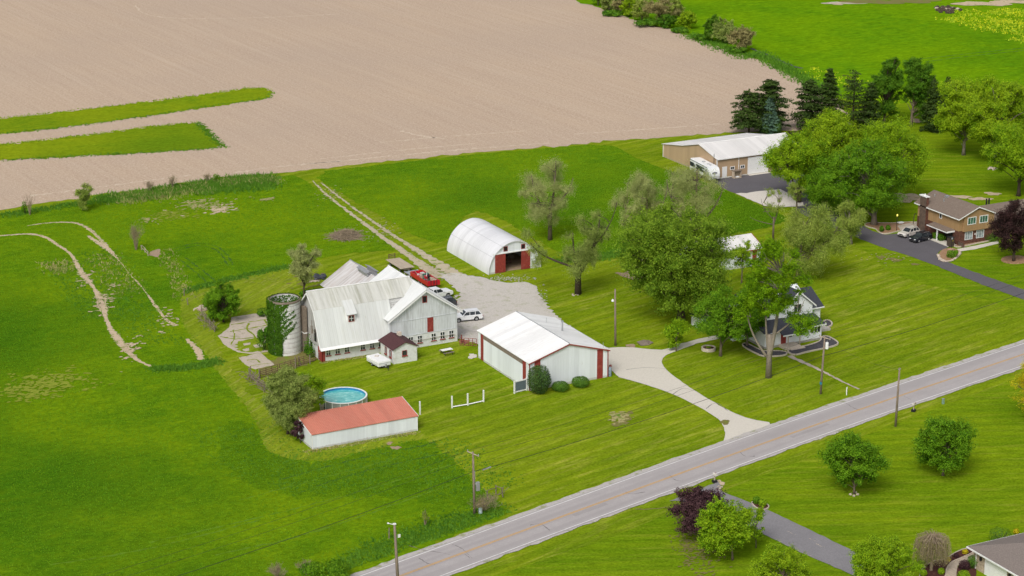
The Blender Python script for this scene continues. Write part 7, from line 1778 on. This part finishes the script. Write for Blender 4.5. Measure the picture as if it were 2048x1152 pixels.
def rail_fence(name, label, pts, h, mat, n=3, seed=0, stick=30):
    r = np.random.default_rng(seed); P = [np.array(G(*p)) for p in pts]; c = P[0]; o = empty(name, c, label, 'fence'); m = MB(); q = MB()
    for a, b2 in zip(P[:-1], P[1:]):
        for i in range(n):
            z = h*(i+1)/n*0.9; m.tube([(a[0]-c[0],a[1]-c[1],z+r.normal(0,0.06)),(b2[0]-c[0],b2[1]-c[1],z+r.normal(0,0.08))],0.05,5)
    for p in P: q.tube([(p[0]-c[0],p[1]-c[1],-0.2),(p[0]-c[0]+r.normal(0,0.08),p[1]-c[1],h)],0.08,6)
    q.build('post', M[mat], o); m.build('rail', M[mat], o)
    if stick:
        s = MB()
        for i in range(stick):
            k = r.integers(0, len(P)-1); t = r.random(); p = P[k]+(P[k+1]-P[k])*t-c+r.normal(0,0.5,2); d = r.normal(0,0.9,2)
            s.tube([(p[0],p[1],0.02),(p[0]+d[0]*0.5,p[1]+d[1]*0.5,r.uniform(0.2,1.0)),(p[0]+d[0],p[1]+d[1],r.uniform(0.1,1.3))],0.03,4)
        s.build('brushwood', M['wood_old'], o)
rail_fence('rail_fence', 'tumbledown rail fence with brushwood at the left edge of the concrete yard', [(404,630),(412,642),(420,654),(429,664)], 1.3, 'wood_old', 3, 1, 46)
rail_fence('rail_fence', 'broken rail fence tangled with brushwood below the concrete yard', [(499,752),(506,760),(515,770),(530,779),(545,790)], 1.3, 'wood_old', 3, 2, 70)
rail_fence('wire_fence', 'short broken fence corner beside the utility pole brush', [(975,1000),(992,990),(1006,994)], 1.4, 'wood_old', 1, 3, 8)
rail_fence('pen_rail', 'bleached rail beside the dirt square in the meadow', [(284,500),(290,505),(296,512)], 0.9, 'wood_pale', 2, 4, 0)
post('timber_post', 'grey post standing in the ditch near the bottom utility pole', (778,1078), 1.5, 'wood_old', 0.08, None, 0.05)
GWP = 'white square posts of the unfinished yard fence'
post('white_post', 'lone white square post at the right end of the red-roofed shed', (840,829), 2.0, 'white_trim', 0.09, GWP, sq=True)
fp = [np.array(G(*p)) for p in ((904,816),(935.5,811),(967,804))]
o = empty('yard_fence', fp[0], 'unfinished white yard fence, three posts joined by one bottom rail', 'fence')
for p in fp:
    q = p-fp[0]; m = MB(); m.box(q[0]-0.09,q[1]-0.09,-0.2,q[0]+0.09,q[1]+0.09,1.9); m.build('post', M['white_trim'], o)
m = MB()
for a, b2 in zip(fp[:-1], fp[1:]):
    a, b2 = a-fp[0], b2-fp[0]; m.tube([(a[0],a[1],0.18),(b2[0],b2[1],0.18)],0.10,4)
m.build('bottom_rail', M['white_trim'], o)
a, b2 = np.array(G(1029,787)), np.array(G(1053,781)); L = np.linalg.norm(b2-a)
o = empty('fence_panel', a, 'white framed fence panel with dark mesh at the garage corner', 'fence panel', None, math.atan2(*(b2-a)[::-1]))
m = MB(); m.box(-0.1,-0.09,-0.1,0.1,0.09,2.0); m.box(L-0.1,-0.09,-0.1,L+0.1,0.09,2.0); m.build('post', M['white_trim'], o)
m = MB(); m.box(0.1,-0.05,0.12,L-0.1,0.05,0.3); m.box(0.1,-0.05,1.75,L-0.1,0.05,1.92); m.build('rail', M['white_trim'], o)
m = MB(); m.box(0.1,-0.02,0.3,L-0.1,0.02,1.75)
for i in range(1,9): m.box(0.1+(L-0.2)*i/9-0.02,-0.035,0.3,0.1+(L-0.2)*i/9+0.02,-0.021,1.75)
m.build('mesh', plain('slate_mesh', (0.13,0.165,0.19), 0.7, 0.2), o)

# ------------------------------------------------------------------ small things
def mailbox(label, px, tilt):
    xy = G(*px); o = empty('mailbox', xy, label, 'mailbox', 'roadside mailboxes', ROAD_ANG+tilt)
    m = MB(); m.box(-0.3,-0.3,0,0.3,0.3,0.35); m.build('base', M['black_metal'], o, 0.03)
    m = MB(); m.box(-0.07,-0.07,0.35,0.07,0.07,1.05); m.build('post', M['wood_pale'], o)
    m = MB(); pr = [(-0.16,1.05),(0.16,1.05),(0.16,1.22)]+[(0.16*math.cos(t),1.22+0.16*math.sin(t)) for t in np.linspace(0.3,2.84,7)]+[(-0.16,1.22)]
    m.prism(pr, 'x', -0.32, 0.32); m.build('box', M['paint_silver'], o); m = MB(); m.box(0.05,-0.185,1.15,0.1,-0.165,1.42); m.build('flag', M['lamp_red'], o)
mailbox('pale mailbox on a dark base at the mouth of the worn driveway', (1429,965), 1.2)
mailbox('pale mailbox on a dark base next to the bare timber pole', (1827,823), 0.3)
o = empty('cable_pedestal', G(1886,808), 'small green cable pedestal on the near verge beyond the mailbox', 'pedestal'); m = MB(); m.box(-0.16,-0.14,0,0.16,0.14,0.75); m.build('case', plain('pedestal_green', (0.22,0.34,0.26), 0.6), o, 0.03); m = MB(); m.box(-0.19,-0.17,0.751,0.19,0.17,0.86); m.build('lid', M['grey_steel'], o, 0.03)
o = empty('gas_meter_can', G(961,1027), 'pale blue-grey drum at the foot of the meter-box pole', 'drum'); m = MB(); m.lathe([(0.01,0),(0.26,0.02),(0.26,0.72),(0.2,0.84),(0.01,0.88)],16); m.build('drum', plain('pale_blue_drum', (0.45,0.58,0.58), 0.5), o); m = MB(); m.lathe([(0.27,0.3),(0.285,0.33),(0.27,0.36)],16); m.build('band', M['grey_steel'], o)
post('marker_post', 'short white marker post near the end of the front walk', (1693,790), 1.2, 'white_trim', 0.08)
o = empty('gas_cylinder', (158.75,274.7), 'blue-grey gas cylinder at the front corner of the metal garage', 'cylinder'); m = MB(); m.lathe([(0.01,0),(0.24,0.02),(0.24,1.2),(0.14,1.4),(0.06,1.45),(0.06,1.6),(0.01,1.62)],16); m.build('tank', plain('blue_grey_tank', (0.23,0.30,0.37), 0.5), o); m = MB(); m.box(0.0,0.1,1.4,0.35,0.3,1.75); m.build('valve_box', M['rusty_red'], o)
# picnic table
o = empty('picnic_table', (140.9,295.6), 'white-topped picnic table on the grass before the barn windows', 'table', None, R(4))
m = MB(); m.box(-0.95,-0.42,0.72,0.95,0.42,0.78); m.build('tabletop', M['white_trim'], o)
for s in (-1,1):
    m = MB(); m.box(-0.95,s*0.78-0.14,0.42,0.95,s*0.78+0.14,0.47); m.build('bench_seat', M['wood_old'], o)
    m = MB(); m.tube([(s*0.65,-0.75,0),(s*0.65,-0.25,0.72)],0.05,4); m.tube([(s*0.65,0.75,0),(s*0.65,0.25,0.72)],0.05,4); m.box(s*0.65-0.04,-0.8,0.34,s*0.65+0.04,0.8,0.42); m.build('leg_frame', M['black_metal'], o)
o = empty('stone_planter', G(1417,700), 'round pale stone planter ring with dark soil on the shaded lawn', 'planter')
m = MB(); m.lathe([(1.15,0),(1.15,0.5),(0.92,0.5),(0.92,0.1)],28); m.build('ring', M['edging'], o); m = MB(); m.lathe([(0.001,0.36),(0.93,0.36)],28); m.build('soil', M['mulch'], o)
lv = Leaves(); r_ = np.random.default_rng(5); P = np.stack([r_.normal(0,0.2,160),r_.normal(0,0.2,160),0.4+np.abs(r_.normal(0,0.12,160))],1); lv.put(P, rdir(r_,160), 0.14, r_); lv.build('plant', M['leaf_fresh'], o)
o = empty('cellar_cover', G(1290,688), 'weathered low wooden cellar cover in the lawn beside the driveway', 'cover'); m = MB(); m.slab([(-1.1,-0.6,0.12),(0.3,-0.9,0.12),(0.3,0.9,0.42),(-1.1,0.7,0.38)],0.1,(0,-0.1,1)); m.build('flap', M['wood_old'], o); m = MB(); m.slab([(0.35,-0.8,0.14),(1.3,-0.4,0.2),(1.25,0.8,0.2),(0.35,0.9,0.4)],0.1,(0.1,0,1)); m.build('flap', M['wood_old'], o)
o = empty('firewood_pile', (145.9,299.6), 'heap of reddish bricks by the right barn corner', 'heap'); m = MB(); r_ = np.random.default_rng(8)
for i in range(40):
    x, y = r_.normal(0,0.45,2); m.box(x-0.12,y-0.07,0,x+0.12,y+0.07,0.1+max(0,0.45-abs(x)*0.4-abs(y)*0.4)*r_.random())
m.build('brick', plain('salvaged_brick', (0.36,0.17,0.12), 0.9, 0.3), o); m = MB(); m.box(-0.75,-0.6,0,-0.6,-0.45,1.5); m.build('stake', M['rusty_red'], o)
# brush pile in the meadow
o = empty('brush_pile', G(692,474), 'round pile of cut grey-brown branches in the meadow', 'brush pile'); m = MB(); r_ = np.random.default_rng(21)
rx = metres(30, np.array(G(692,474)))
for i in range(420):
    a = r_.uniform(0,6.28); q = rx*r_.random()**0.6; x, y = q*math.cos(a), q*math.sin(a); z = 1.5*(1-(q/rx)**1.5)*r_.random()+0.05; d = r_.normal(0,0.8,3)*np.array([1,1,0.3])
    m.tube([(x-d[0],y-d[1],max(0.02,z-d[2])),(x,y,z+0.1),(x+d[0],y+d[1],max(0.02,z+d[2]))],[0.045,0.035,0.012],4)
m.build('branch', M['twig'], o)
m = MB(); m.ell((0,0,0.1),(rx*0.85,rx*0.85,0.7),16,8,0.15,r_); m.build('heap', M['bark'], o)
def rubble(name, label, px, rx, n, mat, seed, big=0.35, cat='stones', flat=1.0):
    xy = np.array(G(*px)); o = empty(name, xy, label, cat); m = MB(); r = np.random.default_rng(seed)
    for i in range(n):
        x, y = r.normal(0, rx*0.5), r.normal(0, rx*0.5); s = big*r.uniform(0.4,1.0); m.ell((x,y,s*0.3*flat),(s,s*r.uniform(0.6,1),s*0.6*flat),7,5,0.2,r)
    m.build('stone', M[mat], o); return o
rubble('dump_heap', 'heap of pale rubble and dark scrap at the far meadow edge', (1893,18), 2.6, 40, 'stone', 31, 0.9, 'heap', 0.6)
rubble('dump_heap', 'dark brush heaped around the pale rubble', (1888,20), 3.8, 40, 'bark_dark', 32, 0.9, 'heap')
rubble('junk_heap', 'grey tarpaulin and scrap beside the low shed corner', (640,556), 1.4, 14, 'paint_dark', 33, 0.7, 'heap')
rubble('junk_heap', 'bleached planks dumped by the low shed', (628,562), 0.8, 8, 'wood_pale', 34, 0.5, 'heap', 0.3)
rubble('boulder', 'pinkish boulder in the stone-ringed bed of the brown house', (1903,502), 0.1, 1, 'rusty_red', 35, 0.01, 'boulder') if False else None
o = empty('boulder', G(1902.5,504), 'pinkish flat-topped boulder in the stone-ringed bed by the brown house', 'boulder'); m = MB(); m.ell((0,0,0.28),(0.75,0.55,0.45),10,7,0.12,np.random.default_rng(1)); m.build('rock', plain('pink_granite', (0.42,0.24,0.18), 0.85, 0.25), o); m = MB(); m.ell((0.5,-0.3,0.1),(0.35,0.3,0.22),8,5,0.15,np.random.default_rng(2)); m.build('chip', M['stone'], o)
pts = smooth_poly([np.array(G(*p)) for p in [(1876,511),(1880,521),(1893,525),(1906,522),(1919,511),(1920,504)]], 2, False)
c = np.mean(pts,0); o = empty('island_bed', c, 'stone-ringed island bed with tan mulch in the brown house driveway', 'flower bed')
zz = smooth_poly([np.array(G(*p)) for p in [(1876,511),(1880,521),(1893,525),(1906,522),(1919,511),(1920,503),(1910,498),(1893,497),(1882,502)]], 2); m = MB()
a = sum(zz[i][0]*zz[(i+1)%len(zz)][1]-zz[(i+1)%len(zz)][0]*zz[i][1] for i in range(len(zz))); zz = zz if a > 0 else zz[::-1]
m.slab([(p[0]-c[0],p[1]-c[1],0.14) for p in zz],0.2,(0,0,1)); m.build('fill', M['tan_mulch'], o); m = MB(); r_ = np.random.default_rng(6)
for p in pts[::1]:
    s = r_.uniform(0.18,0.32); q = p-c; m.ell((q[0],q[1],0.15),(s*1.3,s,s*0.8),8,5,0.15,r_)
m.build('edging_stone', M['stone'], o)
# lamp posts and entrance post of the brown house
o = empty('lamp_post', G(1793,462), 'slim black lamp post with lit yellow lantern beside the tan bed', 'lamp post'); m = MB(); m.tube([(0,0,0),(0,0,2.9)],0.05,8); m.build('post', M['black_metal'], o)
t = NT('lit_lantern'); t.color((0.8,0.6,0.1)); t.b.inputs['Emission Color'].default_value = (1,0.75,0.15,1); t.b.inputs['Emission Strength'].default_value = 1.2
m = MB(); m.lathe([(0.01,2.9),(0.12,2.95),(0.14,3.2),(0.05,3.3),(0.01,3.32)],8); m.build('lantern', t.m, o)
o = empty('entry_pillar', G(1900.5,493), 'dark brick entrance pillar with a number plate beside the island bed', 'pillar'); m = MB(); m.box(-0.5,-0.45,0,0.5,0.45,1.75); m.build('pillar', M['bark_dark'], o); m = MB(); m.box(-0.55,-0.5,1.751,0.55,0.5,1.85); m.build('cap', M['black_metal'], o); m = MB(); m.box(0.1,-0.47,1.1,0.24,-0.451,1.3); m.build('plate', M['leaf_gold'], o)
o = empty('lamp_post', G(1903,499), 'black post lamp standing on the boulder bed by the entrance pillar', 'lamp post'); m = MB(); m.tube([(0,0,0),(0,0,1.9)],0.05,8); m.build('post', M['black_metal'], o); m = MB(); m.lathe([(0.01,1.9),(0.1,1.95),(0.12,2.2),(0.01,2.3)],8); m.build('lantern', M['glass_pale'], o)
o = empty('garden_arch', G(1826,452), 'dark metal garden arch on the terrace behind the pearl white car', 'arch'); m = MB(); m.tube([(0,0,0),(0.05,0,1.5),(0.4,0.3,2.1),(1.1,0.8,2.2),(1.6,1.2,1.7)],0.06,6); m.build('hoop', M['bark_dark'], o); m = MB(); m.box(-0.25,-0.2,0,0.25,0.2,0.35); m.build('foot', M['stone'], o)
o = empty('patio_box', G(1801,449), 'pale stone bench block on the terrace by the tan bed', 'bench'); m = MB(); m.box(-0.6,-0.35,0.3,0.6,0.35,0.5); m.build('seat', M['white_trim'], o, 0.05); m = MB(); m.box(-0.45,-0.25,0,-0.25,0.25,0.3); m.box(0.25,-0.25,0,0.45,0.25,0.3); m.build('leg', M['stone'], o)
for i, (x, y) in enumerate([(1976,496)]): pass
for q_, (x_, y_) in enumerate([(1701,990),(1708,993),(1715,990),(1711,986)]):
    o = empty('garden_stone', G(x_, y_), 'pale stone at the foot of the lawn tree nearer the worn driveway', 'stone', 'stones round the lawn tree'); m = MB(); m.ell((0,0,0.1),(0.24,0.18,0.15),8,6,0.15,np.random.default_rng(q_)); m.build('stone', M['stone'], o)
for q_, (x_, y_) in enumerate([(1437,974),(1440,978),(1443,975),(1441,982)]):
    o = empty('garden_stone', G(x_, y_), 'pale stone on the right verge of the worn driveway mouth', 'stone', 'stones at the driveway mouth'); m = MB(); m.ell((0,0,0.08),(0.22,0.16,0.13),8,6,0.15,np.random.default_rng(20+q_)); m.build('stone', M['stone'], o)
rubble('stones', 'stones round the trunk of the leaning elm', (1153,590), 0.9, 10, 'stone', 43, 0.25)
rubble('stones', 'grey stones under the yellow-green maple at the right edge', (1985,338), 1.1, 10, 'stone', 44, 0.5)
rubble('stones', 'rubble strip along the mown meadow margin', (404,616), 1.6, 40, 'stone', 45, 0.25)
o = empty('watering_trough', G(1430,545), 'pale trough by the detached garage wall', 'trough') if False else None
# corrugated sheet bits at the barnyard
o = empty('board_stack', G(660,1) if False else (126.0,303.0), '', '') if False else None
# far black drainage pipe at the meadow edge
strip('drain_ditch', [(1502,97),(1530,108),(1560,122),(1590,134),(1604,137)], 0.9, M['dark_gravel'], E_*6, 0.1, 1.0)
# ------------------------------------------------------------------ camera, sky, sun
cam = bpy.data.cameras.new('camera'); cam.sensor_width = 36.0; cam.lens = 36.0*FPX/2048.0
cam.clip_start = 1.0; cam.clip_end = 6000
co = bpy.data.objects.new('camera', cam); COL.objects.link(co)
co.location = (0, 0, CAM_H); co.rotation_euler = (math.pi/2-PITCH, 0, -PSI); SC.camera = co
SUN_EL, SUN_AZ = R(46), R(228)     # azimuth: direction the light comes from, in world XY from +Y clockwise
w = bpy.data.worlds.new('World'); SC.world = w; w.use_nodes = True
nt = w.node_tree; bg = nt.nodes['Background']
sky = nt.nodes.new('ShaderNodeTexSky'); sky.sky_type = 'NISHITA'; sky.sun_disc = False
sky.sun_elevation = SUN_EL; sky.sun_rotation = SUN_AZ; sky.air_density = 1.0; sky.dust_density = 4.0; sky.ozone_density = 0.5
hs = nt.nodes.new('ShaderNodeHueSaturation'); hs.inputs['Saturation'].default_value = 0.35
nt.links.new(sky.outputs[0], hs.inputs['Color']); nt.links.new(hs.outputs[0], bg.inputs[0]); bg.inputs[1].default_value = 0.125
sun = bpy.data.lights.new('sun', 'SUN'); sun.energy = 1.5; sun.angle = R(22); sun.color = (1.0, 0.965, 0.92)
so_ = bpy.data.objects.new('sun', sun); COL.objects.link(so_)
d = Vector((math.sin(SUN_AZ)*math.cos(SUN_EL), math.cos(SUN_AZ)*math.cos(SUN_EL), math.sin(SUN_EL)))
so_.rotation_euler = d.to_track_quat('Z', 'Y').to_euler(); so_.location = (0, 0, 200)
SC.view_settings.view_transform = 'Standard'; SC.view_settings.look = 'None'; SC.view_settings.exposure = 0.12; SC.view_settings.gamma = 1.0
SC.cycles.max_bounces = 6; SC.cycles.transparent_max_bounces = 4; SC.cycles.use_denoising = True
